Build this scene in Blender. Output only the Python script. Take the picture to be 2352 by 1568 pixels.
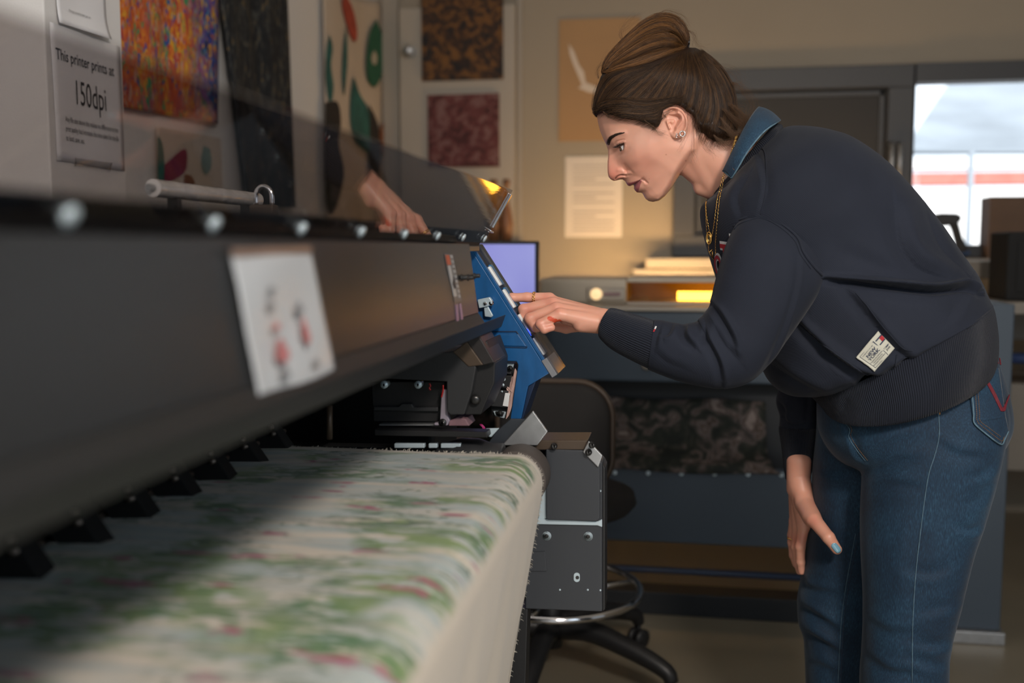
import bpy, bmesh, math, random
import numpy as np
from mathutils import Vector, Matrix
from mathutils.bvhtree import BVHTree

scene = bpy.context.scene
COL = scene.collection
for o in list(bpy.data.objects): bpy.data.objects.remove(o, do_unlink=True)
random.seed(7); RNG = np.random.default_rng(7)

# ------------------------------------------------------------------ camera
EYE = 1.20
PITCH, YAW = math.radians(5.296), math.radians(9.49)
cam_d = bpy.data.cameras.new('camera'); cam = bpy.data.objects.new('camera', cam_d); COL.objects.link(cam)
cam.location = (0, 0, EYE); cam.rotation_euler = (math.radians(90) - PITCH, 0, YAW)
cam_d.sensor_width = 36; cam_d.lens = 35; cam_d.clip_start = 0.02; cam_d.clip_end = 200
cam_d.dof.use_dof = True; cam_d.dof.focus_distance = 1.74; cam_d.dof.aperture_fstop = 2.2
scene.camera = cam
FPX = 2352 * 35 / 36.0
RM = np.array(cam.rotation_euler.to_matrix())
CAM = np.array([0, 0, EYE])

# ------------------------------------------------------------------ world, lights, exposure
scene.view_settings.view_transform = 'Standard'; scene.view_settings.look = 'None'
scene.view_settings.gamma = 1; scene.view_settings.use_curve_mapping = False
scene.view_settings.exposure = 0.0
wd = bpy.data.worlds.new('world'); scene.world = wd; wd.use_nodes = True
wn = wd.node_tree.nodes; wl = wd.node_tree.links
bg = wn['Background']; bg.inputs[0].default_value = (0.80, 0.90, 1.0, 1); bg.inputs[1].default_value = 0.34

def area(name, loc, target, size, power, color, size_y=None):
    l = bpy.data.lights.new(name, 'AREA'); l.energy = power; l.color = color; l.size = size
    if size_y: l.shape = 'RECTANGLE'; l.size_y = size_y
    o = bpy.data.objects.new(name, l); COL.objects.link(o); o.location = loc
    d = Vector(target) - Vector(loc); o.rotation_euler = d.to_track_quat('-Z', 'Y').to_euler()
    return o
# the photographer's bounce light, high behind the camera to its right
area('key_light', (0.75, -0.55, 2.30), (0.1, 1.85, 1.15), 0.34, 49, (1.0, 0.90, 0.81))
# cool daylight from a window behind the camera on the right
area('window_light', (1.9, -0.6, 1.9), (-0.45, 0.9, 0.9), 1.0, 11, (0.74, 0.88, 1.0), 1.0)
area('pillar_fill', (-.7, -1.2, 2.3), (-1.4, 2.2, 1.6), .8, 9, (0.88, 0.94, 1.0), .6)  # unseen cool fill added to brighten the left pillar
# ceiling fixtures
area('ceiling_light', (0.9, 3.0, 2.75), (0.9, 3.0, 0.0), 1.4, 0.4, (1.0, 0.84, 0.66), 0.3)
area('ceiling_light_near', (-0.6, 2.4, 2.75), (-0.6, 2.4, 0.0), 1.0, 2, (1.0, 0.93, 0.86), 0.3)

# ------------------------------------------------------------------ geometry helpers
def ray(px, py):
    d = np.array([(px - 1176) / FPX, (784 - py) / FPX, -1.0])
    return RM @ d
def AY(px, py, Y):
    d = ray(px, py); return CAM + d * (Y / d[1])
def AX(px, py, X):
    d = ray(px, py); return CAM + d * (X / d[0])
def AZ(px, py, Z):
    d = ray(px, py); return CAM + d * ((Z - EYE) / d[2])
def AYv(px, py, Y):
    """vectorised AY"""
    px = np.asarray(px, float); py = np.asarray(py, float)
    d = np.stack([(px - 1176) / FPX, (784 - py) / FPX, -np.ones_like(px)], -1) @ RM.T
    return CAM + d * (np.asarray(Y) / d[..., 1])[..., None]
def PX(P):
    """world point(s) to photo pixels"""
    q = (np.asarray(P) - CAM) @ RM
    return np.stack([1176 + FPX * q[..., 0] / -q[..., 2], 784 - FPX * q[..., 1] / -q[..., 2]], -1)

def tag(o, label=None, cat=None, group=None, kind=None):
    if label: o['label'] = label
    if cat: o['category'] = cat
    if group: o['group'] = group
    if kind: o['kind'] = kind
    return o
def empty(name, loc=(0, 0, 0)):
    o = bpy.data.objects.new(name, None); COL.objects.link(o); o.location = loc
    o.empty_display_size = 0.05
    return o
def mesh_obj(name, verts, faces, mat, parent=None, smooth=False, attr=None, uv=None):
    me = bpy.data.meshes.new(name)
    verts = np.asarray(verts, dtype=np.float32).reshape(-1, 3)
    if isinstance(faces, np.ndarray) and faces.ndim == 2:
        nf, k = faces.shape
        me.vertices.add(len(verts)); me.vertices.foreach_set('co', verts.ravel())
        me.loops.add(nf * k); me.loops.foreach_set('vertex_index', faces.astype(np.int32).ravel())
        me.polygons.add(nf); me.polygons.foreach_set('loop_start', np.arange(0, nf * k, k, dtype=np.int32))
        try: me.polygons.foreach_set('loop_total', np.full(nf, k, dtype=np.int32))
        except Exception: pass
        me.update(calc_edges=True); me.validate()
    else:
        me.from_pydata([tuple(map(float, v)) for v in verts], [], [tuple(int(i) for i in f) for f in faces]); me.update()
    if smooth: me.polygons.foreach_set('use_smooth', np.ones(len(me.polygons), dtype=bool))
    if attr is not None and len(me.vertices) == len(attr):
        a = me.color_attributes.new('Col', 'FLOAT_COLOR', 'POINT')
        c = np.ones((len(attr), 4), dtype=np.float32); c[:, :attr.shape[1]] = attr
        a.data.foreach_set('color', c.ravel())
    if uv is not None and len(me.vertices) == len(uv):
        l = me.uv_layers.new(name='UVMap'); vi = np.zeros(len(me.loops), dtype=np.int32)
        me.loops.foreach_get('vertex_index', vi); l.data.foreach_set('uv', np.asarray(uv, dtype=np.float32)[vi].ravel())
    if mat: me.materials.append(mat)
    o = bpy.data.objects.new(name, me); COL.objects.link(o)
    if parent: o.parent = parent; o.matrix_parent_inverse = Matrix.Translation(-parent.location)
    return o
class MB:
    """collects boxes, tubes, prisms into one mesh"""
    def __init__(s): s.v = []; s.f = []
    def add(s, v, f):
        n = len(s.v); s.v += [tuple(map(float, p)) for p in v]; s.f += [tuple(i + n for i in q) for q in f]; return s
    def box(s, a, b, bev=0):
        x0, y0, z0 = a; x1, y1, z1 = b
        x0, x1 = min(x0, x1), max(x0, x1); y0, y1 = min(y0, y1), max(y0, y1); z0, z1 = min(z0, z1), max(z0, z1)
        if bev <= 0:
            v = [(x0,y0,z0),(x1,y0,z0),(x1,y1,z0),(x0,y1,z0),(x0,y0,z1),(x1,y0,z1),(x1,y1,z1),(x0,y1,z1)]
            return s.add(v, [(0,3,2,1),(4,5,6,7),(0,1,5,4),(1,2,6,5),(2,3,7,6),(3,0,4,7)])
        bm = bmesh.new(); bmesh.ops.create_cube(bm, size=1)
        for w in bm.verts: w.co = ((x0+x1)/2 + w.co.x*(x1-x0), (y0+y1)/2 + w.co.y*(y1-y0), (z0+z1)/2 + w.co.z*(z1-z0))
        bmesh.ops.bevel(bm, geom=bm.edges[:], offset=bev, segments=3, profile=0.5, affect='EDGES')
        bm.verts.index_update(); s.add([w.co[:] for w in bm.verts], [[w.index for w in f.verts] for f in bm.faces]); bm.free(); return s
    def prism(s, poly, off):
        """poly: list of 3-D points (a planar outline), swept by off"""
        n = len(poly); off = np.asarray(off, float); P = [np.asarray(p, float) for p in poly]
        v = P + [p + off for p in P]
        return s.add(v, [tuple(range(n))[::-1], tuple(range(n, 2*n))] + [(i, (i+1) % n, n + (i+1) % n, n + i) for i in range(n)])
    def tube(s, pts, r, n=10, caps=True, closed=False):
        P = [np.asarray(p, float) for p in pts]; m = len(P)
        rr = [r] * m if np.isscalar(r) else list(r)
        up = None; rings = []
        for i in range(m):
            if closed: t = P[(i+1) % m] - P[i-1]
            else: t = P[min(i+1, m-1)] - P[max(i-1, 0)]
            t = t / (np.linalg.norm(t) + 1e-12)
            if up is None:
                a = np.array([0, 0, 1.0]) if abs(t[2]) < .9 else np.array([1.0, 0, 0])
                up = a - t * (a @ t)
            else: up = up - t * (up @ t)
            up /= np.linalg.norm(up) + 1e-12; sd = np.cross(t, up)
            rings.append([P[i] + rr[i] * (math.cos(2*math.pi*k/n) * up + math.sin(2*math.pi*k/n) * sd) for k in range(n)])
        v = [q for g in rings for q in g]; f = []
        for i in range(m if closed else m - 1):
            j = (i + 1) % m
            for k in range(n): f.append((i*n+k, i*n+(k+1) % n, j*n+(k+1) % n, j*n+k))
        if caps and not closed: f.append(tuple(range(n))[::-1]); f.append(tuple((m-1)*n + k for k in range(n)))
        return s.add(v, f)
    def lathe(s, c, axis, prof, n=24):
        """prof: list of (along, radius) about axis through c"""
        c = np.asarray(c, float); axis = np.asarray(axis, float) / np.linalg.norm(axis)
        return s.tube([c + axis * a for a, _ in prof], [max(r, 1e-5) for _, r in prof], n)
    def build(s, name, mat, parent=None, smooth=False, bevel=0, auto=False):
        o = mesh_obj(name, s.v, s.f, mat, parent, smooth)
        bm = bmesh.new(); bm.from_mesh(o.data)
        bmesh.ops.recalc_face_normals(bm, faces=bm.faces); bm.to_mesh(o.data); bm.free()
        if bevel:
            m = o.modifiers.new('bevel', 'BEVEL'); m.width = bevel; m.segments = 3; m.limit_method = 'ANGLE'
        if auto:
            for p in o.data.polygons: p.use_smooth = True
            bm = bmesh.new(); bm.from_mesh(o.data)
            for e in bm.edges:
                if len(e.link_faces) == 2 and e.calc_face_angle(0) > math.radians(32): e.smooth = False
            bm.to_mesh(o.data); bm.free()
        return o

def catmull(P, n):
    """resample control rows P (k,d) to n rows with a Catmull-Rom spline"""
    P = np.asarray(P, float); k = len(P)
    if k == 2: return P[0] + (P[1]-P[0]) * np.linspace(0, 1, n)[:, None]
    Q = np.vstack([2*P[0]-P[1], P, 2*P[-1]-P[-2]])
    t = np.linspace(0, k-1-1e-9, n); i = t.astype(int); u = (t - i)[:, None]
    a, b, c, d = Q[i], Q[i+1], Q[i+2], Q[i+3]
    return .5*((2*b) + (-a+c)*u + (2*a-5*b+4*c-d)*u**2 + (-a+3*b-3*c+d)*u**3)
def text_mesh(s, size=1.0, align='LEFT', bold=0.0):
    cu = bpy.data.curves.new('t', 'FONT'); cu.body = s; cu.size = size; cu.align_x = align; cu.offset = bold; cu.resolution_u = 4
    o = bpy.data.objects.new('t', cu); COL.objects.link(o)
    bpy.context.view_layer.update()
    me = bpy.data.meshes.new_from_object(o.evaluated_get(bpy.context.evaluated_depsgraph_get()))
    v = np.array([q.co[:] for q in me.vertices]).reshape(-1, 3); f = [tuple(p.vertices) for p in me.polygons]
    bpy.data.objects.remove(o, do_unlink=True); bpy.data.meshes.remove(me)
    return v, f
def bvh_of(o):
    me = o.data; return BVHTree.FromPolygons([v.co[:] for v in me.vertices], [p.vertices[:] for p in me.polygons])
def cast(bvh, px, py, off=0.0):
    d = Vector(ray(px, py)).normalized(); h = bvh.ray_cast(Vector(CAM), d)
    if h[0] is None: return None
    n = h[1] if h[1].dot(d) < 0 else -h[1]
    return np.array(h[0] + n * off)
def cast_line(bvh, pts, off=0.0, n=40):
    out = []
    for p in catmull(pts, n):
        q = cast(bvh, p[0], p[1], off)
        if q is not None and (not out or np.linalg.norm(q - out[-1]) < 0.05): out.append(q)
    return out

# ------------------------------------------------------------------ materials
def mat(name, color, rough=0.5, metal=0.0, spec=0.5, bump=None, var=None, coat=0, sheen=0, attr=False, emit=None, sss=0, alpha=None, trans=0):
    m = bpy.data.materials.new(name); m.use_nodes = True; nt = m.node_tree; N = nt.nodes; L = nt.links
    b = N['Principled BSDF']
    c = tuple(color[:3]) + (1,)
    b.inputs['Base Color'].default_value = c; b.inputs['Roughness'].default_value = rough
    b.inputs['Metallic'].default_value = metal; b.inputs['Specular IOR Level'].default_value = spec
    if coat: b.inputs['Coat Weight'].default_value = coat; b.inputs['Coat Roughness'].default_value = 0.05
    if sheen: b.inputs['Sheen Weight'].default_value = sheen; b.inputs['Sheen Roughness'].default_value = 0.4
    if trans: b.inputs['Transmission Weight'].default_value = trans
    if sss:
        b.inputs['Subsurface Weight'].default_value = sss; b.inputs['Subsurface Radius'].default_value = (1.0, 0.35, 0.2); b.inputs['Subsurface Scale'].default_value = 0.006
    if emit: b.inputs['Emission Color'].default_value = tuple(emit[0]) + (1,); b.inputs['Emission Strength'].default_value = emit[1]
    src = None
    if attr:
        a = N.new('ShaderNodeAttribute'); a.attribute_name = 'Col'; src = a.outputs['Color']; L.new(src, b.inputs['Base Color'])
    tc = N.new('ShaderNodeTexCoord')
    if var:  # (scale, amount[, stretch])
        no = N.new('ShaderNodeTexNoise'); no.inputs['Scale'].default_value = var[0]; no.inputs['Detail'].default_value = 5
        mp = N.new('ShaderNodeMapping'); L.new(tc.outputs['Object'], mp.inputs[0]); L.new(mp.outputs[0], no.inputs['Vector'])
        if len(var) > 2: mp.inputs['Scale'].default_value = var[2]
        mx = N.new('ShaderNodeMix'); mx.data_type = 'RGBA'; mx.blend_type = 'MULTIPLY'; mx.inputs['Factor'].default_value = 1
        rp = N.new('ShaderNodeMapRange'); rp.inputs[1].default_value = .25; rp.inputs[2].default_value = .75
        rp.inputs[3].default_value = 1 - var[1]; rp.inputs[4].default_value = 1 + var[1]
        L.new(no.outputs[0], rp.inputs[0]); L.new(rp.outputs[0], mx.inputs[7])
        if src: L.new(src, mx.inputs[6])
        else: mx.inputs[6].default_value = c
        L.new(mx.outputs[2], b.inputs['Base Color'])
    if bump:  # (scale, strength, distance[, stretch])
        no = N.new('ShaderNodeTexNoise'); no.inputs['Scale'].default_value = bump[0]; no.inputs['Detail'].default_value = 4
        mp = N.new('ShaderNodeMapping'); L.new(tc.outputs['Object'], mp.inputs[0]); L.new(mp.outputs[0], no.inputs['Vector'])
        if len(bump) > 3: mp.inputs['Scale'].default_value = bump[3]
        bp = N.new('ShaderNodeBump'); bp.inputs['Strength'].default_value = bump[1]; bp.inputs['Distance'].default_value = bump[2]
        L.new(no.outputs[0], bp.inputs['Height']); L.new(bp.outputs[0], b.inputs['Normal'])
    return m
def nodes_of(m): return m.node_tree.nodes, m.node_tree.links, m.node_tree.nodes['Principled BSDF']

M = {}
M['wall'] = mat('wall_paint', (.31, .262, .20), .75, bump=(180, .25, .002), var=(1.5, .04))
M['pillar'] = mat('pillar_paint', (.70, .68, .66), .7, bump=(220, .35, .002))
M['floor'] = mat('vinyl_floor', (.20, .175, .13), .35, var=(3, .12), bump=(40, .1, .002))
M['ceil'] = mat('ceiling_paint', (.6, .58, .54), .8, var=(2, .03))
M['door'] = mat('door_paint', (.37, .325, .27), .55, var=(2, .03))
M['frame_dark'] = mat('dark_frame_paint', (.045, .046, .05), .5, var=(4, .06))
M['blind'] = mat('dark_blind', (.040, .040, .041), .8, bump=(60, .15, .002), var=(5, .05))
M['sill'] = mat('sill_paint', (.32, .28, .23), .5, var=(3, .04))
M['cover'] = mat('grey_cover_paint', (.020, .021, .022), .28, bump=(900, .25, .0008), var=(6, .04))
M['lip'] = mat('grey_lip_paint', (.015, .016, .017), .4, bump=(900, .2, .0008))
M['black'] = mat('black_plastic', (.012, .012, .013), .45, bump=(700, .2, .0006), var=(9, .1))
M['black_matte'] = mat('black_matte', (.006, .006, .006), .85, var=(10, .1))
M['char'] = mat('charcoal_plastic', (.022, .023, .025), .5, bump=(1200, .3, .0006), var=(7, .06))
M['boxgrey'] = mat('charcoal_sheet_metal', (.035, .039, .046), .42, bump=(1400, .15, .0004), var=(5, .05))
M['brownmetal'] = mat('bronze_tinted_metal', (.085, .06, .042), .4, metal=.3, var=(6, .08))
M['blue'] = mat('blue_plastic', (.010, .085, .24), .33, bump=(500, .12, .0006), var=(22, .18, (3, 1, 1)))
M['bluelite'] = mat('light_blue_plastic', (.035, .17, .36), .3, var=(20, .12))
M['bluedark'] = mat('dark_blue_plastic', (.008, .022, .06), .4, var=(15, .1))
M['steel'] = mat('brushed_steel', (.42, .43, .44), .42, metal=.85, bump=(80, .15, .001, (1, 1, 25)), var=(60, .12, (1, 8, 1)))
M['chrome'] = mat('chrome', (.8, .8, .82), .12, metal=1, var=(3, .02))
M['clip'] = mat('dull_clip', (.16, .13, .11), .4, metal=.6, var=(20, .1))
M['zinc'] = mat('pale_zinc', (.55, .66, .72), .35, metal=.35, var=(8, .05))
M['screw'] = mat('dark_screw', (.06, .06, .06), .3, metal=.8, var=(40, .1))
M['white'] = mat('white_plastic', (.78, .80, .80), .35, var=(12, .04))
M['rubber'] = mat('foam_rubber', (.075, .062, .056), .75, bump=(600, .3, .0008), var=(10, .1))
M['gold'] = mat('gold', (.85, .52, .16), .22, metal=1, var=(30, .05))
M['silver'] = mat('silver', (.85, .83, .8), .18, metal=1, var=(30, .04))
M['paper'] = mat('paper', (.74, .73, .74), .45, coat=.35, var=(4, .03))
M['ink'] = mat('black_ink', (.035, .033, .035), .6, var=(60, .05))
M['nail'] = mat('blue_nail_polish', (.20, .42, .55), .15, coat=.8, var=(20, .03))
M['wood'] = mat('brown_wood', (.16, .07, .03), .5, var=(14, .25, (6, 1, 1)))
M['brick'] = mat('pale_machine_paint', (.42, .36, .28), .5, var=(4, .04))
M['bgblue'] = mat('blue_grey_machine_paint', (.050, .070, .095), .5, var=(2.5, .08))
M['bgdark'] = mat('dark_machine_paint', (.012, .014, .017), .6, var=(3, .1))
M['fabricseat'] = mat('black_mesh_fabric', (.012, .011, .011), .8, bump=(900, .5, .001), var=(12, .1))

# tinted clear acrylic: transparent body with real mirror-like Fresnel reflection
def acrylic(name, tint, gloss=1.0, rough=0.012):
    m = bpy.data.materials.new(name); m.use_nodes = True; nt = m.node_tree; N = nt.nodes; L = nt.links
    N.remove(N['Principled BSDF']); out = N['Material Output']
    tr = N.new('ShaderNodeBsdfTransparent'); tr.inputs[0].default_value = tuple(tint) + (1,)
    gl = N.new('ShaderNodeBsdfGlossy'); gl.inputs[0].default_value = (gloss, gloss, gloss, 1); gl.inputs['Roughness'].default_value = rough
    # same Fresnel on both faces of the sheet (thin slab, light passes straight through)
    fr = N.new('ShaderNodeFresnel'); ge = N.new('ShaderNodeNewGeometry'); io = N.new('ShaderNodeMapRange')
    io.inputs[3].default_value = 1.49; io.inputs[4].default_value = 1/1.49; L.new(ge.outputs['Backfacing'], io.inputs[0]); L.new(io.outputs[0], fr.inputs[0])
    no = N.new('ShaderNodeTexNoise'); no.inputs['Scale'].default_value = 14
    bp = N.new('ShaderNodeBump'); bp.inputs['Strength'].default_value = .03; bp.inputs['Distance'].default_value = .002; L.new(no.outputs[0], bp.inputs['Height']); L.new(bp.outputs[0], gl.inputs['Normal'])
    mx = N.new('ShaderNodeMixShader'); L.new(fr.outputs[0], mx.inputs[0]); L.new(tr.outputs[0], mx.inputs[1]); L.new(gl.outputs[0], mx.inputs[2])
    L.new(mx.outputs[0], out.inputs[0]); return m
M['lid'] = acrylic('tinted_acrylic', (.66, .63, .62))
M['clear'] = acrylic('clear_acrylic', (.80, .80, .82), .8, .12)
M['glass'] = acrylic('window_glass', (.96, .97, .98))

# patterned cloth/paper: colour ramp over noise / voronoi in object space
def pattern(name, stops, scale=20, kind='noise', stretch=(1, 1, 1), rough=.8, detail=4, dist=0.0):
    m = mat(name, (.5, .5, .5), rough); N, L, b = nodes_of(m)
    tc = N.new('ShaderNodeTexCoord'); mp = N.new('ShaderNodeMapping'); mp.inputs['Scale'].default_value = stretch
    L.new(tc.outputs['Object'], mp.inputs[0])
    if kind == 'noise':
        t = N.new('ShaderNodeTexNoise'); t.inputs['Scale'].default_value = scale; t.inputs['Detail'].default_value = detail; t.inputs['Distortion'].default_value = dist; o = t.outputs[0]
    else:
        t = N.new('ShaderNodeTexVoronoi'); t.inputs['Scale'].default_value = scale; sp = N.new('ShaderNodeSeparateColor'); L.new(t.outputs['Color'], sp.inputs[0]); o = sp.outputs[0]
    L.new(mp.outputs[0], t.inputs['Vector'])
    r = N.new('ShaderNodeValToRGB'); r.color_ramp.interpolation = 'LINEAR' if kind == 'noise' else 'CONSTANT'
    e = r.color_ramp.elements
    while len(e) > 1: e.remove(e[-1])
    e[0].position = stops[0][0]; e[0].color = tuple(stops[0][1]) + (1,)
    for p, c in stops[1:]:
        q = e.new(p); q.color = tuple(c) + (1,)
    L.new(o, r.inputs[0]); L.new(r.outputs[0], b.inputs['Base Color'])
    return m

# ================================================================== the room
LX = -1.47          # left wall
BY = 4.80           # back wall
def struct(name, mb, m, **k): return tag(mb.build(name, m, **k), kind='structure')
struct('floor', MB().box((LX-.3, -3.2, -.1), (5.2, 5.4, 0)), M['floor'])
struct('ceiling', MB().box((LX-.3, -3.2, 2.9), (5.2, 5.2, 3.0)), M['ceil'])
struct('wall_left', MB().box((LX-.15, -3.2, 0), (LX, BY+.15, 2.9)), M['pillar'])
# pillar standing out of the left wall
pA = AY(108, 200, 1.90); PXX = pA[0]
yb = AX(287, 300, PXX)[1]
struct('trim_1', MB().box((LX-.01, 1.90, 0), (PXX, yb, 2.9), .004), M['pillar'])
# back wall with two openings: dark shuttered window and the bright one
wl0 = AY(1547, 400, BY)[0]; wl1 = AY(2062, 400, BY)[0]; wr0 = AY(2091, 380, BY)[0]; wr1 = 2.75
wz1 = AY(1800, 158, BY)[2]; wz0 = AY(1800, 590, BY)[2]
b_ = MB()
b_.box((LX, BY, 0), (wl0, BY+.15, 2.9)); b_.box((wl0, BY, 0), (wr1+.3, BY+.15, wz0)); b_.box((wl0, BY, wz1), (5.2, BY+.15, 2.9)); b_.box((wr1+.3, BY, 0), (5.2, BY+.15, wz1))
struct('wall_back', b_, M['wall'])
struct('wall_right', MB().box((5.2, .8, 0), (5.35, BY+.15, 2.9)), M['wall'])
# shallow projecting panel (boxed door leaf) left of the window wall
dx0 = AY(925, 300, BY)[0]; dx1 = AY(1187, 300, BY)[0]
struct('door_1', MB().box((dx0, BY-.05, 0), (dx1, BY, 2.35), .004), M['door'])
struct('trim_2', MB().box((dx0-.09, BY-.03, 0), (dx0-.01, BY, 2.45)).box((dx1+.005, BY-.02, 0), (dx1+.03, BY, 2.45)), M['sill'])
hz = AY(944, 120, BY-.05)
hd = MB().lathe((hz[0], BY-.05, hz[2]), (0, -1, 0), [(0, .028), (.006, .028), (.006, .012), (.04, .012), (.045, .024), (.06, .026), (.068, .016), (.07, 0)], 18)
h_ = hd.build('door_handle', M['steel'], bpy.data.objects['door_1'], auto=True)
# dark shuttered window
w1 = tag(empty('window_1', (wl0, BY-.02, wz0)), kind='structure')
b_ = MB(); fw = .10
b_.box((wl0, BY-.04, wz0), (wl1+.05, BY+.04, wz0+fw)); b_.box((wl0, BY-.04, wz1-fw), (wl1+.05, BY+.04, wz1)); b_.box((wl0, BY-.04, wz0+fw), (wl0+fw, BY+.04, wz1-fw)); b_.box((wl1-.06, BY-.04, wz0+fw), (wl1+.05, BY+.04, wz1-fw))
b_.build('window_frame', M['frame_dark'], w1, bevel=.004)
MB().box((wl0+fw, BY+.0, wz0+fw), (wl1-.06, BY+.02, wz1-fw)).build('blind', M['blind'], w1)
b_ = MB().box((wl0+fw+.012, BY-.012, wz0+fw+.012), (wl0+fw+.03, BY+.005, wz1-fw-.012)).box((wl1-.09, BY-.012, wz0+fw+.012), (wl1-.072, BY+.005, wz1-fw-.012)).box((wl0+fw+.012, BY-.012, wz1-fw-.03), (wl1-.072, BY+.005, wz1-fw-.012))
b_.build('blind_guide', M['frame_dark'], w1)
# bright window
w2 = tag(empty('window_2', (wr0, BY-.02, wz0)), kind='structure')
zt = AY(2200, 190, BY)[2]; zb = AY(2150, 562, BY)[2]
b_ = MB(); b_.box((wl1+.055, BY-.05, wz0), (wr0, BY+.05, wz1)); b_.box((wr0, BY-.05, zt), (wr1+.3, BY+.05, wz1)); b_.box((wr0, BY-.05, wz0), (wr1+.3, BY+.05, zb)); b_.box((wr1+.1, BY-.05, zb), (wr1+.3, BY+.05, zt))
b_.build('window_frame', M['frame_dark'], w2, bevel=.004)
MB().box((wr0, BY+.02, zb), (wr1+.1, BY+.026, zt)).build('pane', M['glass'], w2)
for px in (2043, 2062):
    q = AY(px, 375, BY-.05)
    MB().tube([(q[0], BY-.05, q[2]-.09), (q[0], BY-.095, q[2]-.08), (q[0], BY-.095, q[2]+.07), (q[0], BY-.05, q[2]+.09)], .011, 8).build('window_handle', M['steel'], w2, smooth=True)
struct('trim_3', MB().box((wl0-.12, BY-.16, wz0-.05), (3.3, BY-.0, wz0-.005), .004), M['sill'])
struct('trim_4', MB().box((wl0-.18, BY-.10, wz0-.16), (3.3, BY-.0, wz0-.055), .004), M['sill'])

# what stands outside the bright window
OY = 9.5
osky = tag(MB().box((-2, 16, -3), (14, 16.1, 9)).build('hazy_facade', pattern('hazy_facade_render', [(.3, (.55, .62, .70)), (.6, (.78, .84, .90))], .6)), 'pale hazy building filling the view behind the railing outside', 'building')
def outq(name, x0, y0, x1, y1, Y, m, label, cat, th=.25):
    a = AY(x0, y1, Y); b = AY(x1, y0, Y)
    return tag(MB().box((a[0], Y, a[2]), (b[0], Y+th, b[2])).build(name, m), label, cat)
M['ow'] = mat('white_render', (.95, .93, .90), .8, var=(3, .04)); M['or'] = mat('red_brick', (.50, .17, .13), .8, var=(9, .2)); M['og'] = mat('grey_roof', (.30, .34, .38), .6, var=(1.2, .25))
outq('white_parapet', 1900, 425, 3000, 640, OY, M['ow'], 'sunlit white parapet wall outside below the red brick band', 'wall')
outq('brick_band', 1900, 386, 3000, 426, OY+.05, M['or'], 'red brick course running outside between the white walls', 'brickwork')
outq('white_wall', 1900, 352, 3000, 390, OY+.1, M['ow'], 'white strip of wall outside just above the red brick band', 'wall')
b_ = MB(); r0 = AY(2100, 352, OY+.4); r1 = AY(3000, 352, OY+.4); r2 = AY(3000, 200, OY+3.5); r3 = AY(2195, 200, OY+3.5)
b_.prism([r0, r1, r2, r3], (0, .2, .15)); tag(b_.build('roof', M['og']), 'grey sloping glazed roof seen through the bright window', 'roof')
rail = tag(empty('railing', AY(2232, 420, 8.0)), 'thin grey metal railing standing outside the bright window', 'railing')
a = AY(2080, 349, 8.0); b = AY(3000, 347, 8.0)
MB().tube([a, b], .02, 8).build('rail', M['og'], rail, smooth=True)
for px in (2232, 2700):
    a = AY(px, 349, 8.0); MB().tube([a, (a[0], a[1], a[2]-1.6)], .024, 8).build('post', M['og'], rail, smooth=True)
ol = bpy.data.lights.new('daylight', 'SUN'); ol.energy = 9; ol.angle = .05; oo = bpy.data.objects.new('daylight', ol); COL.objects.link(oo)
oo.rotation_euler = Vector((-.25, 1.0, -.75)).to_track_quat('-Z', 'Y').to_euler()

# ------------------------------------------------------------------ things hung on the walls
def onwall(x0, y0, x1, y1, Y, th=.006):
    a = AY(x0, y1, Y); b = AY(x1, y0, Y); return MB().box((a[0], Y-th, a[2]), (b[0], Y, b[2]))
t = onwall(971, -60, 1156, 187, BY-.052, .014).build('print_panel', pattern('dark_amber_print', [(.40, (.012, .010, .011)), (.50, (.05, .022, .010)), (.60, (.16, .07, .018))], 22, dist=1.2)); tag(t, 'black and amber mottled print panel on the door, upper one', 'print')
t = onwall(985, 215, 1147, 385, BY-.052, .014).build('print_panel', pattern('dark_red_print', [(.36, (.05, .012, .012)), (.50, (.115, .028, .028)), (.62, (.17, .085, .08))], 26, dist=.8)); tag(t, 'square dark red mottled print panel on the door, lower one', 'print')
bp_ = tag(empty('brown_poster', AY(1376, 325, BY-.003)), 'tan brown poster with a small white bird mark on the back wall', 'poster')
onwall(1283, 39, 1471, 325, BY-.003, .004).build('sheet', mat('tan_paper', (.36, .205, .085), .6, var=(6, .06)), bp_)
bd = [(1306,100),(1318,118),(1330,150),(1341,165),(1345,190),(1372,200),(1376,215),(1352,212),(1336,205),(1328,203),(1337,195),(1330,178),(1318,150),(1309,125)]
MB().prism([AY(u, v, BY-.0075) for u, v in bd], (0, -.0012, 0)).build('bird_mark', mat('pale_mark', (.62, .52, .42), .6, var=(9, .04)), bp_)
dc = tag(empty('notice_sheet', AY(1362, 545, BY-.003)), 'white printed document sheet taped to back wall below the tan poster', 'paper')
onwall(1298, 358, 1430, 545, BY-.003, .002).build('sheet', mat('notice_paper', (.62, .56, .50), .6, var=(8, .03)), dc)
b_ = MB()
for k in range(15):
    v = 378 + k*10.6
    if k in (5, 9): continue
    a = AY(1316, v+3.2, BY-.0056); b = AY(1316 + (95 if k % 4 != 3 else 52), v, BY-.0056); b_.box((a[0], a[1]-.0006, a[2]), (b[0], a[1], b[2]))
b_.build('text_line', mat('faded_ink', (.30, .26, .24), .7, var=(30, .1)), dc)

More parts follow.
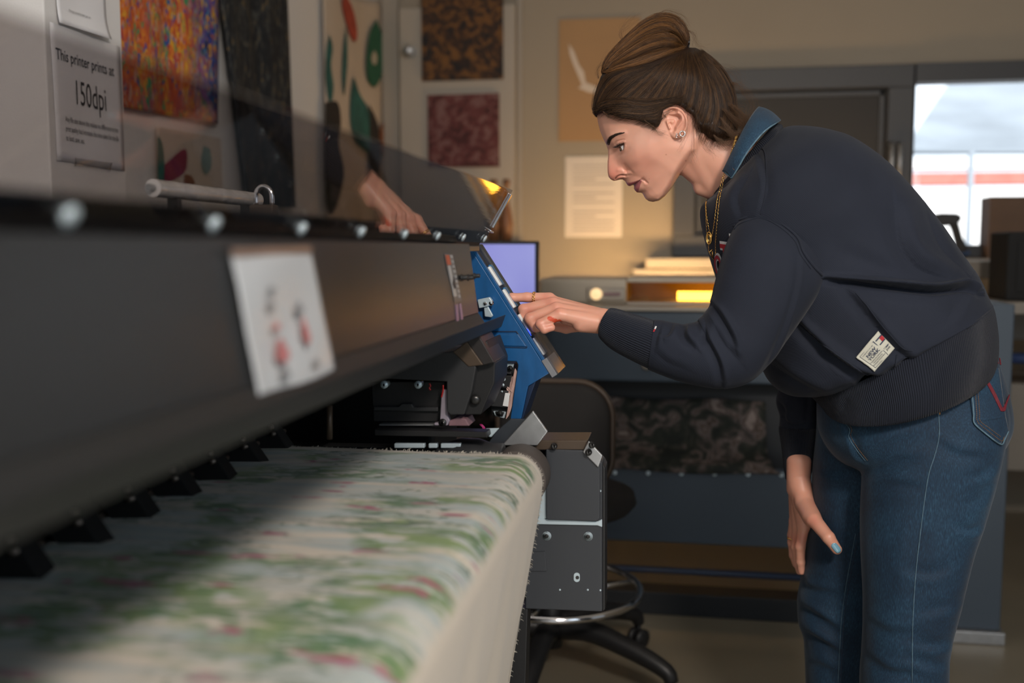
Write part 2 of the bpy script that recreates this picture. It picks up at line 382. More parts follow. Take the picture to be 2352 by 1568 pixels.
# signs on the pillar (the plane faces +X)
def plane_x(X, q):     # quad of photo points on the plane X
    return [AX(u, v, X) for u, v in q]
def sheet_x(name, q, X, m, parent, curl=0.0, th=.0006, n=14):
    c = plane_x(X, q); vs = []; fs = []
    for i in range(n+1):
        for j in range(n+1):
            s, t = j/n, i/n
            p = (c[0]*(1-s)+c[1]*s)*(1-t) + (c[3]*(1-s)+c[2]*s)*t
            p = p + np.array([curl*(max(0, t-.62)/.38)**2*(0.6+.4*s) + .0012*math.sin(s*7+t*3), 0, 0]); vs.append(p)
    for i in range(n):
        for j in range(n):
            k = i*(n+1)+j; fs.append((k, k+1, k+n+2, k+n+1))
    o = mesh_obj(name, vs, fs, m, parent, True); md = o.modifiers.new('solid', 'SOLIDIFY'); md.thickness = th; return o
def text_on(q, X, s, x, y, size, m, parent, name='lettering', sx=1.0, bold=0.0, align='LEFT', off=.0022):
    """q: quad of photo points on plane X; x,y in 0..1 of the sheet; size in sheet heights"""
    c = plane_x(X, q); v, f = text_mesh(s, 1.0, align, bold); W = np.linalg.norm(c[1]-c[0]); H = np.linalg.norm(c[3]-c[0])
    vs = []
    for p in v:
        a = x + p[0]*size*sx*H/W; t = y - p[1]*size
        w = (c[0]*(1-a)+c[1]*a)*(1-t) + (c[3]*(1-a)+c[2]*a)*t
        vs.append(w + np.array([off + .0012*math.sin(a*7+t*3), 0, 0]))
    return mesh_obj(name, vs, f, m, parent)
SX = PXX + .003
q1 = [(113, 50), (274, 107), (287, 393), (131, 368)]
n1 = tag(empty('printer_notice', AX(200, 240, SX)), 'laminated notice on white pillar stating the printer resolution of 150dpi', 'notice')
sheet_x('sheet', q1, SX, M['paper'], n1)
text_on(q1, SX, 'This printer prints at', .045, .255, .118, M['ink'], n1, sx=.775, bold=.008)
text_on(q1, SX, '150dpi', .27, .55, .26, M['ink'], n1, sx=.62)
text_on(q1, SX, 'Any file size above this makes no difference to the', .13, .70, .058, M['ink'], n1, sx=.60)
text_on(q1, SX, 'print quality but increases the time taken for the file', .13, .77, .058, M['ink'], n1, sx=.585)
text_on(q1, SX, 'to load, save, etc.', .13, .84, .058, M['ink'], n1, sx=.60)
qt = [(172, 362), (256, 374), (254, 391), (170, 381)]
sheet_x('clear_tape', qt, SX+.0035, acrylic('clear_tape', (.93, .92, .91), 1, .1), n1)
q0 = [(126, -130), (236, -80), (246, 92), (129, 52)]
n0 = tag(empty('price_notice', AX(186, 40, SX)), 'white paper with one small line of print curling off pillar above the dpi notice', 'notice')
sheet_x('sheet', q0, SX+.004, M['paper'], n0, curl=.012)
text_on(q0, SX+.006, 'Printing is priced by fabric per cm.', .22, .80, .045, M['ink'], n0, sx=.72, off=.004)

# textiles on the left wall
def hang_x(name, q, m, label, cat='textile', wav=.012, bottom=None, nx=50, nz=30, off=.02, ph=0.0, fr=9):
    c = plane_x(LX+off, q); vs = []; fs = []
    for i in range(nz+1):
        for j in range(nx+1):
            s, t = j/nx, i/nz
            tt = t if bottom is None else t*(1 + bottom(s))
            p = (c[0]*(1-s)+c[1]*s)*(1-tt) + (c[3]*(1-s)+c[2]*s)*tt
            p = p + np.array([wav*math.sin(s*fr+ph+.8*t) + wav*.5*math.sin(s*fr*2.3+t*2), 0, 0]); vs.append(p)
    for i in range(nz):
        for j in range(nx):
            k = i*(nx+1)+j; fs.append((k, k+1, k+nx+2, k+nx+1))
    o = mesh_obj(name, vs, fs, m, None, True); md = o.modifiers.new('solid', 'SOLIDIFY'); md.thickness = .002
    return tag(o, label, cat)
tap = mat('painterly_cloth', (.5, .2, .05), .85); N, L, b = nodes_of(tap)
tc = N.new('ShaderNodeTexCoord'); mp = N.new('ShaderNodeMapping'); mp.inputs['Scale'].default_value = (1, 3.4, 1.3); L.new(tc.outputs['Object'], mp.inputs[0])
vo = N.new('ShaderNodeTexVoronoi'); vo.inputs['Scale'].default_value = 13; vo.inputs['Randomness'].default_value = 1
nz_ = N.new('ShaderNodeTexNoise'); nz_.inputs['Scale'].default_value = 7; L.new(mp.outputs[0], nz_.inputs['Vector'])
ad = N.new('ShaderNodeVectorMath'); ad.operation = 'ADD'; L.new(mp.outputs[0], ad.inputs[0]); L.new(nz_.outputs['Color'], ad.inputs[1]); L.new(ad.outputs[0], vo.inputs['Vector'])
sp = N.new('ShaderNodeSeparateColor'); L.new(vo.outputs['Color'], sp.inputs[0])
def ramp(N, L, src, stops, interp='LINEAR'):
    r = N.new('ShaderNodeValToRGB'); r.color_ramp.interpolation = interp; e = r.color_ramp.elements
    while len(e) > 1: e.remove(e[-1])
    e[0].position = stops[0][0]; e[0].color = tuple(stops[0][1]) + (1,)
    for p, c in stops[1:]: q = e.new(p); q.color = tuple(c) + (1,)
    L.new(src, r.inputs[0]); return r.outputs[0]
warm = ramp(N, L, sp.outputs[0], [(0, (.50, .085, .015)), (.25, (.62, .15, .02)), (.42, (.40, .05, .02)), (.55, (.55, .30, .22)), (.68, (.06, .28, .10)), (.76, (.65, .32, .02)), (.88, (.03, .08, .30)), (.94, (.5, .1, .02))], 'CONSTANT')
cool = ramp(N, L, sp.outputs[0], [(0, (.01, .03, .20)), (.3, (.015, .05, .30)), (.5, (.01, .16, .30)), (.65, (.02, .02, .08)), (.8, (.5, .26, .03)), (.9, (.4, .1, .03))], 'CONSTANT')
# the cool patch is part of the dye pattern: a broad noise decides where
pos = N.new('ShaderNodeSeparateXYZ'); L.new(tc.outputs['Object'], pos.inputs[0])
ty0 = AX(290, 100, LX)[1]; ty1 = AX(495, 100, LX)[1]
mr = N.new('ShaderNodeMapRange'); mr.inputs[1].default_value = ty0+.55*(ty1-ty0); mr.inputs[2].default_value = ty0+.80*(ty1-ty0); L.new(pos.outputs['Y'], mr.inputs[0])
n2 = N.new('ShaderNodeTexNoise'); n2.inputs['Scale'].default_value = 9; L.new(tc.outputs['Object'], n2.inputs['Vector'])
am = N.new('ShaderNodeMath'); am.operation = 'MULTIPLY_ADD'; am.inputs[1].default_value = 1.6; am.inputs[2].default_value = -.8; L.new(n2.outputs[0], am.inputs[0])
a2 = N.new('ShaderNodeMath'); a2.operation = 'ADD'; a2.use_clamp = True; L.new(am.outputs[0], a2.inputs[0]); L.new(mr.outputs[0], a2.inputs[1])
mx = N.new('ShaderNodeMix'); mx.data_type = 'RGBA'; L.new(a2.outputs[0], mx.inputs['Factor']); L.new(warm, mx.inputs[6]); L.new(cool, mx.inputs[7]); L.new(mx.outputs[2], b.inputs['Base Color'])
hang_x('tapestry', [(255, -120), (497, -60), (503, 285), (268, 245)], tap, 'orange and blue painterly cloth hanging on the left wall beside pillar', wav=.008)
drk = pattern('dark_flecked_cloth', [(.42, (.006, .007, .009)), (.56, (.010, .013, .016)), (.60, (.08, .08, .07)), (.64, (.02, .02, .02)), (.68, (.16, .10, .03))], 18, stretch=(1, 4, 1.2), dist=1.0)
hang_x('dark_textile', [(497, -60), (652, -30), (682, 478), (560, 470)], drk, 'long black cloth with pale and gold flecks hanging right of the orange cloth', wav=.012, off=.045)
flo = mat('flower_cloth', (.5, .42, .33), .85); N, L, b = nodes_of(flo)
hang = hang_x('flower_panel', [(741, -20), (905, 10), (905, 505), (748, 520)], mat('cream_cloth', (.50, .42, .34), .85, var=(5, .05)), 'tall cream cloth painted with green and red flowers in the room corner', wav=.004)
def blob_x(parent, name, pts, m, off):
    P = [AX(u, v, LX+off) for u, v in catmull(pts + pts[:1], len(pts)*5)[:-1]]
    return MB().prism(P, (.0012, 0, 0)).build(name, m, parent)
cg = mat('dye_green', (.015, .10, .055), .8, var=(30, .3)); cr = mat('dye_red', (.35, .055, .03), .8, var=(30, .3)); cm_ = mat('dye_mixed', (.02, .10, .09), .8, var=(12, .6)); ck = mat('dye_black', (.018, .014, .012), .8, var=(30, .3)); cw = mat('dye_beige', (.42, .38, .30), .8, var=(10, .1)); cp = mat('dye_maroon', (.22, .02, .06), .8, var=(20, .2)); ct = mat('dye_brown', (.18, .06, .02), .8, var=(20, .3))
blob_x(hang, 'painted_petal', [(865, 45), (880, 90), (882, 140), (872, 185), (858, 200), (845, 180), (843, 130), (850, 75)], cg, .032)
blob_x(hang, 'painted_petal', [(860, 115), (866, 130), (864, 146), (857, 148), (853, 132)], cw, .034)
blob_x(hang, 'painted_petal', [(790, -20), (810, 20), (820, 70), (817, 95), (806, 85), (795, 50), (786, 10)], cr, .032)
blob_x(hang, 'painted_stem', [(757, 80), (764, 110), (760, 150), (766, 200), (758, 235), (748, 180), (750, 120)], cm_, .032)
blob_x(hang, 'painted_stem', [(795, 60), (798, 120), (796, 170), (790, 220), (787, 170), (790, 110)], cm_, .032)
blob_x(hang, 'painted_leaf', [(813, 175), (826, 215), (845, 250), (858, 300), (862, 350), (845, 350), (815, 320), (806, 270), (807, 215)], cm_, .032)
blob_x(hang, 'painted_leaf', [(748, 235), (775, 235), (783, 280), (778, 330), (790, 400), (770, 480), (752, 480), (746, 350)], ck, .032)
blob_x(hang, 'painted_leaf', [(848, 240), (866, 280), (874, 340), (870, 420), (855, 480), (846, 420), (850, 330)], ck, .034)
blob_x(hang, 'painted_leaf', [(880, 280), (885, 320), (882, 360), (874, 340), (872, 300)], ct, .036)
# small framed print and books low on the left wall, behind the lid
pr = tag(empty('small_print', AX(420, 370, LX+.02)), 'small cream print with a maroon block and teal strip below the orange cloth', 'print')
MB().prism(plane_x(LX+.012, [(358, 292), (500, 318), (505, 445), (362, 436)]), (.01, 0, 0)).build('sheet', mat('cream_sheet', (.50, .43, .36), .8, var=(7, .05)), pr)
blob_x(pr, 'maroon_block', [(378, 378), (424, 342), (428, 385), (412, 405), (385, 418), (376, 415)], cp, .024)
blob_x(pr, 'teal_strip', [(362, 310), (372, 330), (377, 375), (376, 425), (364, 425)], mat('dye_teal', (.02, .12, .10), .8, var=(20, .2)), .024)
blob_x(pr, 'teal_strip', [(468, 335), (482, 345), (484, 385), (470, 400), (462, 370)], mat('dye_pale_teal', (.16, .24, .22), .8, var=(20, .2)), .024)
blob_x(pr, 'gold_block', [(424, 400), (440, 405), (446, 425), (424, 428)], ct, .024)
a = AY(1090, 556, 4.6); c = AY(1200, 556, 4.6)
struct('trim_5', MB().box((a[0], 4.5, a[2]-.03), (c[0], BY-.05, a[2]-.0005), .003), M['sill'])
# wooden bottles / skittles on the ledge at the far right end of the left run
for px, w, lab in ((1134, 11, 'left'), (1163, 10, 'right')):
    a = AY(px, 556, 4.6); top = AY(px, 412, 4.6)[2]; r = w/FPX*4.6
    H = top - a[2]
    tag(MB().lathe(a, (0, 0, 1), [(0, r*1.2), (H*.3, r*1.6), (H*.5, r*1.1), (H*.65, r*.55), (H*.9, r*.55), (H*.92, r*.9), (H, r*.8), (H*1.01, 0)], 20).build('wooden_bottle', M['wood'], smooth=True),
        'tall brown wooden bottle shape behind the monitor, %s of two' % lab, 'bottle', 'wooden bottles behind the monitor')

# ================================================================== machine at the back
FY = 3.20
def z_at(y, Y=FY, x=1600): return AY(x, y, Y)[2]
def x_at(x, Y=FY, y=900): return AY(x, y, Y)[0]
mach = tag(empty('wide_format_machine', (x_at(1800), FY, 0)), 'long blue-grey textile machine standing on the floor against the far side of the room', 'machine')
xl, xr = -1.15, x_at(2205, FY, 1000); xe = x_at(2306, FY, 1000)
z0, z1, z2, z3, z4, z5 = z_at(715), z_at(880), z_at(930), z_at(1072), z_at(1245), z_at(700)
MB().box((xl, FY, z1), (xr, FY+.55, z0), .008).build('upper_housing', M['bgblue'], mach)
MB().box((xl, FY-.02, z0), (xr+.05, FY+.55, z0+.014), .003).build('top_board', M['sill'], mach)
MB().box((xl, FY+.14, z3-.1), (xr, FY+.5, z1)).build('recess', M['bgdark'], mach)
MB().box((xl, FY-.02, z4), (xr, FY+.02, z3), .004).build('front_panel', M['bgblue'], mach)
MB().box((xr-.01, FY-.05, 0.04), (xe, FY+.6, z_at(690)), .006).build('end_panel', M['bgblue'], mach)
MB().box((xr-.02, FY-.07, 0.0), (xe+.01, FY+.62, .04), .004).build('foot', M['steel'], mach)
MB().tube([(xl, FY+.05, z_at(1313, FY+.05)), (xr, FY+.05, z_at(1313, FY+.05))], .012, 10).build('lower_bar', mat('blue_bar', (.02, .035, .075), .4, var=(5, .1)), mach, smooth=True)
MB().box((xl, FY+.02, .0), (xr, FY+.12, .075), .004).build('floor_beam', M['bgdark'], mach)
MB().box((xl, FY+.52, .3), (xr, FY+.55, z4+.05)).build('rear_shelf', M['bgdark'], mach)
for k in range(8):
    q = AY(1412 + k*76.5, 1085 + k*1.0, FY-.02)
    MB().lathe((q[0], FY-.019, q[2]), (0, -1, 0), [(0, .007), (.003, .007), (.004, 0)], 12).build('screw', M['zinc'], mach)
q = AY(1485, 838, FY)
MB().lathe((q[0], FY, q[2]), (0, -1, 0), [(0, .016), (.01, .016), (.018, .011), (.02, 0)], 16).build('latch_knob', M['sill'], mach)
# floral cloth running through it
fl = pattern('dark_floral_cloth', [(.36, (.008, .010, .008)), (.45, (.018, .022, .014)), (.52, (.06, .045, .04)), (.57, (.14, .11, .10)), (.62, (.05, .03, .02)), (.68, (.24, .19, .17))], 15, dist=1.2)
vs = []; fs = []; xa, xb = xl, x_at(1765, FY, 1000); nx = 60
prof = [(FY+.12, z2), (FY+.10, (z2+z3)/2+.02), (FY+.06, z3+.05), (FY+.00, z3+.02), (FY-.028, z3+.005), (FY-.03, z3-.012)]
pr_ = catmull(prof, 18)
for i, (y, z) in enumerate(pr_):
    for j in range(nx+1):
        s = j/nx; x = xa + (xb-xa)*s + (.045*(i/17)**3 if s > .94 else 0); vs.append((x, y + .004*math.sin(s*40), z + .004*math.sin(s*23+i)))
for i in range(17):
    for j in range(nx): k = i*(nx+1)+j; fs.append((k, k+1, k+nx+2, k+nx+1))
fc = mesh_obj('floral_cloth', vs, fs, fl, None, True); md = fc.modifiers.new('solid', 'SOLIDIFY'); md.thickness = .003
tag(fc, 'dark floral cloth lying in the slot of the blue-grey machine at the back', 'cloth')

# pale unit with an amber window standing on the machine
YU = FY+.12
un = tag(empty('curing_unit', AY(1450, 708, YU)), 'pale boxy unit with glowing amber window standing on the blue-grey machine', 'machine')
a0 = AY(1238, 702, YU); a1 = AY(1440, 640, YU); a2 = AY(2250, 640, YU); zt2 = a1[2]; zb2 = z0+.014
MB().box((a0[0], YU, zb2), (a1[0], YU+.36, zt2), .012).build('housing', M['brick'], un)
MB().box((a1[0], YU, zt2-.012), (xr-.02, YU+.36, zt2+.004), .003).build('lid', M['brick'], un)
MB().box((a1[0], YU, zb2), (xr-.02, YU+.36, zb2+.008)).build('base_rail', M['sill'], un)
MB().box((a1[0], YU+.30, zb2+.008), (xr-.02, YU+.36, zt2-.012)).build('back_plate', mat('ochre_plate', (.34, .20, .04), .5, var=(6, .15)), un)
m_am = acrylic('amber_acrylic', (.95, .70, .28)); MB().box((a1[0], YU+.004, zb2+.008), (xr-.02, YU+.008, zt2-.012)).build('amber_window', m_am, un)
m_t = mat('lit_tube', (1, .8, .45), .5, emit=((1.0, .80, .46), 9.0))
ta = AY(1556, 680, YU+.14); MB().tube([(ta[0], YU+.14, ta[2]), (ta[0]+.75, YU+.14, ta[2])], .016, 14).build('light_tube', m_t, un, smooth=True)
# round end switch plate
q = AY(1385, 675, YU)
MB().box((q[0]-.055, YU-.006, q[2]-.022), (q[0]+.075, YU, q[2]+.022), .006).build('switch_plate', M['sill'], un)
MB().lathe((q[0]-.022, YU-.006, q[2]), (0, -1, 0), [(0, .020), (.01, .018), (.013, 0)], 20).build('indicator_lamp', mat('indicator', (.9, .6, .25), .4, emit=((1, .70, .38), .8)), un)
MB().box((q[0]+.002, YU-.010, q[2]-.006), (q[0]+.058, YU-.005, q[2]+.006), .002).build('switch_label', mat('plum_label', (.20, .12, .12), .5, var=(20, .1)), un)
for pw, gx in ((6.5, -.15), (3.5, .75)):  # unseen warm strips added behind the machine to brighten the back wall
    pl = bpy.data.lights.new('back_wall_fill', 'AREA'); pl.shape = 'RECTANGLE'; pl.size = .7; pl.size_y = .03; pl.energy = pw; pl.color = (1, .62, .27)
    o = bpy.data.objects.new('back_wall_fill', pl); COL.objects.link(o); o.location = (ta[0]+gx, 4.32, .98); o.rotation_euler = Vector((-.2, .8, .6)).to_track_quat('-Z', 'Y').to_euler()

# monitor and its table
MY = 3.0
mo = tag(empty('monitor', AY(1150, 690, MY)), 'black monitor with a lavender blue lit screen behind the printer end', 'monitor')
a = AY(1236, 684, MY); b = AY(1236, 553, MY); X1 = a[0]; X0 = X1-.52; Z1 = b[2]; Z0 = Z1-.31
MB().box((X0, MY, Z0), (X1, MY+.03, Z1), .004).build('bezel', M['black'], mo)
m_s = mat('lit_screen', (.1, .1, .2), .3, emit=((.27, .28, .62), .95)); N, L, b_ = nodes_of(m_s)
tc = N.new('ShaderNodeTexCoord'); no = N.new('ShaderNodeTexNoise'); no.inputs['Scale'].default_value = 3; L.new(tc.outputs['Object'], no.inputs['Vector'])
L.new(ramp(N, L, no.outputs[0], [(.35, (.20, .20, .56)), (.65, (.36, .38, .72))]), b_.inputs['Emission Color'])
MB().box((X0+.012, MY-.001, Z0+.014), (X1-.010, MY+.002, Z1-.010)).build('screen', m_s, mo)
MB().box((X0+.22, MY+.03, Z0-.12), (X1-.22, MY+.045, Z0+.1)).build('stand_neck', M['black'], mo)
MB().box((X0+.15, MY-.04, Z0-.13), (X1-.15, MY+.12, Z0-.118), .004).build('stand_base', M['black'], mo)
tb = tag(empty('side_table', (X0+.26, MY, 0)), 'plain grey table holding the monitor behind the printer', 'table')
MB().box((X0-.5, MY-.15, Z0-.155), (X1-.02, MY+.18, Z0-.13), .004).build('table_top', M['sill'], tb)
for x in (X0-.45, X1-.08):
    for y in (MY-.12, MY+.15): MB().box((x, y-.015, 0), (x+.03, y+.015, Z0-.155)).build('leg', M['frame_dark'], tb)

# draughtsman chair behind the printer's near box
CY = 2.62
c0 = AY(1262, 1200, CY); CX = c0[0]
ch = tag(empty('drafting_chair', (CX, CY, 0)), 'black high office chair with chrome foot ring behind the printer', 'chair')
# backrest: rounded slab
bt = AY(1300, 880, CY-.1)[2]; bb = AY(1300, 1120, CY-.1)[2]; bxl = AY(1150, 1000, CY-.1)[0]; bxr = AY(1403, 1000, CY-.1)[0]
def rrect(x0, x1, z0, z1, r, n=8):
    out = []
    for cx, cz, a0 in ((x1-r, z1-r, 0), (x0+r, z1-r, 90), (x0+r, z0+r, 180), (x1-r, z0+r, 270)):
        for k in range(n+1): t = math.radians(a0 + 90*k/n); out.append((cx + r*math.cos(t), cz + r*math.sin(t)))
    return out
def cushion(name, outline, axis_o, m, parent, th, curve=0.0, steps=6):
    """outline (x,z) list; slab along +y with rounded rim"""
    cx = sum(p[0] for p in outline)/len(outline); cz = sum(p[1] for p in outline)/len(outline); n = len(outline); vs = []; fs = []
    rows = [(.90, 0), (.965, .12), (1, .38), (1, .62), (.965, .88), (.90, 1)]
    for s, t in rows:
        for x, z in outline:
            X = cx+(x-cx)*s; Z = cz+(z-cz)*s; vs.append((X, axis_o + (t-.5)*th + curve*((X-cx)/.2)**2, Z))
    for i in range(len(rows)-1):
        for k in range(n): fs.append((i*n+k, i*n+(k+1) % n, (i+1)*n+(k+1) % n, (i+1)*n+k))
    vs.append((cx, axis_o-.5*th, cz)); vs.append((cx, axis_o+.5*th, cz)); a, b = len(vs)-2, len(vs)-1
    for k in range(n): fs.append((a, (k+1) % n, k)); fs.append((b, (len(rows)-1)*n+k, (len(rows)-1)*n+(k+1) % n))
    mb = MB(); mb.add(vs, fs); return mb.build(name, m, parent, smooth=True)
cushion('backrest', rrect(bxl, bxr, bb, bt, .085), CY-.1, M['fabricseat'], ch, .05, curve=-.02)
m_rim = mat('brown_edged_frame', (.055, .035, .022), .45, var=(10, .1))
ol = rrect(bxl-.004, bxr+.004, bb-.004, bt+.004, .088); MB().tube([(x, CY-.098 - .02*((x-(bxl+bxr)/2)/.2)**2, z) for x, z in ol], .0085, 8, closed=True).build('back_frame', m_rim, ch, smooth=True)
sz = AY(1400, 1155, CY)[2]
b_ = MB(); b_.lathe((CX, CY+.05, sz-.04), (0, 0, 1), [(0, .15), (.01, .215), (.03, .232), (.055, .225), (.07, .18), (.075, 0)], 36); b_.build('seat', M['fabricseat'], ch, smooth=True)
MB().tube([(bxr-.06, CY-.07, bb+.05), (bxr-.07, CY-.03, bb-.08), (CX+.05, CY, sz-.05)], .014, 8).build('back_bracket', M['black'], ch, smooth=True)
MB().lathe((CX, CY+.05, .10), (0, 0, 1), [(0, .03), (.18, .03), (.18, .022), (.34, .022), (.34, .016), (sz-.14, .016)], 18).build('gas_column', M['black'], ch, smooth=True)
rz = AY(1300, 1412, CY-.15)[2]
R_ = .245; MB().tube([(CX+R_*math.cos(t), CY+.05+R_*math.sin(t), rz) for t in np.linspace(0, 2*math.pi, 49)[:-1]], .010, 10, closed=True).build('foot_ring', M['chrome'], ch, smooth=True)
b_ = MB()
for k in range(3): t = 2.1*k+.4; b_.tube([(CX+.02*math.cos(t), CY+.05+.02*math.sin(t), rz-.02), (CX+R_*math.cos(t), CY+.05+R_*math.sin(t), rz)], .007, 8)
b_.build('ring_spokes', M['chrome'], ch, smooth=True)
for k in range(5):
    t = math.radians(-22 + 72*k); c, s = math.cos(t), math.sin(t); R2 = .36
    P = [(CX+.02*c, CY+.05+.02*s, .155), (CX+.12*c, CY+.05+.12*s, .165), (CX+.24*c, CY+.05+.24*s, .140), (CX+(R2-.02)*c, CY+.05+(R2-.02)*s, .105), (CX+R2*c, CY+.05+R2*s, .075)]
    lg = MB().tube(catmull(P, 14), list(np.linspace(.034, .018, 14)), 10).build('base_leg', M['black'], ch, smooth=True)
    b_ = MB(); wx, wy = CX+R2*c, CY+.05+R2*s
    for sg in (-1, 1): b_.lathe((wx - s*.006*sg - s*.0*1, wy + c*.006*sg, .029), (-s*sg, c*sg, 0), [(0, .024), (.004, .029), (.014, .029), (.018, .022), (.019, 0)], 18)
    b_.tube([(wx, wy, .03), (wx, wy, .085)], .008, 8); b_.build('caster', M['black'], lg, smooth=True)

# things on the sill and right edge
SZ = wz0-.005
g = tag(empty('handheld_tool', AY(2205, 580, BY-.12)), 'dark pistol-shaped hand tool standing on the windowsill', 'tool')
gp = lambda u, v: AY(u, v, BY-.14)
def slab(poly, name, m, th, parent): return MB().prism([gp(u, v) for u, v in poly], (0, th, 0)).build(name, m, parent, bevel=.008)
slab([(2135, 493), (2165, 489), (2200, 490), (2211, 497), (2207, 508), (2198, 516), (2175, 519), (2150, 521), (2120, 522), (2095, 505)], 'tool_head', mat('black_tool', (.006, .006, .007), .5, var=(20, .2)), .07, g)
slab([(2183, 514), (2203, 511), (2212, 545), (2225, 572), (2222, 584), (2190, 584), (2198, 560), (2190, 530)], 'tool_handle', mat('black_grip', (.006, .006, .007), .6, var=(20, .2)), .045, g)
slab([(2110, 576), (2228, 574), (2230, 586), (2110, 588)], 'tool_base', mat('blue_base', (.02, .05, .14), .4, var=(20, .2)), .08, g)
q = AY(2294, 588, BY-.3); q2 = AY(2294, 447, BY-.3)
tag(MB().box((q[0], BY-.15, SZ), (q[0]+.30, BY-.01, q2[2]), .003).build('cardboard_box', mat('brown_card', (.11, .065, .04), .7, var=(8, .15))), 'tall brown cardboard box on the sill at the right edge', 'box')
# narrow shelf rack along the right, seen past the hips
rk = tag(empty('storage_rack', (x_at(2320, 3.9), 4.1, 0)), 'cream metal shelf rack along the back wall right of the machine', 'rack')
M['rack'] = mat('dull_rack_paint', (.20, .175, .145), .6, var=(5, .08))
for (v0, v1, c) in ((600, 640, 'rack'), (700, 780, 'rack'), (880, 1080, 'rack')):
    a = AY(2312, v1, 3.95); b = AY(2312, v0, 3.95); MB().box((a[0]-.25, 3.95, a[2]), (a[0]+.9, 4.4, b[2]), .004).build('shelf', M[c], rk)
a = AY(2308, 1080, 3.95)
for x in (a[0]-.24, a[0]+.86): MB().box((x, 4.0, 0), (x+.04, 4.04, AY(2312, 600, 3.95)[2])).build('upright', M['frame_dark'], rk)
def on_rack(v0, v1, u0, Y=3.9, dx=.5): a = AY(u0, v1, Y); b = AY(u0, v0, Y); return (a[0], Y, a[2]), (a[0]+dx, Y+.04, b[2])
bx = MB().box(*on_rack(640, 700, 2312)); tag(bx.build('wood_tray', mat('amber_wood', (.22, .13, .06), .6, var=(8, .2))), 'amber wooden tray on the rack at right', 'tray')
a = AY(2309, 690, 3.6); b = AY(2309, 532, 3.6)
sp_ = tag(empty('black_speaker', a), 'black upright box standing in front of the rack at the right edge', 'speaker')
MB().box((a[0], 3.6, a[2]), (a[0]+.25, 3.8, b[2]), .008).build('cabinet', M['black_matte'], sp_)
MB().box((a[0]+.03, 3.596, a[2]+.03), (a[0]+.22, 3.601, b[2]-.03), .002).build('front_grille', M['black_matte'], sp_)
MB().box((a[0]-.12, 3.5, a[2]-.04), (a[0]+.9, 3.95, a[2]-.001), .003).build('side_shelf', M['rack'], rk)
MB().tube([AY(2300, 822, 3.8), AY(2500, 826, 3.8)], .020, 12).build('blue_rod', mat('navy_rod', (.03, .05, .13), .4, var=(6, .1)), rk, smooth=True)

# ================================================================== the textile printer
PY = 1.66                      # far end plane of the cover
def P6(u, v, Y=PY): return AY(u, v, Y)
pr = tag(empty('textile_printer', (-.7, .8, 0)), 'long dark grey textile printer with raised tinted lid and blue end unit', 'printer')
YN = -.60
def along(poly_uv, name, m, y0=YN, y1=PY, parent=None, Y=PY, bevel=.0015):
    """outline given in the far end plane, swept along the machine (Y)"""
    P = [AY(u, v, Y) for u, v in poly_uv]; P = [np.array([p[0], y1, p[2]]) for p in P]
    return MB().prism(P, (0, y0-y1, 0)).build(name, m, parent or pr, bevel=bevel)
PC = 1.48; T = P6(1078, 560, PC); L_ = P6(1099, 718, PC); K = P6(1152, 750)
TZ = T[2]
# sloping cover plate with folded lip
along([(1078, 560), (1099, 718), (1096, 719), (1075, 564), (1045, 564), (1045, 560)], 'cover_panel', M['cover'], y1=PC, Y=PC)
along([(1099, 718), (1114, 741), (1111, 743), (1096, 719)], 'cover_flange', M['lip'], y1=PC, Y=PC)
along([(1162, 722), (1152, 750), (1100, 770), (1098, 767), (1149, 748), (1157, 724)], 'cover_lip', M['lip'])
tm = MB().box((-1.20, YN, TZ-.012), (T[0]-.02, PY, TZ-.001), .003).build('top_plate', M['cover'], pr)
MB().box((-1.08, YN, .62), (-.98, PY+.28, TZ-.012), .004).build('rear_housing', M['char'], pr)
MB().box((-1.0, PY+.10, .50), (-.44, PY+.30, TZ-.004), .01).build('end_housing', M['black'], pr)
# interior: back wall, rails, bed
MB().box((-.80, YN, .84), (-.78, PY+.1, TZ-.012)).build('inner_wall', M['black_matte'], pr)
MB().box((-.78, YN, TZ-.05), (-.40, PY, TZ-.012)).build('inner_roof', M['black_matte'], pr)
MB().box((-.78, YN, 1.005), (-.70, PY, 1.05), .002).box((-.78, YN, .955), (-.72, PY, .97), .002).build('carriage_rail', M['screw'], pr)
bedz = AY(800, 1052, 1.56)[2]
MB().box((-.98, YN, bedz-.10), (-.40, PY+.1, bedz-.015), .004).build('print_bed', M['black'], pr)
MB().box((-.98, YN, .20), (-.50, PY+.1, bedz-.10), .004).build('lower_body', M['char'], pr)
for y in (YN+.1, PY-.12):
    MB().box((-.92, y, .05), (-.50, y+.09, .2), .004).build('stand_leg', M['char'], pr)
    MB().box((-1.05, y-.01, 0), (-.32, y+.10, .05), .006).build('stand_foot', M['black'], pr)
# pinch roller arms in a row along the bed
for k in range(17):
    y = 1.50 - k*.105
    x = -.69
    a_ = MB(); a_.prism([(x, y-.014, bedz+.10), (x+.05, y-.014, bedz+.07), (x+.085, y-.014, bedz+.02), (x+.06, y-.014, bedz+.0), (x, y-.014, bedz+.05)], (0, .028, 0))
    pa = a_.build('pinch_arm', M['black_matte'], pr, bevel=.002)
    MB().lathe((x+.070, y-.02, bedz+.002), (0, 1, 0), [(0, .011), (.002, .013), (.038, .013), (.04, .011)], 14).build('pinch_roller', M['rubber'], pa, smooth=True)
    b_ = MB().tube([(x+.055, y-.02, bedz+.052), (x+.060, y+.02, bedz+.050)], .004, 8).lathe((x+.052, y-.015, bedz+.062), (.6, -.5, .6), [(0, .005), (.003, .004), (.004, 0)], 12)
    b_.build('spring_clip', M['clip'], pa, smooth=True)

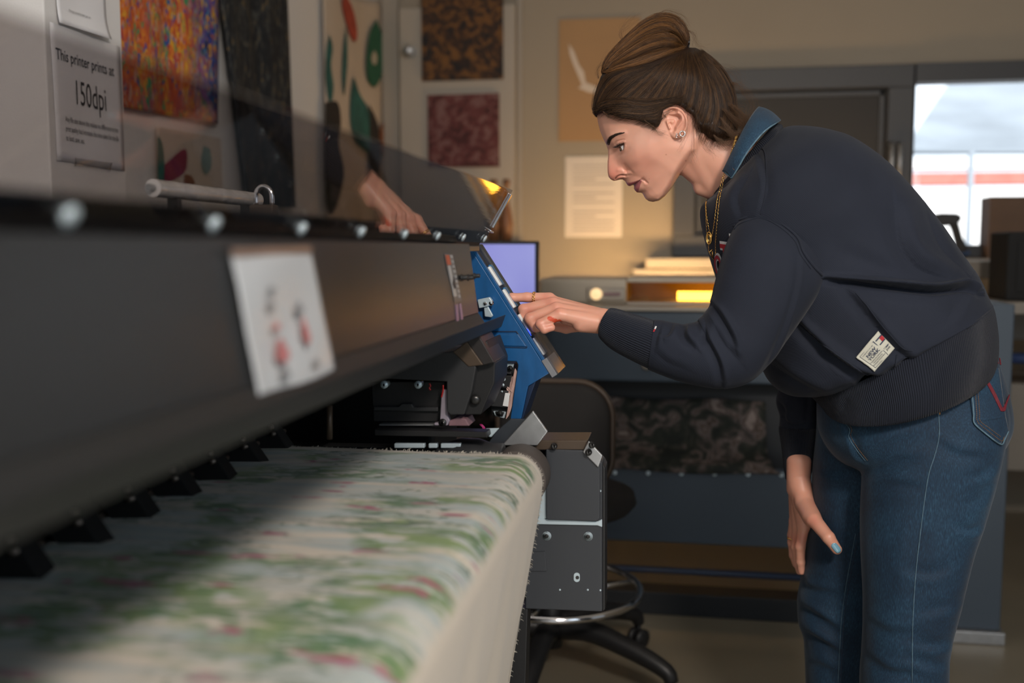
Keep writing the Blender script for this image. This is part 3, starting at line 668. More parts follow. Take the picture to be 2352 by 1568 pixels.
# raised tinted lid, hinged on the top plate
lb = P6(1111, 557); lt = P6(1178, 437); up = (lt-lb); up[1] = 0; ln = np.linalg.norm(up); up /= ln
nrm = np.array([up[2], 0, -up[0]])            # faces right/down, towards the camera
lid = []
LH = ln
# the far end of the lid is cut on a slant: bottom corner reaches further than the top
prof = [lb, lt]
far = lambda s: PY + 0.0
th = .004
e = empty('lid', (lb[0], .6, lb[2])); e.parent = pr; e.matrix_parent_inverse = Matrix.Translation(-pr.location)
def lidpt(s, y, o=0.0): p = lb + up*s*LH - nrm*o; return (p[0], y, p[2])
b_ = MB().add([lidpt(0, YN), lidpt(1, YN), lidpt(1, PY), lidpt(0, PY), lidpt(0, YN, th), lidpt(1, YN, th), lidpt(1, PY, th), lidpt(0, PY, th)],
    [(0,1,2,3), (7,6,5,4), (0,4,5,1), (3,2,6,7), (1,5,6,2), (0,3,7,4)])
bpy.data.objects.remove(e, do_unlink=True)
e = b_.build('tinted_lid', M['lid'], pr)
def strip(s0, s1, y0, y1, o0, o1, name, m, parent, bevel=0):
    v = [lidpt(s, y, o) for o in (o0, o1) for s, y in ((s0, y0), (s1, y0), (s1, y1), (s0, y1))]
    return MB().add(v, [(0,1,2,3), (7,6,5,4), (0,4,5,1), (3,2,6,7), (1,5,6,2), (0,3,7,4)]).build(name, m, parent, bevel=bevel)
strip(-.16, .17, YN, PY-.004, th+.0005, th+.004, 'mounting_strip', mat('dark_strip', (.016, .018, .022), .5, var=(10, .1)), e)
strip(.30, .93, PY-.0105, PY-.001, -.0035, -.0002, 'edge_clip', M['chrome'], e, .0006)
b_ = MB().tube([lidpt(.22, PY-.03, -.003), lidpt(.22, PY+.016, -.003)], .0013, 8).tube([lidpt(.24, PY-.008, -.006), lidpt(.24, PY-.008, .010)], .0012, 8); b_.build('latch_pin', M['chrome'], e, smooth=True)
sp0 = .16
for k, px in enumerate((1111, 1062, 1003, 927, 827, 690, 487, 155)):
    # solve the Y whose projection lies at px along the strip
    best = min(np.linspace(.2, 1.66, 1461), key=lambda y: abs(PX(lidpt(.08, y))[0]-px)); y = best
    c = np.array(lidpt(.08, y, 0))
    b_ = MB().lathe(c, nrm, [(-.006, .0016), (.001, .0016), (.001, .0062), (.0028, .0062), (.004, .004), (.0044, 0)], 16)
    rv = b_.build('rivet', M['zinc'], e, smooth=True)
    MB().lathe(c - nrm*.0046, -nrm, [(0, .0058), (.003, .0058), (.003, .003), (.005, .003), (.0052, 0)], 12).build('rivet_nut', M['screw'], rv, smooth=True)

# sticker strip on the cover, and taped paper
def covpt(s, y, o=0.0):
    d = (L_-T); n = np.array([d[2], 0, -d[0]])*-1; n /= np.linalg.norm(n); p = T + d*s + n*o; return np.array([p[0], y, p[2]])
def cov_from_px(u, v, o=.0004):
    """where the ray of a photo pixel meets the cover plate"""
    d = ray(u, v); q = (L_-T); n = np.array([-q[2], 0, q[0]]); n = n/np.linalg.norm(n)
    if n[0] < 0: n = -n
    t = ((T-CAM) @ n)/(d @ n); return CAM + d*t + n*o
def cov_quad(name, q, m, o=.0006, parent=None, th=.0004, nn=1):
    P = [cov_from_px(u, v, o) for u, v in q]; qd = (L_-T); n = np.array([-qd[2], 0, qd[0]]); n /= np.linalg.norm(n)
    if n[0] < 0: n = -n
    return MB().prism(P, n*th).build(name, m, parent)
stk = cov_quad('badge', [(1019, 583), (1038, 583), (1060, 692), (1043, 694)], mat('badge_grey', (.10, .10, .10), .35, var=(60, .2)), parent=pr)
cov_quad('badge_orange', [(1021, 586), (1029, 586), (1034, 608), (1026, 609)], mat('badge_orange_ink', (.42, .08, .03), .4, var=(60, .2)), .0012, stk)
cov_quad('badge_pale', [(1026, 611), (1032, 610), (1047, 680), (1041, 682)], mat('badge_pale_ink', (.36, .36, .36), .35, var=(60, .2)), .0012, stk)
cov_quad('badge_stroke', [(1036, 652), (1039, 633), (1044, 660), (1041, 664)], M['ink'], .0018, stk)
for k in range(9):
    v = 586 + k*11.3; u = 1032 + k*2.25
    cov_quad('badge_letter', [(u, v), (u+5, v), (u+6.4, v+7), (u+1.4, v+7)], mat('badge_ink', (.30, .30, .30), .4) if k == 0 else bpy.data.materials['badge_ink'], .0012, stk)
cov_quad('badge_tail', [(1044, 700), (1051, 698), (1053, 738), (1048, 741)], mat('badge_mauve', (.20, .13, .22), .3, var=(60, .2)), parent=stk)
cov_quad('badge_tail', [(1053, 698), (1058, 697), (1063, 733), (1058, 736)], bpy.data.materials['badge_mauve'], parent=stk)
# laminated paper sheet taped over the cover
ps = tag(empty('taped_sheet', cov_from_px(640, 750)), 'laminated white instruction sheet with red and grey print taped on printer cover', 'paper')
m_lam = mat('laminated_paper', (.44, .465, .49), .3, coat=.5, bump=(9, .2, .006), var=(6, .03)); m_lam.node_tree.nodes['Principled BSDF'].inputs['Coat Roughness'].default_value = .25
q = [(520, 585), (706, 577), (762, 862), (586, 922)]
C4 = [cov_from_px(u, v, .001) for u, v in q]; qd = (L_-T); nc = np.array([-qd[2], 0, qd[0]]); nc /= np.linalg.norm(nc); nc = nc if nc[0] > 0 else -nc
def bil(C, s, t): return (C[0]*(1-s)+C[1]*s)*(1-t) + (C[3]*(1-s)+C[2]*s)*t
def lamw(s, t): return .0012 + .0012*math.sin(s*3+t*3)**2 + .0012*math.sin(t*4+1)**2
vs = []; fs = []; n = 28
for i in range(n+1):
    for j in range(n+1): vs.append(bil(C4, j/n, i/n) + nc*lamw(j/n, i/n))
for i in range(n):
    for j in range(n): k = i*(n+1)+j; fs.append((k, k+1, k+n+2, k+n+1))
o = mesh_obj('sheet', vs, fs, m_lam, ps, True); md = o.modifiers.new('solid', 'SOLIDIFY'); md.thickness = .0005
m_r = mat('red_print', (.42, .16, .17), .35, var=(40, .2)); m_g = mat('grey_print', (.22, .23, .25), .35, var=(40, .2))
def blotch(s, t, w, h, m, name):
    N_ = 14; P = [bil(C4, s + w*math.cos(a)*(1+.3*math.sin(3*a)), t + h*math.sin(a)) for a in np.linspace(0, 2*math.pi, N_+1)[:-1]]
    P = [p + nc*(.0075) for p in P]; MB().prism(P, nc*.0002).build(name, m, ps)
for s, t, w, h, m in ((.28, .70, .07, .09, m_r), (.27, .52, .04, .03, m_r), (.62, .60, .04, .11, m_r), (.27, .86, .05, .05, m_g), (.26, .36, .04, .04, m_g), (.60, .42, .05, .05, m_g), (.68, .85, .05, .03, m_g), (.30, .26, .05, .02, m_g)): blotch(s, t, w, h, m, 'printed_mark')
cov_quad('tape', [(516, 572), (702, 565), (706, 583), (520, 592)], mat('brown_tape', (.18, .12, .09), .3, var=(20, .1)), .0045, ps)

# hooks: three small black clips on a bar at the cover's far end
for u, v in ((1057, 639), (1071, 639), (1086, 635)):
    c = cov_from_px(u, v, .006)
    MB().lathe(c - np.array([.007, 0, 0]), (1, -.15, .05), [(0, .0022), (.003, .0022), (.003, .0046), (.0045, .0046), (.0045, .003), (.012, .003), (.0125, 0)], 12).build('cable_clip', M['black'], pr, smooth=True)

# ---------------- blue end unit
BYF = 1.68; BD = .085
def solid(name, poly, m, Y=BYF, d=BD, parent=None, bevel=.0015):
    return MB().prism([AY(u, v, Y) for u, v in poly], (0, d, 0)).build(name, m, parent or pr, bevel=bevel)
bu = solid('blue_end_unit', [(1079, 566), (1262, 857), (1213, 887), (1197, 962), (1172, 962), (1190, 838), (1186, 830), (1143, 828), (1128, 806), (1119, 790), (1105, 765), (1086, 705), (1074, 640), (1068, 566)], M['blue'])
# raised trapezoid moulding and grooves
solid('moulding', [(1131, 767), (1190, 767), (1210, 796), (1121, 793)], M['blue'], BYF-.003, .003, bu)
solid('groove', [(1124, 760), (1187, 760), (1212, 797), (1209, 798), (1185, 763), (1126, 763)], M['bluedark'], BYF-.0012, .0015, bu)
solid('groove', [(1118, 795), (1211, 798), (1210, 800), (1119, 797.5)], M['bluedark'], BYF-.0012, .0015, bu)
solid('lower_fin', [(1213, 887), (1233, 871), (1222, 900), (1201, 962), (1197, 962)], M['bluedark'], BYF+.004, BD, bu)
# slanted control panel on the unit's face: edge line from top to bottom
E0 = AY(1080, 570, BYF); E1 = AY(1262, 857, BYF); ed = E1-E0; ed[1] = 0; EL = np.linalg.norm(ed); ed /= EL
en = np.array([-ed[2], 0, ed[0]]); en = en if en[0] > 0 else -en
def pan(s, y, o=0.0): p = E0 + ed*s*EL + en*o; return np.array([p[0], BYF + y, p[2]])
def panbox(name, s0, s1, y0, y1, o0, o1, m, parent, bevel=.0008):
    v = [pan(s, y, o) for o in (o0, o1) for s, y in ((s0, y0), (s1, y0), (s1, y1), (s0, y1))]
    return MB().add(v, [(0,1,2,3), (7,6,5,4), (0,4,5,1), (3,2,6,7), (1,5,6,2), (0,3,7,4)]).build(name, m, parent, bevel=bevel)
cp_ = panbox('control_panel', 0, .985, .004, BD+.012, -.002, .0025, M['bluedark'], bu)
panbox('panel_rail', -.02, .90, .070, .098, -.004, .006, M['frame_dark'], cp_)
panbox('panel_rail', .0, .97, .0, .010, .0005, .006, M['blue'], cp_)
for s0, s1 in ((.16, .325), (.345, .505), (.545, .715), (.735, .885)):
    panbox('white_key', s0+.005, s1-.008, .018, .034, .0025, .0085, M['white'], cp_, .002)
    panbox('blue_key', s0-.01, s1-.01, .038, .062, .0025, .0075, M['bluelite'], cp_, .002)
panbox('dark_slot', .05, .155, .016, .034, .002, .005, M['black'], cp_)
panbox('dark_slot', .89, .96, .016, .032, .002, .004, M['brownmetal'], cp_)
panbox('indicator', .665, .72, .010, .018, .003, .006, mat('lit_indicator', (.02, .08, .8), .3, emit=((.02, .09, .95), 1.2)), cp_)
panbox('clear_cover', .60, 1.035, -.002, .105, .0105, .0135, M['clear'], cp_)
panbox('clear_cover_foot', .90, 1.035, -.002, .105, .0, .0105, mat('frosted_grey', (.20, .205, .22), .5, var=(30, .1)), cp_)
# bracket and latch on the unit
br = solid('hinge_bracket', [(1096, 688), (1124, 682), (1130, 690), (1131, 697), (1120, 704), (1100, 708)], M['zinc'], BYF-.016, .012, bu)
solid('bracket_tongue', [(1111, 706), (1121, 703), (1133, 725), (1128, 729), (1113, 727)], M['zinc'], BYF-.012, .004, br)
q = AY(1114, 697, BYF-.016); MB().lathe(q, (0, -1, 0), [(0, .0035), (.001, .0035), (.0015, .002), (.003, .002), (.003, 0)], 14).build('bracket_screw', M['chrome'], br, smooth=True)
q = AY(1128, 696, BYF-.012); MB().lathe(q, (.5, -1, .1), [(-.004, .004), (.001, .0048), (.003, .0045), (.004, 0)], 14).build('bracket_pin', M['chrome'], br, smooth=True)
# circuit stack in the opening
st_ = solid('valve_block', [(1136, 842), (1180, 836), (1184, 870), (1171, 940), (1160, 960), (1130, 955), (1126, 930)], M['black'], BYF+.018, .04, bu)
solid('block_plate', [(1141, 832), (1182, 834), (1176, 850), (1139, 845)], M['zinc'], BYF+.014, .004, st_)
solid('block_module', [(1139, 842), (1176, 846), (1174, 860), (1138, 856)], M['char'], BYF+.008, .01, st_)
solid('block_module', [(1137, 862), (1176, 862), (1170, 892), (1132, 890)], M['black'], BYF+.006, .012, st_)
solid('block_module', [(1131, 896), (1169, 897), (1163, 936), (1127, 933)], M['char'], BYF+.004, .014, st_)
solid('block_foot', [(1132, 944), (1163, 946), (1158, 961), (1137, 956)], M['zinc'], BYF+.012, .008, st_)
solid('block_foot_pad', [(1137, 945), (1158, 947), (1154, 957), (1140, 954)], M['black'], BYF+.009, .008, st_)
solid('white_tag', [(1160, 902), (1171, 903), (1167, 934), (1154, 932), (1157, 918)], M['white'], BYF+.0025, .0015, st_)
for u, v, r in ((1155, 844, .0024), (1171, 846, .0040), (1157, 871, .0026), (1155, 884, .0022), (1147, 950, .0042), (1153, 899, .0015)):
    q = AY(u, v, BYF+.004); MB().lathe(q, (0, -1, 0), [(-.004, r*1.2), (.0005, r*1.2), (.0005, r*.8), (.0022, r*.8), (.0022, r*.3), (.0012, 0)], 14).build('block_screw', M['screw'] if r > .003 else M['zinc'], st_, smooth=True)
# crumpled tissue wedged in the block
tis = [(1184, 846), (1190, 858), (1187, 880), (1182, 905), (1178, 925), (1168, 955), (1163, 962), (1170, 935), (1174, 912), (1166, 900), (1160, 884), (1170, 890), (1172, 868), (1180, 862)]
v0_ = []; rr_ = random.Random(3)
b_ = MB(); P = [AY(u, v, BYF+.003 + .006*rr_.random()) for u, v in tis]; c = sum(P)/len(P) + np.array([0, -.004, 0])
for i in range(len(P)): b_.add([P[i], P[(i+1) % len(P)], c + np.array([0, .004*rr_.random(), 0])], [(0, 1, 2)])
o = b_.build('tissue_scrap', mat('pinkish_tissue', (.50, .33, .29), .9, var=(60, .25)), st_); md = o.modifiers.new('solid', 'SOLIDIFY'); md.thickness = .001
q = AY(1124, 786, BYF-.004); MB().lathe(q, (0, -1, 0), [(0, .0062), (.003, .0062), (.003, .003), (.0015, 0)], 16).build('cap_screw', M['screw'], bu, smooth=True)

# ---------------- carriage under the cover
CYF = 1.50
ca = solid('carriage', [(1028, 808), (1076, 801), (1093, 845), (1083, 900), (1066, 952), (1034, 952), (1027, 944), (1026, 876), (860, 868), (850, 820)], M['char'], CYF, .12)
solid('carriage_side', [(1076, 801), (1118, 782), (1137, 835), (1135, 880), (1104, 952), (1068, 952), (1083, 900), (1093, 845)], M['black'], CYF+.02, .12, ca)
solid('carriage_chamfer', [(1040, 808), (1072, 784), (1110, 838), (1076, 842)], M['brownmetal'], CYF-.002, .10, ca)
solid('carriage_top', [(1072, 784), (1100, 770), (1136, 832), (1110, 838)], mat('dark_brushed', (.05, .045, .045), .35, metal=.5, var=(30, .2)), CYF+.0, .10, ca)
solid('head_block', [(852, 876), (1022, 876), (1012, 968), (858, 968)], M['black'], CYF+.03, .10, ca)
solid('head_ledge', [(858, 934), (915, 934), (922, 927), (945, 927), (950, 935), (1006, 935), (1006, 945), (858, 943)], M['char'], CYF+.022, .02, ca)
solid('metal_bracket', [(1014, 895), (1027, 893), (1028, 952), (1033, 966), (1028, 977), (997, 977), (997, 971), (1010, 970)], mat('stained_metal', (.34, .30, .36), .45, metal=.4, var=(25, .25)), CYF+.012, .012, ca)
solid('base_skid', [(1032, 966), (1050, 958), (1070, 962), (1078, 978), (1030, 978)], mat('stained_skid', (.22, .12, .14), .6, var=(25, .3)), CYF+.016, .05, ca)
solid('base_runner', [(870, 974), (1000, 974), (1000, 978), (870, 978)], M['steel'], CYF+.02, .02, ca)
for u, v, m, r in ((883, 883, 'zinc', .0062), (961, 883, 'zinc', .0062), (1017, 970, 'screw', .0062)):
    q = AY(u, v, CYF+.012); MB().lathe(q, (0, -1, 0), [(-.02, r*.7), (0, r), (.002, r), (.002, r*.75), (.0045, r*.65), (.0045, r*.3), (.003, 0)], 18).build('carriage_bolt', M[m], ca, smooth=True)
q = AY(1092, 917, CYF+.018); MB().lathe(q, (.2, -1, 0), [(0, .008), (.006, .008), (.008, .004), (.008, 0)], 18).build('carriage_knob', M['screw'], ca, smooth=True)
b_ = MB(); m_red = mat('red_wire', (.35, .01, .01), .4, var=(20, .1)); m_mag = mat('magenta_wire', (.42, .01, .16), .4, var=(20, .1))
MB().tube(catmull([AY(u, v, CYF+.014) for u, v in ((986, 880), (989, 886), (986, 890), (989, 896))], 12), .0013, 8).build('red_wire', m_red, ca, smooth=True)
MB().tube(catmull([AY(u, v, CYF+.008) for u, v in ((1018, 884), (1018, 895), (1016, 905), (1014, 912))], 12), .0012, 8).build('red_wire', m_red, ca, smooth=True)
for k in range(3): MB().tube(catmull([AY(u+k*2, v, BYF+.02) for u, v in ((1102, 974), (1109, 982), (1108, 992), (1103, 1000))], 12), .0011, 8).build('magenta_wire', m_mag, pr, smooth=True)
# vertical steel rod and small rail ends
q = AY(757, 932, 1.35); q2 = AY(757, 1008, 1.35); MB().tube([q, q2], .0042, 10).build('guide_rod', M['brownmetal'], pr, smooth=True)
# capping rail below the carriage
solid('capping_rail', [(860, 986), (1118, 992), (1120, 1005), (860, 1000)], M['black'], CYF-.0, .03)
solid('cap_plate', [(1115, 984), (1147, 983), (1128, 1004), (1122, 1003)], M['zinc'], CYF+.03, .004)
for u0, u1 in ((905, 975), (984, 1004), (1012, 1058)): solid('pale_cap', [(u0, 1018), (u1, 1018), (u1, 1029), (u0, 1029)], M['zinc'], CYF+.02, .01)
solid('bed_front', [(740, 1024), (1120, 1030), (1120, 1060), (740, 1060)], M['black'], CYF+.05, .03)
for a, b in (((795, 1030), (745, 1062)), ((840, 1030), (795, 1062)), ((1008, 1033), (975, 1062))): MB().tube([AY(*a, CYF+.045), AY(*b, CYF-.0)], .0016, 8).build('bed_strip', M['brownmetal'], pr)
q = AY(970, 1040, CYF+.04); MB().lathe(q, (0, -1, .4), [(0, .004), (.003, .003), (.004, 0)], 12).build('bed_stud', M['chrome'], pr, smooth=True)
# dark dome guide and pipe near the roller
b_ = MB(); c0_ = AY(1050, 1062, 1.545); b_.lathe(c0_ - np.array([.055, 0, .0]), (1, 0, 0), [(0, .015), (.03, .030), (.06, .040), (.09, .040), (.11, .034), (.13, .034), (.131, .028)], 28); b_.build('paper_guide', M['char'], pr, smooth=True)

# polished end plates
dk = solid('angled_plate', [(1172, 962), (1222, 962), (1224, 944), (1257, 991), (1233, 1024), (1140, 1024), (1118, 1022), (1140, 990)], mat('dark_slate_metal', (.05, .058, .07), .35, metal=.4, var=(9, .15)), 1.583, .005)
solid('brushed_face', [(1224, 943), (1258, 991), (1234, 1023), (1152, 1023)], M['steel'], 1.577, .005, dk)

# ---------------- front end box (feed unit)
FB = 1.60
fbx = solid('feed_box', [(1252, 1028), (1340, 1028), (1383, 1062), (1383, 1405), (1206, 1398), (1208, 1200), (1240, 1195)], M['boxgrey'], FB, .05, bevel=.002)
solid('feed_box_lid', [(1124, 1022), (1148, 1011), (1350, 1011), (1341, 1033), (1126, 1033)], M['brownmetal'], FB-.006, .075, fbx)
solid('box_inner', [(1150, 1034), (1250, 1034), (1250, 1200), (1150, 1200)], M['bgdark'], FB+.03, .04, fbx)
solid('light_plate', [(1240, 1072), (1256, 1050), (1256, 1190), (1236, 1195)], M['zinc'], FB-.002, .004, fbx)
solid('light_plate', [(1230, 1190), (1372, 1197), (1383, 1192), (1383, 1211), (1372, 1207), (1226, 1204)], M['zinc'], FB-.0035, .003, fbx)
solid('upper_door', [(1254, 1032), (1338, 1034), (1378, 1068), (1378, 1190), (1370, 1197), (1258, 1194), (1254, 1190)], M['boxgrey'], FB-.010, .008, fbx)
solid('corner_bracket', [(1352, 1012), (1384, 1046), (1374, 1074), (1338, 1038)], M['steel'], FB-.014, .004, fbx)
for u, v in ((1358, 1024), (1350, 1041), (1271, 1027)):
    q = AY(u, v, FB-.012); MB().lathe(q, (.3, -1, .5), [(0, .004), (.005, .004), (.005, .0055), (.009, .0055), (.009, .002), (.006, 0)], 12).build('bracket_bolt', M['screw'], fbx, smooth=True)
for u, v, s in ((1256, 1230, 1), (1351, 1231, 1), (1220, 1292, 1)):
    q = AY(u, v, FB); rb = MB().lathe(q, (0, -1, 0), [(0, .0075*s), (.0016, .0075*s), (.002, .0068*s), (.0012, .004*s), (.0011, 0)], 22).build('grommet', M['zinc'], fbx, smooth=True)
    MB().lathe(q - np.array([0, .0006, 0]), (0, -1, 0), [(0, .0035), (.0016, .0035), (.0022, .002), (.0022, 0)], 12).build('grommet_pin', M['screw'], rb)
q = AY(1325, 1325, FB); sl = rrect(-.005, .005, -.0078, .0078, .0049)
g_ = MB().prism([q + np.array([x, 0, z]) for x, z in sl], (0, -.0015, 0)).build('slot_grommet', M['zinc'], fbx)
MB().lathe(q + np.array([.001, -.0014, 0]), (0, -1, 0), [(0, .003), (.001, .003), (.001, 0)], 12).build('grommet_pin', M['screw'], g_)
for u, v in ((1286, 1354), (1350, 1354), (1379, 1355), (1379, 1127)):
    q = AY(u, v, FB); MB().lathe(q, (0, -1, 0), [(0, .0018), (.001, .0014), (.0012, 0)], 10).build('small_screw', M['zinc'], fbx)
solid('side_cover', [(1383, 1062), (1390, 1075), (1390, 1400), (1383, 1405)], M['black'], FB+.01, .05, fbx)
solid('latch_flap', [(1210, 1268), (1252, 1266), (1256, 1312), (1210, 1312)], M['boxgrey'], FB-.002, .002, fbx)
solid('box_leg', [(1150, 1398), (1212, 1398), (1200, 1800), (1150, 1800)], M['black'], FB, .04, fbx)
# foam roller the fabric runs over
RC = AY(1182, 1108, 1.5); RR = .041
ro = MB().lathe((RC[0], YN, RC[2]), (0, 1, 0), [(0, RR), (2.135, RR), (2.155, RR-.006), (2.155, .01), (2.20, .01), (2.2, 0)], 48).build('foam_roller', M['rubber'], pr, smooth=False, auto=True)

MB().lathe((RC[0], 1.505, RC[2]), (0, 1, 0), [(0, .044), (.004, .0475), (.066, .0475), (.072, .044), (.072, .012), (.09, .012)], 48).build('foam_collar', M['rubber'], pr, auto=True)

# ---------------- printed fabric
fb = mat('printed_fabric', (.6, .55, .48), .62); N, L, b = nodes_of(fb)
tc = N.new('ShaderNodeUVMap'); tc.uv_map = 'UVMap'      # u: metres along the cloth, v: metres along the roller
sx_ = N.new('ShaderNodeSeparateXYZ'); L.new(tc.outputs[0], sx_.inputs[0])
def noise(scale, stretch, off=(0, 0, 0), detail=4, dist=0):
    mp = N.new('ShaderNodeMapping'); mp.inputs['Scale'].default_value = stretch; mp.inputs['Location'].default_value = off; L.new(tc.outputs[0], mp.inputs[0])
    t = N.new('ShaderNodeTexNoise'); t.inputs['Scale'].default_value = scale; t.inputs['Detail'].default_value = detail; t.inputs['Distortion'].default_value = dist; L.new(mp.outputs[0], t.inputs['Vector']); return t.outputs[0]
def math_(op, a, b_=None, clamp=False):
    m = N.new('ShaderNodeMath'); m.operation = op; m.use_clamp = clamp
    for i, x in enumerate((a, b_)):
        if x is None: continue
        if isinstance(x, (int, float)): m.inputs[i].default_value = x
        else: L.new(x, m.inputs[i])
    return m.outputs[0]
def step(x, lo, hi):
    r = N.new('ShaderNodeMapRange'); r.inputs[1].default_value = lo; r.inputs[2].default_value = hi; L.new(x, r.inputs[0]); return r.outputs[0]
def mixc(f, a, c):
    m = N.new('ShaderNodeMix'); m.data_type = 'RGBA'; L.new(f, m.inputs['Factor'])
    for i, x in ((6, a), (7, c)):
        if isinstance(x, tuple): m.inputs[i].default_value = x + (1,)
        else: L.new(x, m.inputs[i])
    return m.outputs[2]
cloth = (.58, .52, .44)
streak = noise(9, (.6, 5, 1), detail=3)
base = mixc(step(streak, .36, .60), cloth, (.36, .42, .42))
big = noise(5.5, (1.0, 1.4, 1), (3, 1, 0), 3, .4); fine = noise(34, (.6, 2.0, 1), (0, 5, 0), 3, 1.0)
leaf = math_('MULTIPLY', step(big, .46, .56), step(fine, .42, .50))
leafc = mixc(step(noise(14, (1, 1, 1), (9, 0, 0)), .4, .6), (.085, .175, .085), (.19, .27, .11))
c1 = mixc(leaf, base, leafc)
twig = math_('MULTIPLY', step(noise(7, (1, 1.5, 1), (1, 7, 0), 2), .46, .58), step(noise(45, (.6, 1.8, 1), (2, 2, 0), 2, 1.5), .56, .62))
c1 = mixc(twig, c1, (.10, .15, .10))
fl_ = math_('MULTIPLY', step(noise(15, (.7, 2.0, 1), (5, 3, 0), 2), .62, .67), step(noise(30, (1, 2, 1), (4, 4, 0), 2), .42, .52))
c1 = mixc(fl_, c1, (.34, .075, .14))
at = N.new('ShaderNodeAttribute'); at.attribute_name = 'Col'     # red channel: how printed the cloth is
sc = N.new('ShaderNodeSeparateColor'); L.new(at.outputs['Color'], sc.inputs[0])
L.new(mixc(sc.outputs[0], cloth, c1), b.inputs['Base Color'])
wv = noise(30, (.25, 7, 1), (0, 0, 0), 3); w2_ = noise(700, (1, 1, 1), detail=1)
h_ = math_('ADD', math_('MULTIPLY', wv, .8), math_('MULTIPLY', w2_, .15))
bp = N.new('ShaderNodeBump'); bp.inputs['Strength'].default_value = .5; bp.inputs['Distance'].default_value = .003; L.new(h_, bp.inputs['Height']); L.new(bp.outputs[0], b.inputs['Normal'])
b.inputs['Sheen Weight'].default_value = .15
fe = AY(690, 1068, 1.5); FYE = 1.5; ztop = RC[2]+RR+.002
R1 = RR + .002
path = [(fe[0]-.08, ztop-.004), (fe[0], ztop-.001), (fe[0]+.12, ztop-.0), (RC[0]-.08, ztop), (RC[0]-.02, ztop)]
pp = [np.array(p) for p in catmull(path, 40)]
for a_ in np.linspace(80, -8, 22): t = math.radians(a_); pp.append(np.array([RC[0]+R1*math.cos(t), RC[2]+R1*math.sin(t)]))
ends = [(RC[0]+R1, RC[2]-.012), (RC[0]+R1-.010, RC[2]-.08), (RC[0]+R1-.030, RC[2]-.20), (RC[0]+R1-.055, RC[2]-.34), (RC[0]+R1-.075, RC[2]-.50)]
for p in catmull(ends, 30)[1:]: pp.append(p)
pp = np.array(pp); sl_ = np.r_[0, np.cumsum(np.linalg.norm(np.diff(pp, axis=0), axis=1))]
iroll = 40 + 15
ny = 260; ys = np.linspace(FYE, -.45, ny); vs = []; uv = []; at_ = []
for i, p in enumerate(pp):
    hang_ = max(0, (i-60)/ (len(pp)-60)); flat = max(0, 1 - i/45)
    for j, y in enumerate(ys):
        jag = .0012*math.sin(i*2.9)*math.sin(i*1.3) if j == 0 else 0
        xx = p[0] + hang_*(.010*math.sin(y*24+hang_*2) + .006*math.sin(y*55+1))
        zz = p[1] + .0018*flat*math.sin(y*46+p[0]*6) + .0012*math.sin(y*90+p[0]*15)*(.3+flat*.7)
        if i <= 55: zz += .0016*abs(math.sin(y*33 + p[0]*5))
        vs.append((xx, y + jag - hang_*.015*(j == 0), zz)); uv.append((sl_[i], y))
        edge = min(1, max(0, (FYE - y - .014)/.012)); pr_i = 1 if i < iroll-4 else max(0, 1-(i-iroll+4)/4)
        at_.append((edge*pr_i, 0, 0))
fs = []
for i in range(len(pp)-1):
    for j in range(ny-1): k = i*ny+j; fs.append((k, k+1, k+ny+1, k+ny))
fo = mesh_obj('printed_cloth', np.array(vs), np.array(fs), fb, None, True, attr=np.array(at_), uv=np.array(uv))
md = fo.modifiers.new('solid', 'SOLIDIFY'); md.thickness = .0012; md.offset = 1
tag(fo, 'cream cloth printed with green leaves and magenta flowers, running over the foam roller', 'fabric')
# frayed selvedge threads
b_ = MB(); rr_ = random.Random(11)
for i in range(2, len(pp)-1):
    for k in range(7 if i < 62 else 3):
        t = rr_.random(); p = pp[i]*(1-t) + pp[i+1]*t
        l = .004 + .007*rr_.random(); a = rr_.uniform(-.6, .6)
        p0 = np.array([p[0], FYE-.001, p[1]]); p1 = p0 + np.array([a*l*.6, l*.5, l*.55*rr_.random()]); 
        if i >= 62: p1 = p0 + np.array([l*.5*rr_.random(), l*.5, -l*.4])
        b_.tube([p0, (p0+p1)/2 + np.array([0, 0, .001]), p1], [.0005, .0004, .0002], 4, caps=False)
b_.build('frayed_edge', mat('thread', (.58, .54, .46), .8, var=(90, .1)), fo, smooth=True)

# long pale roller tube and padlock behind the lid
a = AX(352, 440, -.70); b = AX(590, 452, -.70)
cz = (a[2]+b[2])/2
tb_ = tag(empty('roll_tube', (-.70, (a[1]+b[1])/2, TZ)), 'pale plastic covered roll lying behind the raised lid by the padlock', 'roll')
MB().lathe((-.70, a[1], cz), (0, 1, 0), [(0, .012), (b[1]-a[1], .012)], 24).build('wrapped_roll', mat('pale_wrap', (.66, .65, .64), .15, coat=.6, bump=(20, .6, .01), var=(15, .1)), tb_, auto=True)
MB().lathe((-.70, a[1]-.012, cz), (0, 1, 0), [(0, .005), (b[1]-a[1]+.024, .005)], 16).build('core', M['steel'], tb_, auto=True)
for y in (a[1]+.05, b[1]-.05): MB().box((-.707, y, TZ-.001), (-.693, y+.014, cz-.008)).build('cradle', M['screw'], tb_)
pk = AY(605, 478, 1.45); lk = tag(empty('padlock', pk), 'padlock with a shiny steel shackle on the printer top behind the lid', 'padlock')
sh = [(589, 470), (588, 447), (593, 434), (605, 428), (618, 434), (624, 447), (625, 470)]
MB().tube(catmull([AY(u, v, 1.45) for u, v in sh], 30), .0036, 12).build('shackle', M['chrome'], lk, smooth=True)
a = AY(580, 560, 1.45); c = AY(633, 470, 1.45); MB().box((a[0], 1.44, TZ-.001), (c[0], 1.462, c[2]), .003).build('lock_body', M['brownmetal'], lk)

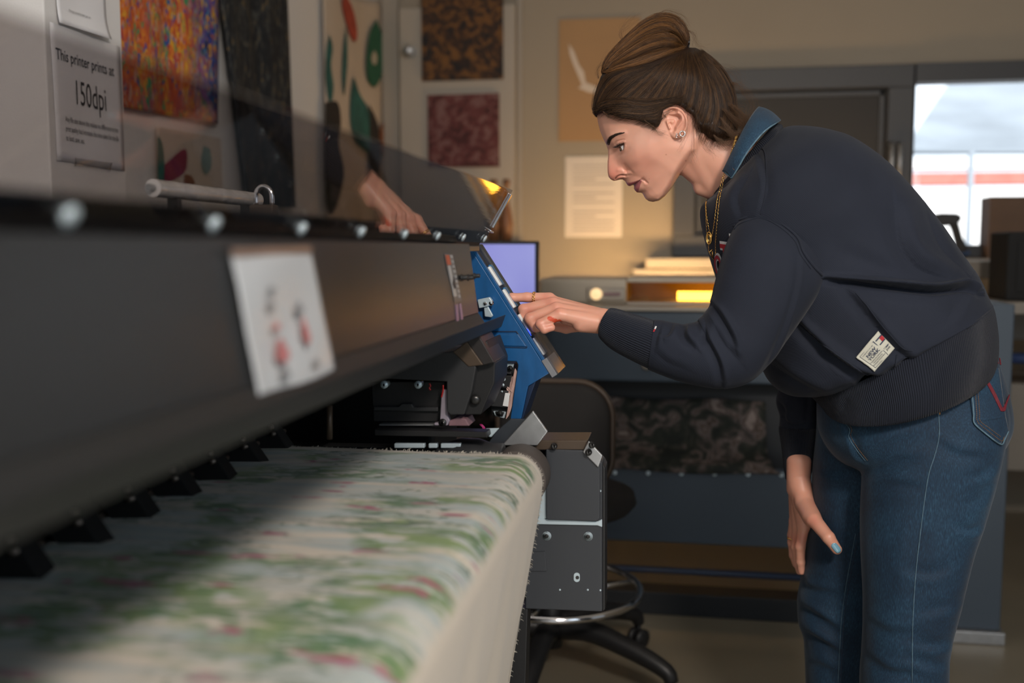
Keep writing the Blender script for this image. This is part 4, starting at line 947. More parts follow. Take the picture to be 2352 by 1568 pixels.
# ================================================================== person
def surface_nets(F, origin, h):
    s = F < 0; nx, ny, nz = F.shape
    S = [s[dx:nx-1+dx, dy:ny-1+dy, dz:nz-1+dz] for dx in (0, 1) for dy in (0, 1) for dz in (0, 1)]
    c = sum(a.astype(np.int8) for a in S); act = (c > 0) & (c < 8); I = np.argwhere(act); n = len(I)
    idx = -np.ones(act.shape, np.int32); idx[act] = np.arange(n)
    acc = np.zeros((n, 3)); cnt = np.zeros(n)
    corner = [(dx, dy, dz) for dx in (0, 1) for dy in (0, 1) for dz in (0, 1)]
    val = [F[I[:, 0]+d[0], I[:, 1]+d[1], I[:, 2]+d[2]] for d in corner]
    for a in range(8):
        for b_ in range(a+1, 8):
            da, db = np.array(corner[a]), np.array(corner[b_])
            if np.abs(da-db).sum() != 1: continue
            m = (val[a] < 0) != (val[b_] < 0)
            t = np.where(m, val[a]/(val[a]-val[b_]+1e-20), 0)
            p = da + (db-da)*t[:, None]; acc += np.where(m[:, None], p, 0); cnt += m
    V = np.asarray(origin) + (I + acc/np.maximum(cnt, 1)[:, None])*h
    Q = []
    for ax in range(3):
        o1, o2 = [a for a in range(3) if a != ax]
        A = np.moveaxis(s, ax, 0); ch = A[:-1] != A[1:]; sgn = A[:-1]
        ch = np.moveaxis(ch, 0, ax); sgn = np.moveaxis(sgn, 0, ax)
        J = np.argwhere(ch); ok = (J[:, o1] > 0) & (J[:, o2] > 0) & (J[:, o1] < F.shape[o1]-1) & (J[:, o2] < F.shape[o2]-1); J = J[ok]
        g = sgn[J[:, 0], J[:, 1], J[:, 2]]
        def at(d1, d2): K_ = J.copy(); K_[:, o1] += d1; K_[:, o2] += d2; return idx[K_[:, 0], K_[:, 1], K_[:, 2]]
        q = np.stack([at(-1, -1), at(0, -1), at(0, 0), at(-1, 0)], 1)
        flip = g if ax != 1 else ~g
        q[~flip] = q[~flip][:, ::-1]; q = q[(q >= 0).all(1)]; Q.append(q)
    return V, np.vstack(Q)
def smooth_mesh(V, Q, it=3, lam=.5):
    V = V.copy()
    e = np.vstack([Q[:, [0, 1]], Q[:, [1, 2]], Q[:, [2, 3]], Q[:, [3, 0]]]); e = np.vstack([e, e[:, ::-1]])
    for k in range(it):
        for l in (lam, -lam*1.04):
            a = np.zeros_like(V); c = np.zeros(len(V))
            for ax in range(3): a[:, ax] = np.bincount(e[:, 0], V[e[:, 1], ax], len(V))
            c = np.bincount(e[:, 0], minlength=len(V)); V += l*(a/np.maximum(c, 1)[:, None]-V)
    return V
def cone(P, a, b_, ra, rb):
    a = np.asarray(a, np.float32); b_ = np.asarray(b_, np.float32); d = b_-a; t = np.clip(((P-a) @ d)/(d @ d), 0, 1)
    return np.sqrt((((P-a) - t[..., None]*d)**2).sum(-1)) - (ra + (rb-ra)*t)
def smin(a, b_, k): h = np.maximum(k-np.abs(a-b_), 0)/k; return np.minimum(a, b_) - h*h*k*.25
def grid3(lo, hi, h):
    n = np.ceil((np.asarray(hi)-np.asarray(lo))/h).astype(int)+1
    ax = [np.asarray(lo)[i] + h*np.arange(n[i]) for i in range(3)]
    return np.stack(np.meshgrid(*ax, indexing='ij'), -1).astype(np.float32)
def in_poly(u, v, poly):
    poly = np.asarray(poly, float); r = np.zeros(np.shape(u), bool); n = len(poly)
    for i in range(n):
        x0, y0 = poly[i]; x1, y1 = poly[(i+1) % n]
        if y0 == y1: continue
        c = ((y0 > v) != (y1 > v)) & (u < (x1-x0)*(v-y0)/(y1-y0)+x0); r ^= c
    return r
def d_line(u, v, pts, closed=False):
    pts = np.asarray(pts, float); D = np.full(np.shape(u), 1e9)
    for i in range(len(pts) if closed else len(pts)-1):
        a = pts[i]; b_ = pts[(i+1) % len(pts)]; d = b_-a; L2 = d @ d + 1e-9
        t = np.clip(((u-a[0])*d[0]+(v-a[1])*d[1])/L2, 0, 1); D = np.minimum(D, np.hypot(u-a[0]-t*d[0], v-a[1]-t*d[1]))
    return D
def blur2(A, s):
    k = np.exp(-.5*(np.arange(-int(3*s)-1, int(3*s)+2)/s)**2); k /= k.sum(); r = len(k)//2
    for ax in (0, 1):
        Bp = np.pad(A, [(r, r) if a == ax else (0, 0) for a in (0, 1)], mode='edge'); A = sum(k[i]*np.take(Bp, range(i, i+A.shape[ax]), axis=ax) for i in range(len(k)))
    return A

HY = 1.86                       # the head's middle plane
SH = 1.87/FPX                   # metres per photo pixel there
# ---- head field: half width over the side view
FRONT = [(1368,236),(1370,258),(1373,280),(1378,300),(1385,318),(1392.5,332),(1396.5,345),(1397,358),(1395.6,370),(1395.3,384),(1395.6,396),(1397.5,405.5),(1402,411.5),(1409,415.5),(1416,414.6),(1424,411.8),(1430,412.2),(1435.5,416),(1438.5,421),(1441.5,425.5),(1446,427.3),(1450,426),(1454.5,423),(1456,428),(1455.8,433),(1458.5,438),(1463.5,442),(1470.5,441.8),(1475.5,444),(1479,450),(1483,457),(1490,461.5),(1499,463.5)]
JAW = [(1499,463.5),(1514,460),(1528,449),(1542,431),(1556,408),(1572,385),(1592,362),(1625,345)]
CRAN = [(1625,345),(1660,320),(1680,280),(1684,235),(1672,190),(1640,150),(1595,122),(1540,112),(1480,118),(1425,142),(1388,180),(1370,215)]
OUTL = FRONT + JAW[1:] + CRAN[1:]
ED = np.array([.49, .872]); EB = np.array([.872, -.49]); OO = np.array([1552., 285.])
gu, gv = np.arange(1350, 1700, 1.0), np.arange(100, 475, 1.0); GU, GV = np.meshgrid(gu, gv, indexing='ij')
Hh = (GU-OO[0])*ED[0]+(GV-OO[1])*ED[1]; Bb = (GU-OO[0])*EB[0]+(GV-OO[1])*EB[1]
fr = np.array(FRONT); fh = (fr-OO) @ ED; fb_ = (fr-OO) @ EB
hs = np.linspace(-180, 132, 313); bf = np.zeros_like(hs)
for i, h in enumerate(hs):
    c = []
    for k in range(len(fr)-1):
        if min(fh[k], fh[k+1]) <= h <= max(fh[k], fh[k+1]): t = (h-fh[k])/(fh[k+1]-fh[k]+1e-9); c.append(fb_[k]+t*(fb_[k+1]-fb_[k]))
    bf[i] = min(c) if c else np.nan
ok = ~np.isnan(bf); bf = np.interp(hs, hs[ok], bf[ok]); bsm = np.convolve(np.pad(bf, 8, mode='edge'), np.hanning(19)[1:-1]/np.hanning(19).sum(), 'valid')
bff = np.convolve(np.pad(bf, 20, mode='edge'), np.hanning(43)[1:-1]/np.hanning(43).sum(), 'valid')
T0 = Bb - np.interp(Hh, hs, bf); T1 = Bb - np.interp(Hh, hs, bsm); T2 = Bb - np.interp(Hh, hs, bff)
k1 = np.clip(T0/12, 0, 1); k2 = np.clip((T0-18)/22, 0, 1); TT = np.maximum((T0*(1-k1)+T1*k1)*(1-k2)+T2*k2, 0)
TAB = [  # (h, [(t, w)...])
 (-150, [(0,0),(3,20),(10,38),(25,56),(50,70),(90,82),(150,90),(220,90)]),
 (-80, [(0,0),(3,20),(10,36),(25,53),(50,68),(90,80),(150,88),(220,90)]),
 (-48, [(0,0),(3,16),(9,31),(20,46),(36,57),(60,66),(90,74),(150,84),(220,86)]),
 (-34, [(0,0),(3,13),(8,24),(16,38),(28,51),(42,57),(62,63),(90,71),(150,80),(220,82)]),
 (-24, [(0,0),(3,8),(7,13),(12,20),(18,33),(28,46),(38,52),(55,57),(85,69),(150,78),(220,80)]),
 (-12, [(0,0),(3,7),(8,9.5),(14,13),(20,20),(28,33),(38,45),(52,55),(75,67),(110,74),(150,78),(220,80)]),
 (2, [(0,0),(3,7),(9,10),(16,13),(23,18),(30,27),(40,42),(52,54),(72,67),(110,76),(150,78),(220,78)]),
 (15, [(0,0),(2.5,8),(8,12),(16,15),(26,18),(34,26),(44,41),(56,53),(76,66),(110,76),(150,78),(220,76)]),
 (28, [(0,0),(2.5,9),(7,13.5),(14,17),(24,20.5),(34,22.5),(38,21),(42,28),(52,44),(70,60),(105,73),(150,76),(220,72)]),
 (38, [(0,0),(2.5,8),(7,13),(14,18),(22,21.5),(32,22.5),(37,19),(40,23),(50,40),(68,55),(105,70),(150,75),(220,70)]),
 (47, [(0,0),(3,7),(7,12),(12,17),(17,20),(21,19),(26,25),(36,38),(54,50),(95,67),(150,74),(220,70)]),
 (55, [(0,0),(2,6),(6,12),(12,19),(20,27),(32,38),(50,48),(95,65),(150,73),(220,70)]),
 (68, [(0,0),(2,7),(6,15),(12,23),(20,30),(30,37),(48,46),(95,63),(150,72),(220,70)]),
 (76, [(0,0),(2,8),(6,16),(12,23.5),(20,29),(30,36),(48,45),(95,62),(150,72),(220,70)]),
 (90, [(0,0),(2,8),(6,16),(13,24),(24,32),(48,44),(95,61),(150,70),(220,70)]),
 (102, [(0,0),(2,9),(6,16),(14,25),(26,33),(48,43),(95,58),(150,68),(220,68)]),
 (118, [(0,0),(2,9),(6,17),(14,26),(26,34),(48,42),(95,55),(150,66),(220,66)]),
 (132, [(0,0),(2,9),(6,16),(14,25),(26,32),(48,40),(95,53),(150,64),(220,64)])]
TG = np.linspace(0, 260, 521); TW = np.array([np.interp(TG, *zip(*r)) for _, r in TAB]); TH = np.array([h for h, _ in TAB])
TC = np.clip(TT, 0, 259.4)/.5; ti = TC.astype(int); tf = TC-ti
hi_ = np.clip(np.searchsorted(TH, Hh)-1, 0, len(TH)-2); hf = np.clip((Hh-TH[hi_])/(TH[hi_+1]-TH[hi_]), 0, 1); hf = hf*hf*(3-2*hf)*.5+hf*.5
W1 = (TW[hi_, ti]*(1-tf)+TW[hi_, ti+1]*tf)*(1-hf) + (TW[hi_+1, ti]*(1-tf)+TW[hi_+1, ti+1]*tf)*hf
inside = in_poly(GU, GV, OUTL)
dj = d_line(GU, GV, JAW); dc = d_line(GU, GV, CRAN)
def dome(d, R, Wm): q = np.clip(d/R, 0, 1); return Wm*np.sqrt(np.maximum(1-(1-q)**2, 0))
W1 = -(smin(-W1*0-(-W1), dome(dj, 30, 74), 6))*-1 if False else np.minimum(W1, dome(dj, 26, 76) + np.maximum(dj-26, 0)*.4)
W1 = np.minimum(W1, dome(dc, 95, 92))
W1 = np.where(inside, W1, 0)
W1b = blur2(W1, 1.7); dF = d_line(GU, GV, FRONT)
kb = np.clip(dF/5, 0, 1); kc = np.clip((dF-14)/22, 0, 1); W1 = np.where(inside, (W1*(1-kb)+W1b*kb)*(1-kc)+blur2(W1, 5)*kc, 0)
def bump2(pts, amp, w, curve=True):
    p = catmull(pts, 24) if curve and len(pts) > 2 else pts
    return amp*np.exp(-(d_line(GU, GV, p)/w)**2)
# features, half-width offsets in px
EYE_P = [(1418.5,337.5),(1424,334),(1430,330.5),(1433.5,329.5),(1433,335),(1432,340),(1430.5,344.5),(1426,343.5),(1421.5,340.5)]
eye_in = in_poly(GU, GV, catmull(EYE_P+EYE_P[:1], 60)[:-1]); dE = d_line(GU, GV, EYE_P, True)
W1 += bump2([(1411,337),(1418,332.5),(1426,328),(1434,325.5)], 2.4, 3.0)            # upper lid roll
W1 -= bump2([(1413,331),(1415,326),(1422,323),(1433,320.5)], 2.0, 1.8)                     # lid crease
W1 += bump2([(1392,322),(1402,313),(1416,307),(1434,305)], 2.4, 6)                          # brow ridge
W1 += bump2([(1428,349),(1434.5,343),(1436.5,335)], 1.6, 2.2) - bump2([(1424,356),(1436,352),(1444,342)], 1.2, 4)
W1 -= bump2([(1440,401),(1449,407),(1456,415)], 0, 3)
W1 -= bump2([(1435,378),(1440,386),(1446,391),(1453,396)], 2.2, 3.2) + bump2([(1438,392),(1440,398),(1438,403)], 1.8, 2.0)                                   # ala groove
W1 += bump2([(1420,390),(1430,392),(1434,397)], 2.2, 5)                          # ala
W1 -= bump2([(1414,410),(1418,405.5),(1424,403),(1431,402.5),(1436,403.5)], 5.0, 2.2)                        # nostril
W1 += bump2([(1442,424),(1453,420.5),(1463,416.5),(1470,413)], 1.8, 3.0)                      # upper lip
W1 -= bump2([(1452,426),(1458,422.5),(1466,417),(1473,411.5),(1480,414.5),(1487,420)], 2.6, 1.9)                    # mouth slit
W1 += bump2([(1459,435),(1462,428),(1467,421),(1472,415)], 2.2, 3.2)                        # lower lip
W1 -= bump2([(1476,410),(1481,414),(1483,419)], 2.2, 3.2)                                   # corner dimple
W1 -= bump2([(1470,444),(1476,436),(1480,428)], 2.0, 4)                                     # under the lip
W1 -= bump2([(1443,398),(1456,402),(1470,408)], .8, 5)
W1 = np.where(eye_in, W1-np.clip(dE/1.2, 0, 1)*7, W1)
W1 = np.where(inside, np.maximum(W1, .4), 0)
# ear
EAR = [(1520.5,264),(1522.5,254),(1530,247),(1541,244.5),(1556,246),(1568,253),(1577,266),(1580.5,280),(1578.5,294),(1573.5,305),(1566,314),(1557,318.8),(1549,318.5),(1542,313),(1536,302),(1530,290),(1523,277)]
EARc = catmull(EAR+EAR[:1], 80)[:-1]
eb = (GU-1522)*.8+(GV-260)*-.12
We = 76 + np.clip(eb, 0, 60)*.40
We = We + bump2([(1530,266),(1524,262),(1524,254),(1532,249),(1546,247.5),(1562,252),(1573,264),(1577,280),(1574,297),(1566,309)], 5.0, 3.4)
We = We + bump2([(1558,258),(1565,266),(1567,276),(1562,284),(1555,292)], 4.5, 4.2)
We = We + bump2([(1533,261.5),(1545,262),(1557,260)], 3.5, 2.0)
We = We - bump2([(1535,256),(1543,254.5),(1549,254)], 4.5, 3.6)
We = We - bump2([(1539,268),(1549,270),(1558,271)], 9.5, 4.6) - bump2([(1556,273),(1552,283),(1547,290),(1545,298)], 8, 5.0) - bump2([(1538.5,285),(1542,291)], 12, 2.4)
We = We + bump2([(1532,280),(1535,288),(1538,295)], 5.0, 2.8) + bump2([(1553,298),(1549,304)], 3.0, 3.0) + bump2([(1550,313),(1562,309)], 2.0, 6)
Ei = in_poly(GU, GV, EARc); dEe = d_line(GU, GV, EARc, True); We = We - 2.5*np.clip(1-dEe/3, 0, 1)**2
# ---- volume
hv = 1.25
uu = np.arange(1352, 1790, hv, dtype=np.float32); vv = np.arange(104, 500, hv, dtype=np.float32); yy = np.arange(-104, 104.1, hv, dtype=np.float32)
def samp(A, fill):
    iu = (uu-gu[0]); iv = (vv-gv[0]); Au = np.full((len(uu), len(vv)), fill, np.float32)
    mu = (iu >= 0) & (iu < len(gu)-1); mv = (iv >= 0) & (iv < len(gv)-1); a = iu[mu].astype(int); fa = (iu[mu]-a)[:, None]; c = iv[mv].astype(int); fc_ = (iv[mv]-c)[None]
    Z = A[np.ix_(a, c)]*(1-fa)*(1-fc_)+A[np.ix_(a+1, c)]*fa*(1-fc_)+A[np.ix_(a, c+1)]*(1-fa)*fc_+A[np.ix_(a+1, c+1)]*fa*fc_
    Au[np.ix_(mu, mv)] = Z; return Au
dO = d_line(GU, GV, OUTL, True); sd2 = np.where(inside, -dO, dO)
Ws = samp(W1, 0); Sd = samp(sd2, 60.); g = np.hypot(*np.gradient(Ws, hv)); nrm_ = np.sqrt(1+np.minimum(g, 4)**2)
AYg = np.abs(yy)[None, None, :]
F = (AYg - Ws[..., None])/nrm_[..., None]
out = np.sqrt(np.maximum(Sd, 0)[..., None]**2 + AYg**2); F = np.where(Sd[..., None] > 0, np.maximum(out, .05), F).astype(np.float32)
U3, V3 = uu[:, None, None], vv[None, :, None]; Y3 = yy[None, None, :]
def ell(cu, cv, cy, ru, rv, ry, a=0.0):
    ca, sa = math.cos(a), math.sin(a); x = (U3-cu)*ca+(V3-cv)*sa; y = -(U3-cu)*sa+(V3-cv)*ca; r = np.sqrt((x/ru)**2+(y/rv)**2+((np.abs(Y3)-cy)/ry)**2); return (r-1)*min(ru, rv, ry)
def seg(a, b_, ra, rb, sy=1.0):
    a = np.array(a, float); b_ = np.array(b_, float); d = b_-a; t = np.clip(((U3-a[0])*d[0]+(V3-a[1])*d[1]+(np.abs(Y3)-a[2])*d[2]*(1 if a[2] or b_[2] else 0))/(d @ d), 0, 1)
    return np.sqrt((U3-a[0]-t*d[0])**2+(V3-a[1]-t*d[1])**2+((np.abs(Y3)-a[2]-t*d[2])/sy)**2)-(ra+(rb-ra)*t)
NK = smin(seg((1612,330,0), (1720,400,0), 66, 76, .86), seg((1575,372,0), (1640,420,0), 28, 34, .9), 30)
NK = smin(NK, seg((1583,330,40), (1650,448,10), 15, 13), 14)      # neck muscle
NK = smin(NK, seg((1610,432,0), (1640,440,0), 17, 18), 12)
F = smin(F, NK, 9)
We_, Eis = samp(We, 0), samp(np.where(Ei, -dEe, dEe), 60.)
FE = np.maximum((np.abs(AYg - (We_[..., None]-5.0))-5.0)*.8, Eis[..., None]); F = smin(F, FE.astype(np.float32), 2.5)
FE2 = np.maximum(np.maximum(AYg-We_[..., None]+3, 55-AYg), samp(np.where(Ei, -dEe, dEe)+9, 60.)[..., None]); F = smin(F, FE2.astype(np.float32), 5)
V, Q = surface_nets(F.astype(np.float64), (uu[0], vv[0], yy[0]), hv); V = smooth_mesh(V, Q, 1, .5)
HUV = V.copy()
# skin colour by position in the side view (lips, brows, blush; mouth slit and nostril carry painted shade)
def lerpc(c, t, w): return c*(1-w[:, None]) + np.array(t)[None]*w[:, None]
def skin_col(u, v, a):
    c = np.tile(np.array([.74, .375, .265]), (len(u), 1))
    G = lambda x, y, r: np.exp(-((u-x)**2+(v-y)**2)/r**2)
    c = lerpc(c, (.72, .20, .14), .6*G(1408, 400, 20)+.20*G(1402, 370, 14)); c = lerpc(c, (.74, .28, .20), .4*G(1475, 375, 42)); c = lerpc(c, (.46, .20, .13), .45*G(1427, 322, 12)+.25*G(1440, 345, 14)); c = lerpc(c, (.64, .26, .19), .35*G(1568, 280, 20)+.2*G(1560,256,14))
    c = lerpc(c, (.66, .40, .31), .4*G(1470, 320, 30))
    up = in_poly(u, v, [(1437,419.5),(1441,426.5),(1446,428.5),(1454,424),(1462,420.5),(1474,411.5),(1460,416),(1450,418.5)]); lo = in_poly(u, v, [(1458,423.5),(1454,430),(1455,436),(1460,441),(1464,443),(1467,437),(1470,427),(1474.5,412.5),(1466,418)])
    m = (up | lo).astype(float)*np.clip((60-a)/10, 0, 1); c = lerpc(c, (.40, .11, .13), m*.9)
    d = d_line(u, v, catmull([(1452,425),(1458,422.3),(1466,417),(1473,411.5),(1479,414)], 14)); c = lerpc(c, (.08, .02, .02), np.exp(-(d/1.1)**2)*.8)  # shade between the lips, put into the colour
    d = d_line(u, v, catmull([(1413.5,409.5),(1418,404.5),(1424,401.5),(1431,401.3)], 8)); c = lerpc(c, (.16, .04, .03), np.exp(-(d/1.6)**2)*.8)  # nostril shade painted as a dark line
    br_ = in_poly(u, v, [(1392,326),(1394,321),(1399,314),(1406,310),(1416,306.5),(1430,306),(1434,304),(1424,308.5),(1416,312),(1408,317),(1402,325),(1401,332),(1397,334),(1393,331)]).astype(float); c = lerpc(c, (.05, .028, .018), br_*.72)
    d = d_line(u, v, EYE_P, True); c = lerpc(c, (.05, .025, .02), np.exp(-(d/1.3)**2)*.75); c = lerpc(c, (.36, .16, .12), np.exp(-(d/6)**2)*.35)
    for x, y, r in ((1530, 355, 1.3), (1575, 369, 1.6), (1491, 411, 1.0), (1479, 405, .8)): c = lerpc(c, (.28, .08, .05), .7*G(x, y, r))
    hl = in_poly(u, v, [(1340,262),(1388,256),(1430,262),(1475,272),(1500,288),(1512,292),(1522,272),(1524,246),(1560,238),(1590,262),(1606,296),(1640,326),(1700,320),(1700,90),(1340,90)]).astype(float)
    c = lerpc(c, (.055, .030, .018), hl*np.clip((96-0*a)/96, 0, 1)*(~in_poly(u, v, EARc)).astype(float)*.9)
    return c
hcol = skin_col(V[:, 0], V[:, 1], np.abs(V[:, 2]))
HV = AYv(V[:, 0], V[:, 1], HY - np.abs(V[:, 2])*SH); HV[:, 1] = HY + V[:, 2]*SH          # widths run along Y
# each half is set where its own depth puts it, and mirrored: the head stays symmetric
HQ = Q

# ---- hands (signed distance round cones, metres)
def hp(u, v, y): return AY(u, v, y)
def build_hand(cones, groups, h=.0011, k=.004):
    P = np.array([c[0] for c in cones]+[c[1] for c in cones]); lo = P.min(0)-.035; hi = P.max(0)+.035; G = grid3(lo, hi, h); F = None; Fg = {}
    for (a, b_, ra, rb), g in zip(cones, groups):
        d = cone(G, a, b_, ra, rb); Fg[g] = d if g not in Fg else smin(Fg[g], d, .0035)
    palm = Fg.pop('palm')
    F = palm
    for g in Fg: F = np.minimum(F, smin(palm, Fg[g], .016 if g == 'thumb' else .006))
    V, Q = surface_nets(F.astype(np.float64), lo, h); return smooth_mesh(V, Q, 2, .5), Q
px = 1.70/FPX
hand = []; grp = []
def ch_(pts, rs, g):
    for i in range(len(pts)-1): hand.append((hp(*pts[i]), hp(*pts[i+1]), rs[i]*px, rs[i+1]*px)); grp.append(g)
# near hand: index stretched to the panel, the other fingers curled under
ch_([(1262,685,1.735),(1210,682.5,1.733),(1176,683.5,1.731),(1158,683.5,1.729)], [14,11,10.6,8.6], 'index')
ch_([(1268,697,1.717),(1203,711,1.713),(1206,739,1.713),(1228,749,1.718)], [15,13,11,9], 'middle')
ch_([(1276,709,1.697),(1217,731,1.692),(1231,752,1.692),(1252,752,1.70)], [14.5,12.5,10.5,9], 'ring')
ch_([(1284,722,1.680),(1241,744,1.672),(1250,756,1.670),(1266,752,1.673)], [13.5,11,9.5,9], 'little')
ch_([(1350,744,1.735),(1300,752,1.750),(1262,748,1.750),(1240,742,1.745)], [16,14,11,9], 'thumb')
for a, b_, ra, rb in [((1262,690,1.733),(1385,733,1.71),14,24), ((1270,698,1.716),(1385,735,1.705),15,25), ((1280,709,1.698),(1380,738,1.700),15,25), ((1288,722,1.682),(1370,741,1.690),14,22), ((1335,742,1.690),(1375,744,1.695),21,22), ((1385,735,1.702),(1470,765,1.69),27,31), ((1300,728,1.715),(1370,744,1.715),18,22)]:
    hand.append((hp(*a), hp(*b_), ra*px, rb*px)); grp.append('palm')
LV, LQ = build_hand(hand, grp)
nh = len(hand)
hand = []; grp = []; px = 2.02/FPX
FYH = 1.985
ch_([(1846,1205,FYH),(1838,1255,FYH-.005),(1839,1290,FYH),(1841,1312,FYH+.004)], [13,11,9.5,7.5], 'index')
ch_([(1834,1205,FYH+.02),(1829,1258,FYH+.018),(1832,1292,FYH+.02),(1836,1312,FYH+.024)], [13,11,9.5,7.5], 'middle')
ch_([(1826,1200,FYH+.04),(1820,1245,FYH+.04),(1822,1275,FYH+.04),(1827,1296,FYH+.045)], [12.5,10.5,9,7], 'ring')
ch_([(1824,1195,FYH+.058),(1818,1228,FYH+.058),(1819,1252,FYH+.06),(1823,1270,FYH+.062)], [11,9,8,6.5], 'little')
ch_([(1848,1158,FYH-.018),(1870,1194,FYH-.078),(1903,1234,FYH-.115),(1922,1261,FYH-.118)], [15,15.5,13,10.5], 'thumb')
for a, b_, ra, rb in [((1846,1205,FYH),(1836,1120,FYH+.01),15,22), ((1834,1205,FYH+.02),(1834,1120,FYH+.02),14,22), ((1828,1200,FYH+.04),(1832,1120,FYH+.03),14,21), ((1826,1195,FYH+.055),(1832,1130,FYH+.04),12,18), ((1833,1122,FYH+.02),(1835,1060,FYH+.02),25,27), ((1838,1110,FYH+.012),(1850,1160,FYH-.012),24,19), ((1850,1160,FYH-.012),(1864,1190,FYH-.06),18,16)]:
    hand.append((hp(*a), hp(*b_), ra*px, rb*px)); grp.append('palm')
RV, RQ = build_hand(hand, grp)
# torso and limbs under the clothes, one chain so the body runs on from neck to hands and feet
inner = []
def il(a, b_, ra, rb): inner.append((np.array(a), np.array(b_), ra, rb))
nk_ = AY(1700, 395, HY); chst = AY(1850, 480, 1.86); wst = AY(2060, 760, 1.88); pel = AY(2110, 930, 1.89)
shl = AY(1790, 490, 1.74); elb = AY(1690, 790, 1.66); wrs = AY(1470, 765, 1.69)
shr = AY(1780, 470, 2.00); elr = AY(1830, 860, 2.03); wrr = AY(1835, 1070, 2.02)
knl = AY(2088, 1420, 1.80); knr = AY(1925, 1420, 2.00); ftl = np.array([knl[0]+.01, 1.80, .08]); ftr = np.array([knr[0]+.01, 2.00, .08])
hipl = AY(2130, 990, 1.84); hipr = AY(2040, 990, 1.97)
il(nk_, chst, .055, .085); il(chst, wst, .10, .085); il(wst, pel, .085, .09); il(chst, shl, .08, .05); il(shl, elb, .036, .024); il(elb, wrs, .024, .018)
il(chst, shr, .08, .05); il(shr, elr, .036, .024); il(elr, wrr, .024, .02); il(pel, hipl, .085, .075); il(pel, hipr, .085, .075); il(hipl, knl, .065, .04); il(hipr, knr, .065, .04); il(knl, ftl, .04, .03); il(knr, ftr, .04, .03)
G = grid3((-.35, 1.55, .02), (.75, 2.16, 1.55), .012); F = np.full(G.shape[:3], 9.0, np.float32)
for a, b_, ra, rb in inner: F = smin(F, cone(G, a, b_, ra, rb), .03)
IV, IQ = surface_nets(F.astype(np.float64), (-.35, 1.55, .02), .012)
BV = np.vstack([HV, LV, RV, IV]); n1, n2, n3 = len(HV), len(HV)+len(LV), len(HV)+len(LV)+len(RV)
BQ = np.vstack([HQ, LQ+n1, RQ+n2, IQ+n3])
def hand_col(V, far_=False):
    c = np.tile(np.array([.74, .36, .255]), (len(V), 1)); p = PX(V); u, v = p[:, 0], p[:, 1]; G = lambda x, y, r: np.exp(-((u-x)**2+(v-y)**2)/r**2)
    if not far_:
        for x, y in ((1209,703),(1215,722),(1240,740),(1252,684),(1265,690),(1280,710),(1165,690),(1262,756)): c = lerpc(c, (.66, .22, .16), .42*G(x, y, 12))
        nz2 = .5+.5*np.sin(u*1.7+np.sin(v*2.1)*2)*np.sin(v*1.9+1)
        for a, b_, w in (((1262,731),(1277,737),5.0), ((1285,737),(1294,745),4.2), ((1298,747),(1310,753),2.2)):
            d = d_line(u, v, [a, b_]); m = (np.exp(-(d/w)**4)*(nz2*.7+.5) > .34).astype(float)*(V[:, 1] < 1.705); c = lerpc(c, (.62, .05, .005), m*.9)
        n_ = ((u > 1147) & (u < 1163) & (v < 684.5) & (v > 676)); 
    else:
        for x, y in ((1868,1196),(1846,1235),(1826,1240)): c = lerpc(c, (.64, .19, .13), .45*G(x, y, 14))
    return c
bcol = np.vstack([hcol, hand_col(LV), hand_col(RV, True), np.tile([.6, .34, .26], (len(IV), 1))])
m_skin = mat('skin', (.6, .34, .26), .40, spec=.5, attr=True, sss=.22, bump=(900, .12, .0006))
person = mesh_obj('person', BV, BQ, m_skin, None, True, attr=bcol)
tag(person, 'person in navy sweatshirt and blue jeans, hair in a bun, touching the printer panel', 'person')
PB = bvh_of(person)
print('body verts', len(BV))

# ---- eyes
def HP(u, v, w): p = AY(u, v, HY-abs(w)*SH); return np.array([p[0], HY - w*SH, p[2]])       # near side: towards the camera
m_eye = mat('eye_white', (.72, .70, .70), .12, coat=.8, var=(60, .03)); m_iris = mat('iris', (.12, .055, .02), .15, coat=1.0, var=(400, .3)); m_pup = mat('pupil', (.004, .004, .004), .1, coat=1.0)
for sg in (1, -1):
    c = HP(1437.5, 341, 31*sg); R_ = 14.3*SH
    g = np.array(HP(1424, 344.5, 37.5*sg)) - c; g[1] *= 1; g /= np.linalg.norm(g)
    ey = MB().lathe(c, g, [(R_*math.sin(t)*1.0, R_*math.cos(t)) for t in np.linspace(-math.pi/2, math.pi/2, 25)], 32).build('eye', m_eye, person, smooth=True)
    MB().lathe(c, g, [(R_*math.cos(a)+.0002, R_*math.sin(a)) for a in np.linspace(math.radians(29), 0.001, 8)], 24).build('iris', m_iris, ey, smooth=True)
    MB().lathe(c, g, [(R_*math.cos(a)+.0004, R_*math.sin(a)) for a in np.linspace(math.radians(12), 0.001, 5)], 20).build('pupil', m_pup, ey, smooth=True)
m_brow = mat('brow_hair', (.030, .016, .010), .6, var=(200, .1))
rr_ = random.Random(5); b_ = MB(); b2 = MB()
def skinpt(u, v, off): q = cast(PB, u, v, off); return q
for k in range(260):      # eyebrow hairs
    t = rr_.random(); a = catmull([(1397,329),(1400,320),(1409,312.5),(1420,308),(1432,305.5)], 20)[int(t*19)]; wdt = 6.0*(1-t)**.6+1.2
    u = a[0]+rr_.uniform(-.5, .5)*wdt*.9; v = a[1]+rr_.uniform(-.5, .5)*wdt; P = []
    dx, dy = (2.6+2.2*t, -3.6+1.8*t)
    for s in (0, .5, 1): q = skinpt(u+dx*s, v+dy*s, .0002+.0009*s*(1-s)*2); P.append(q)
    if all(p is not None for p in P): b_.tube(P, [.00028, .00026, .0001], 4, caps=False)
b_.build('eyebrow', m_brow, person, smooth=True)
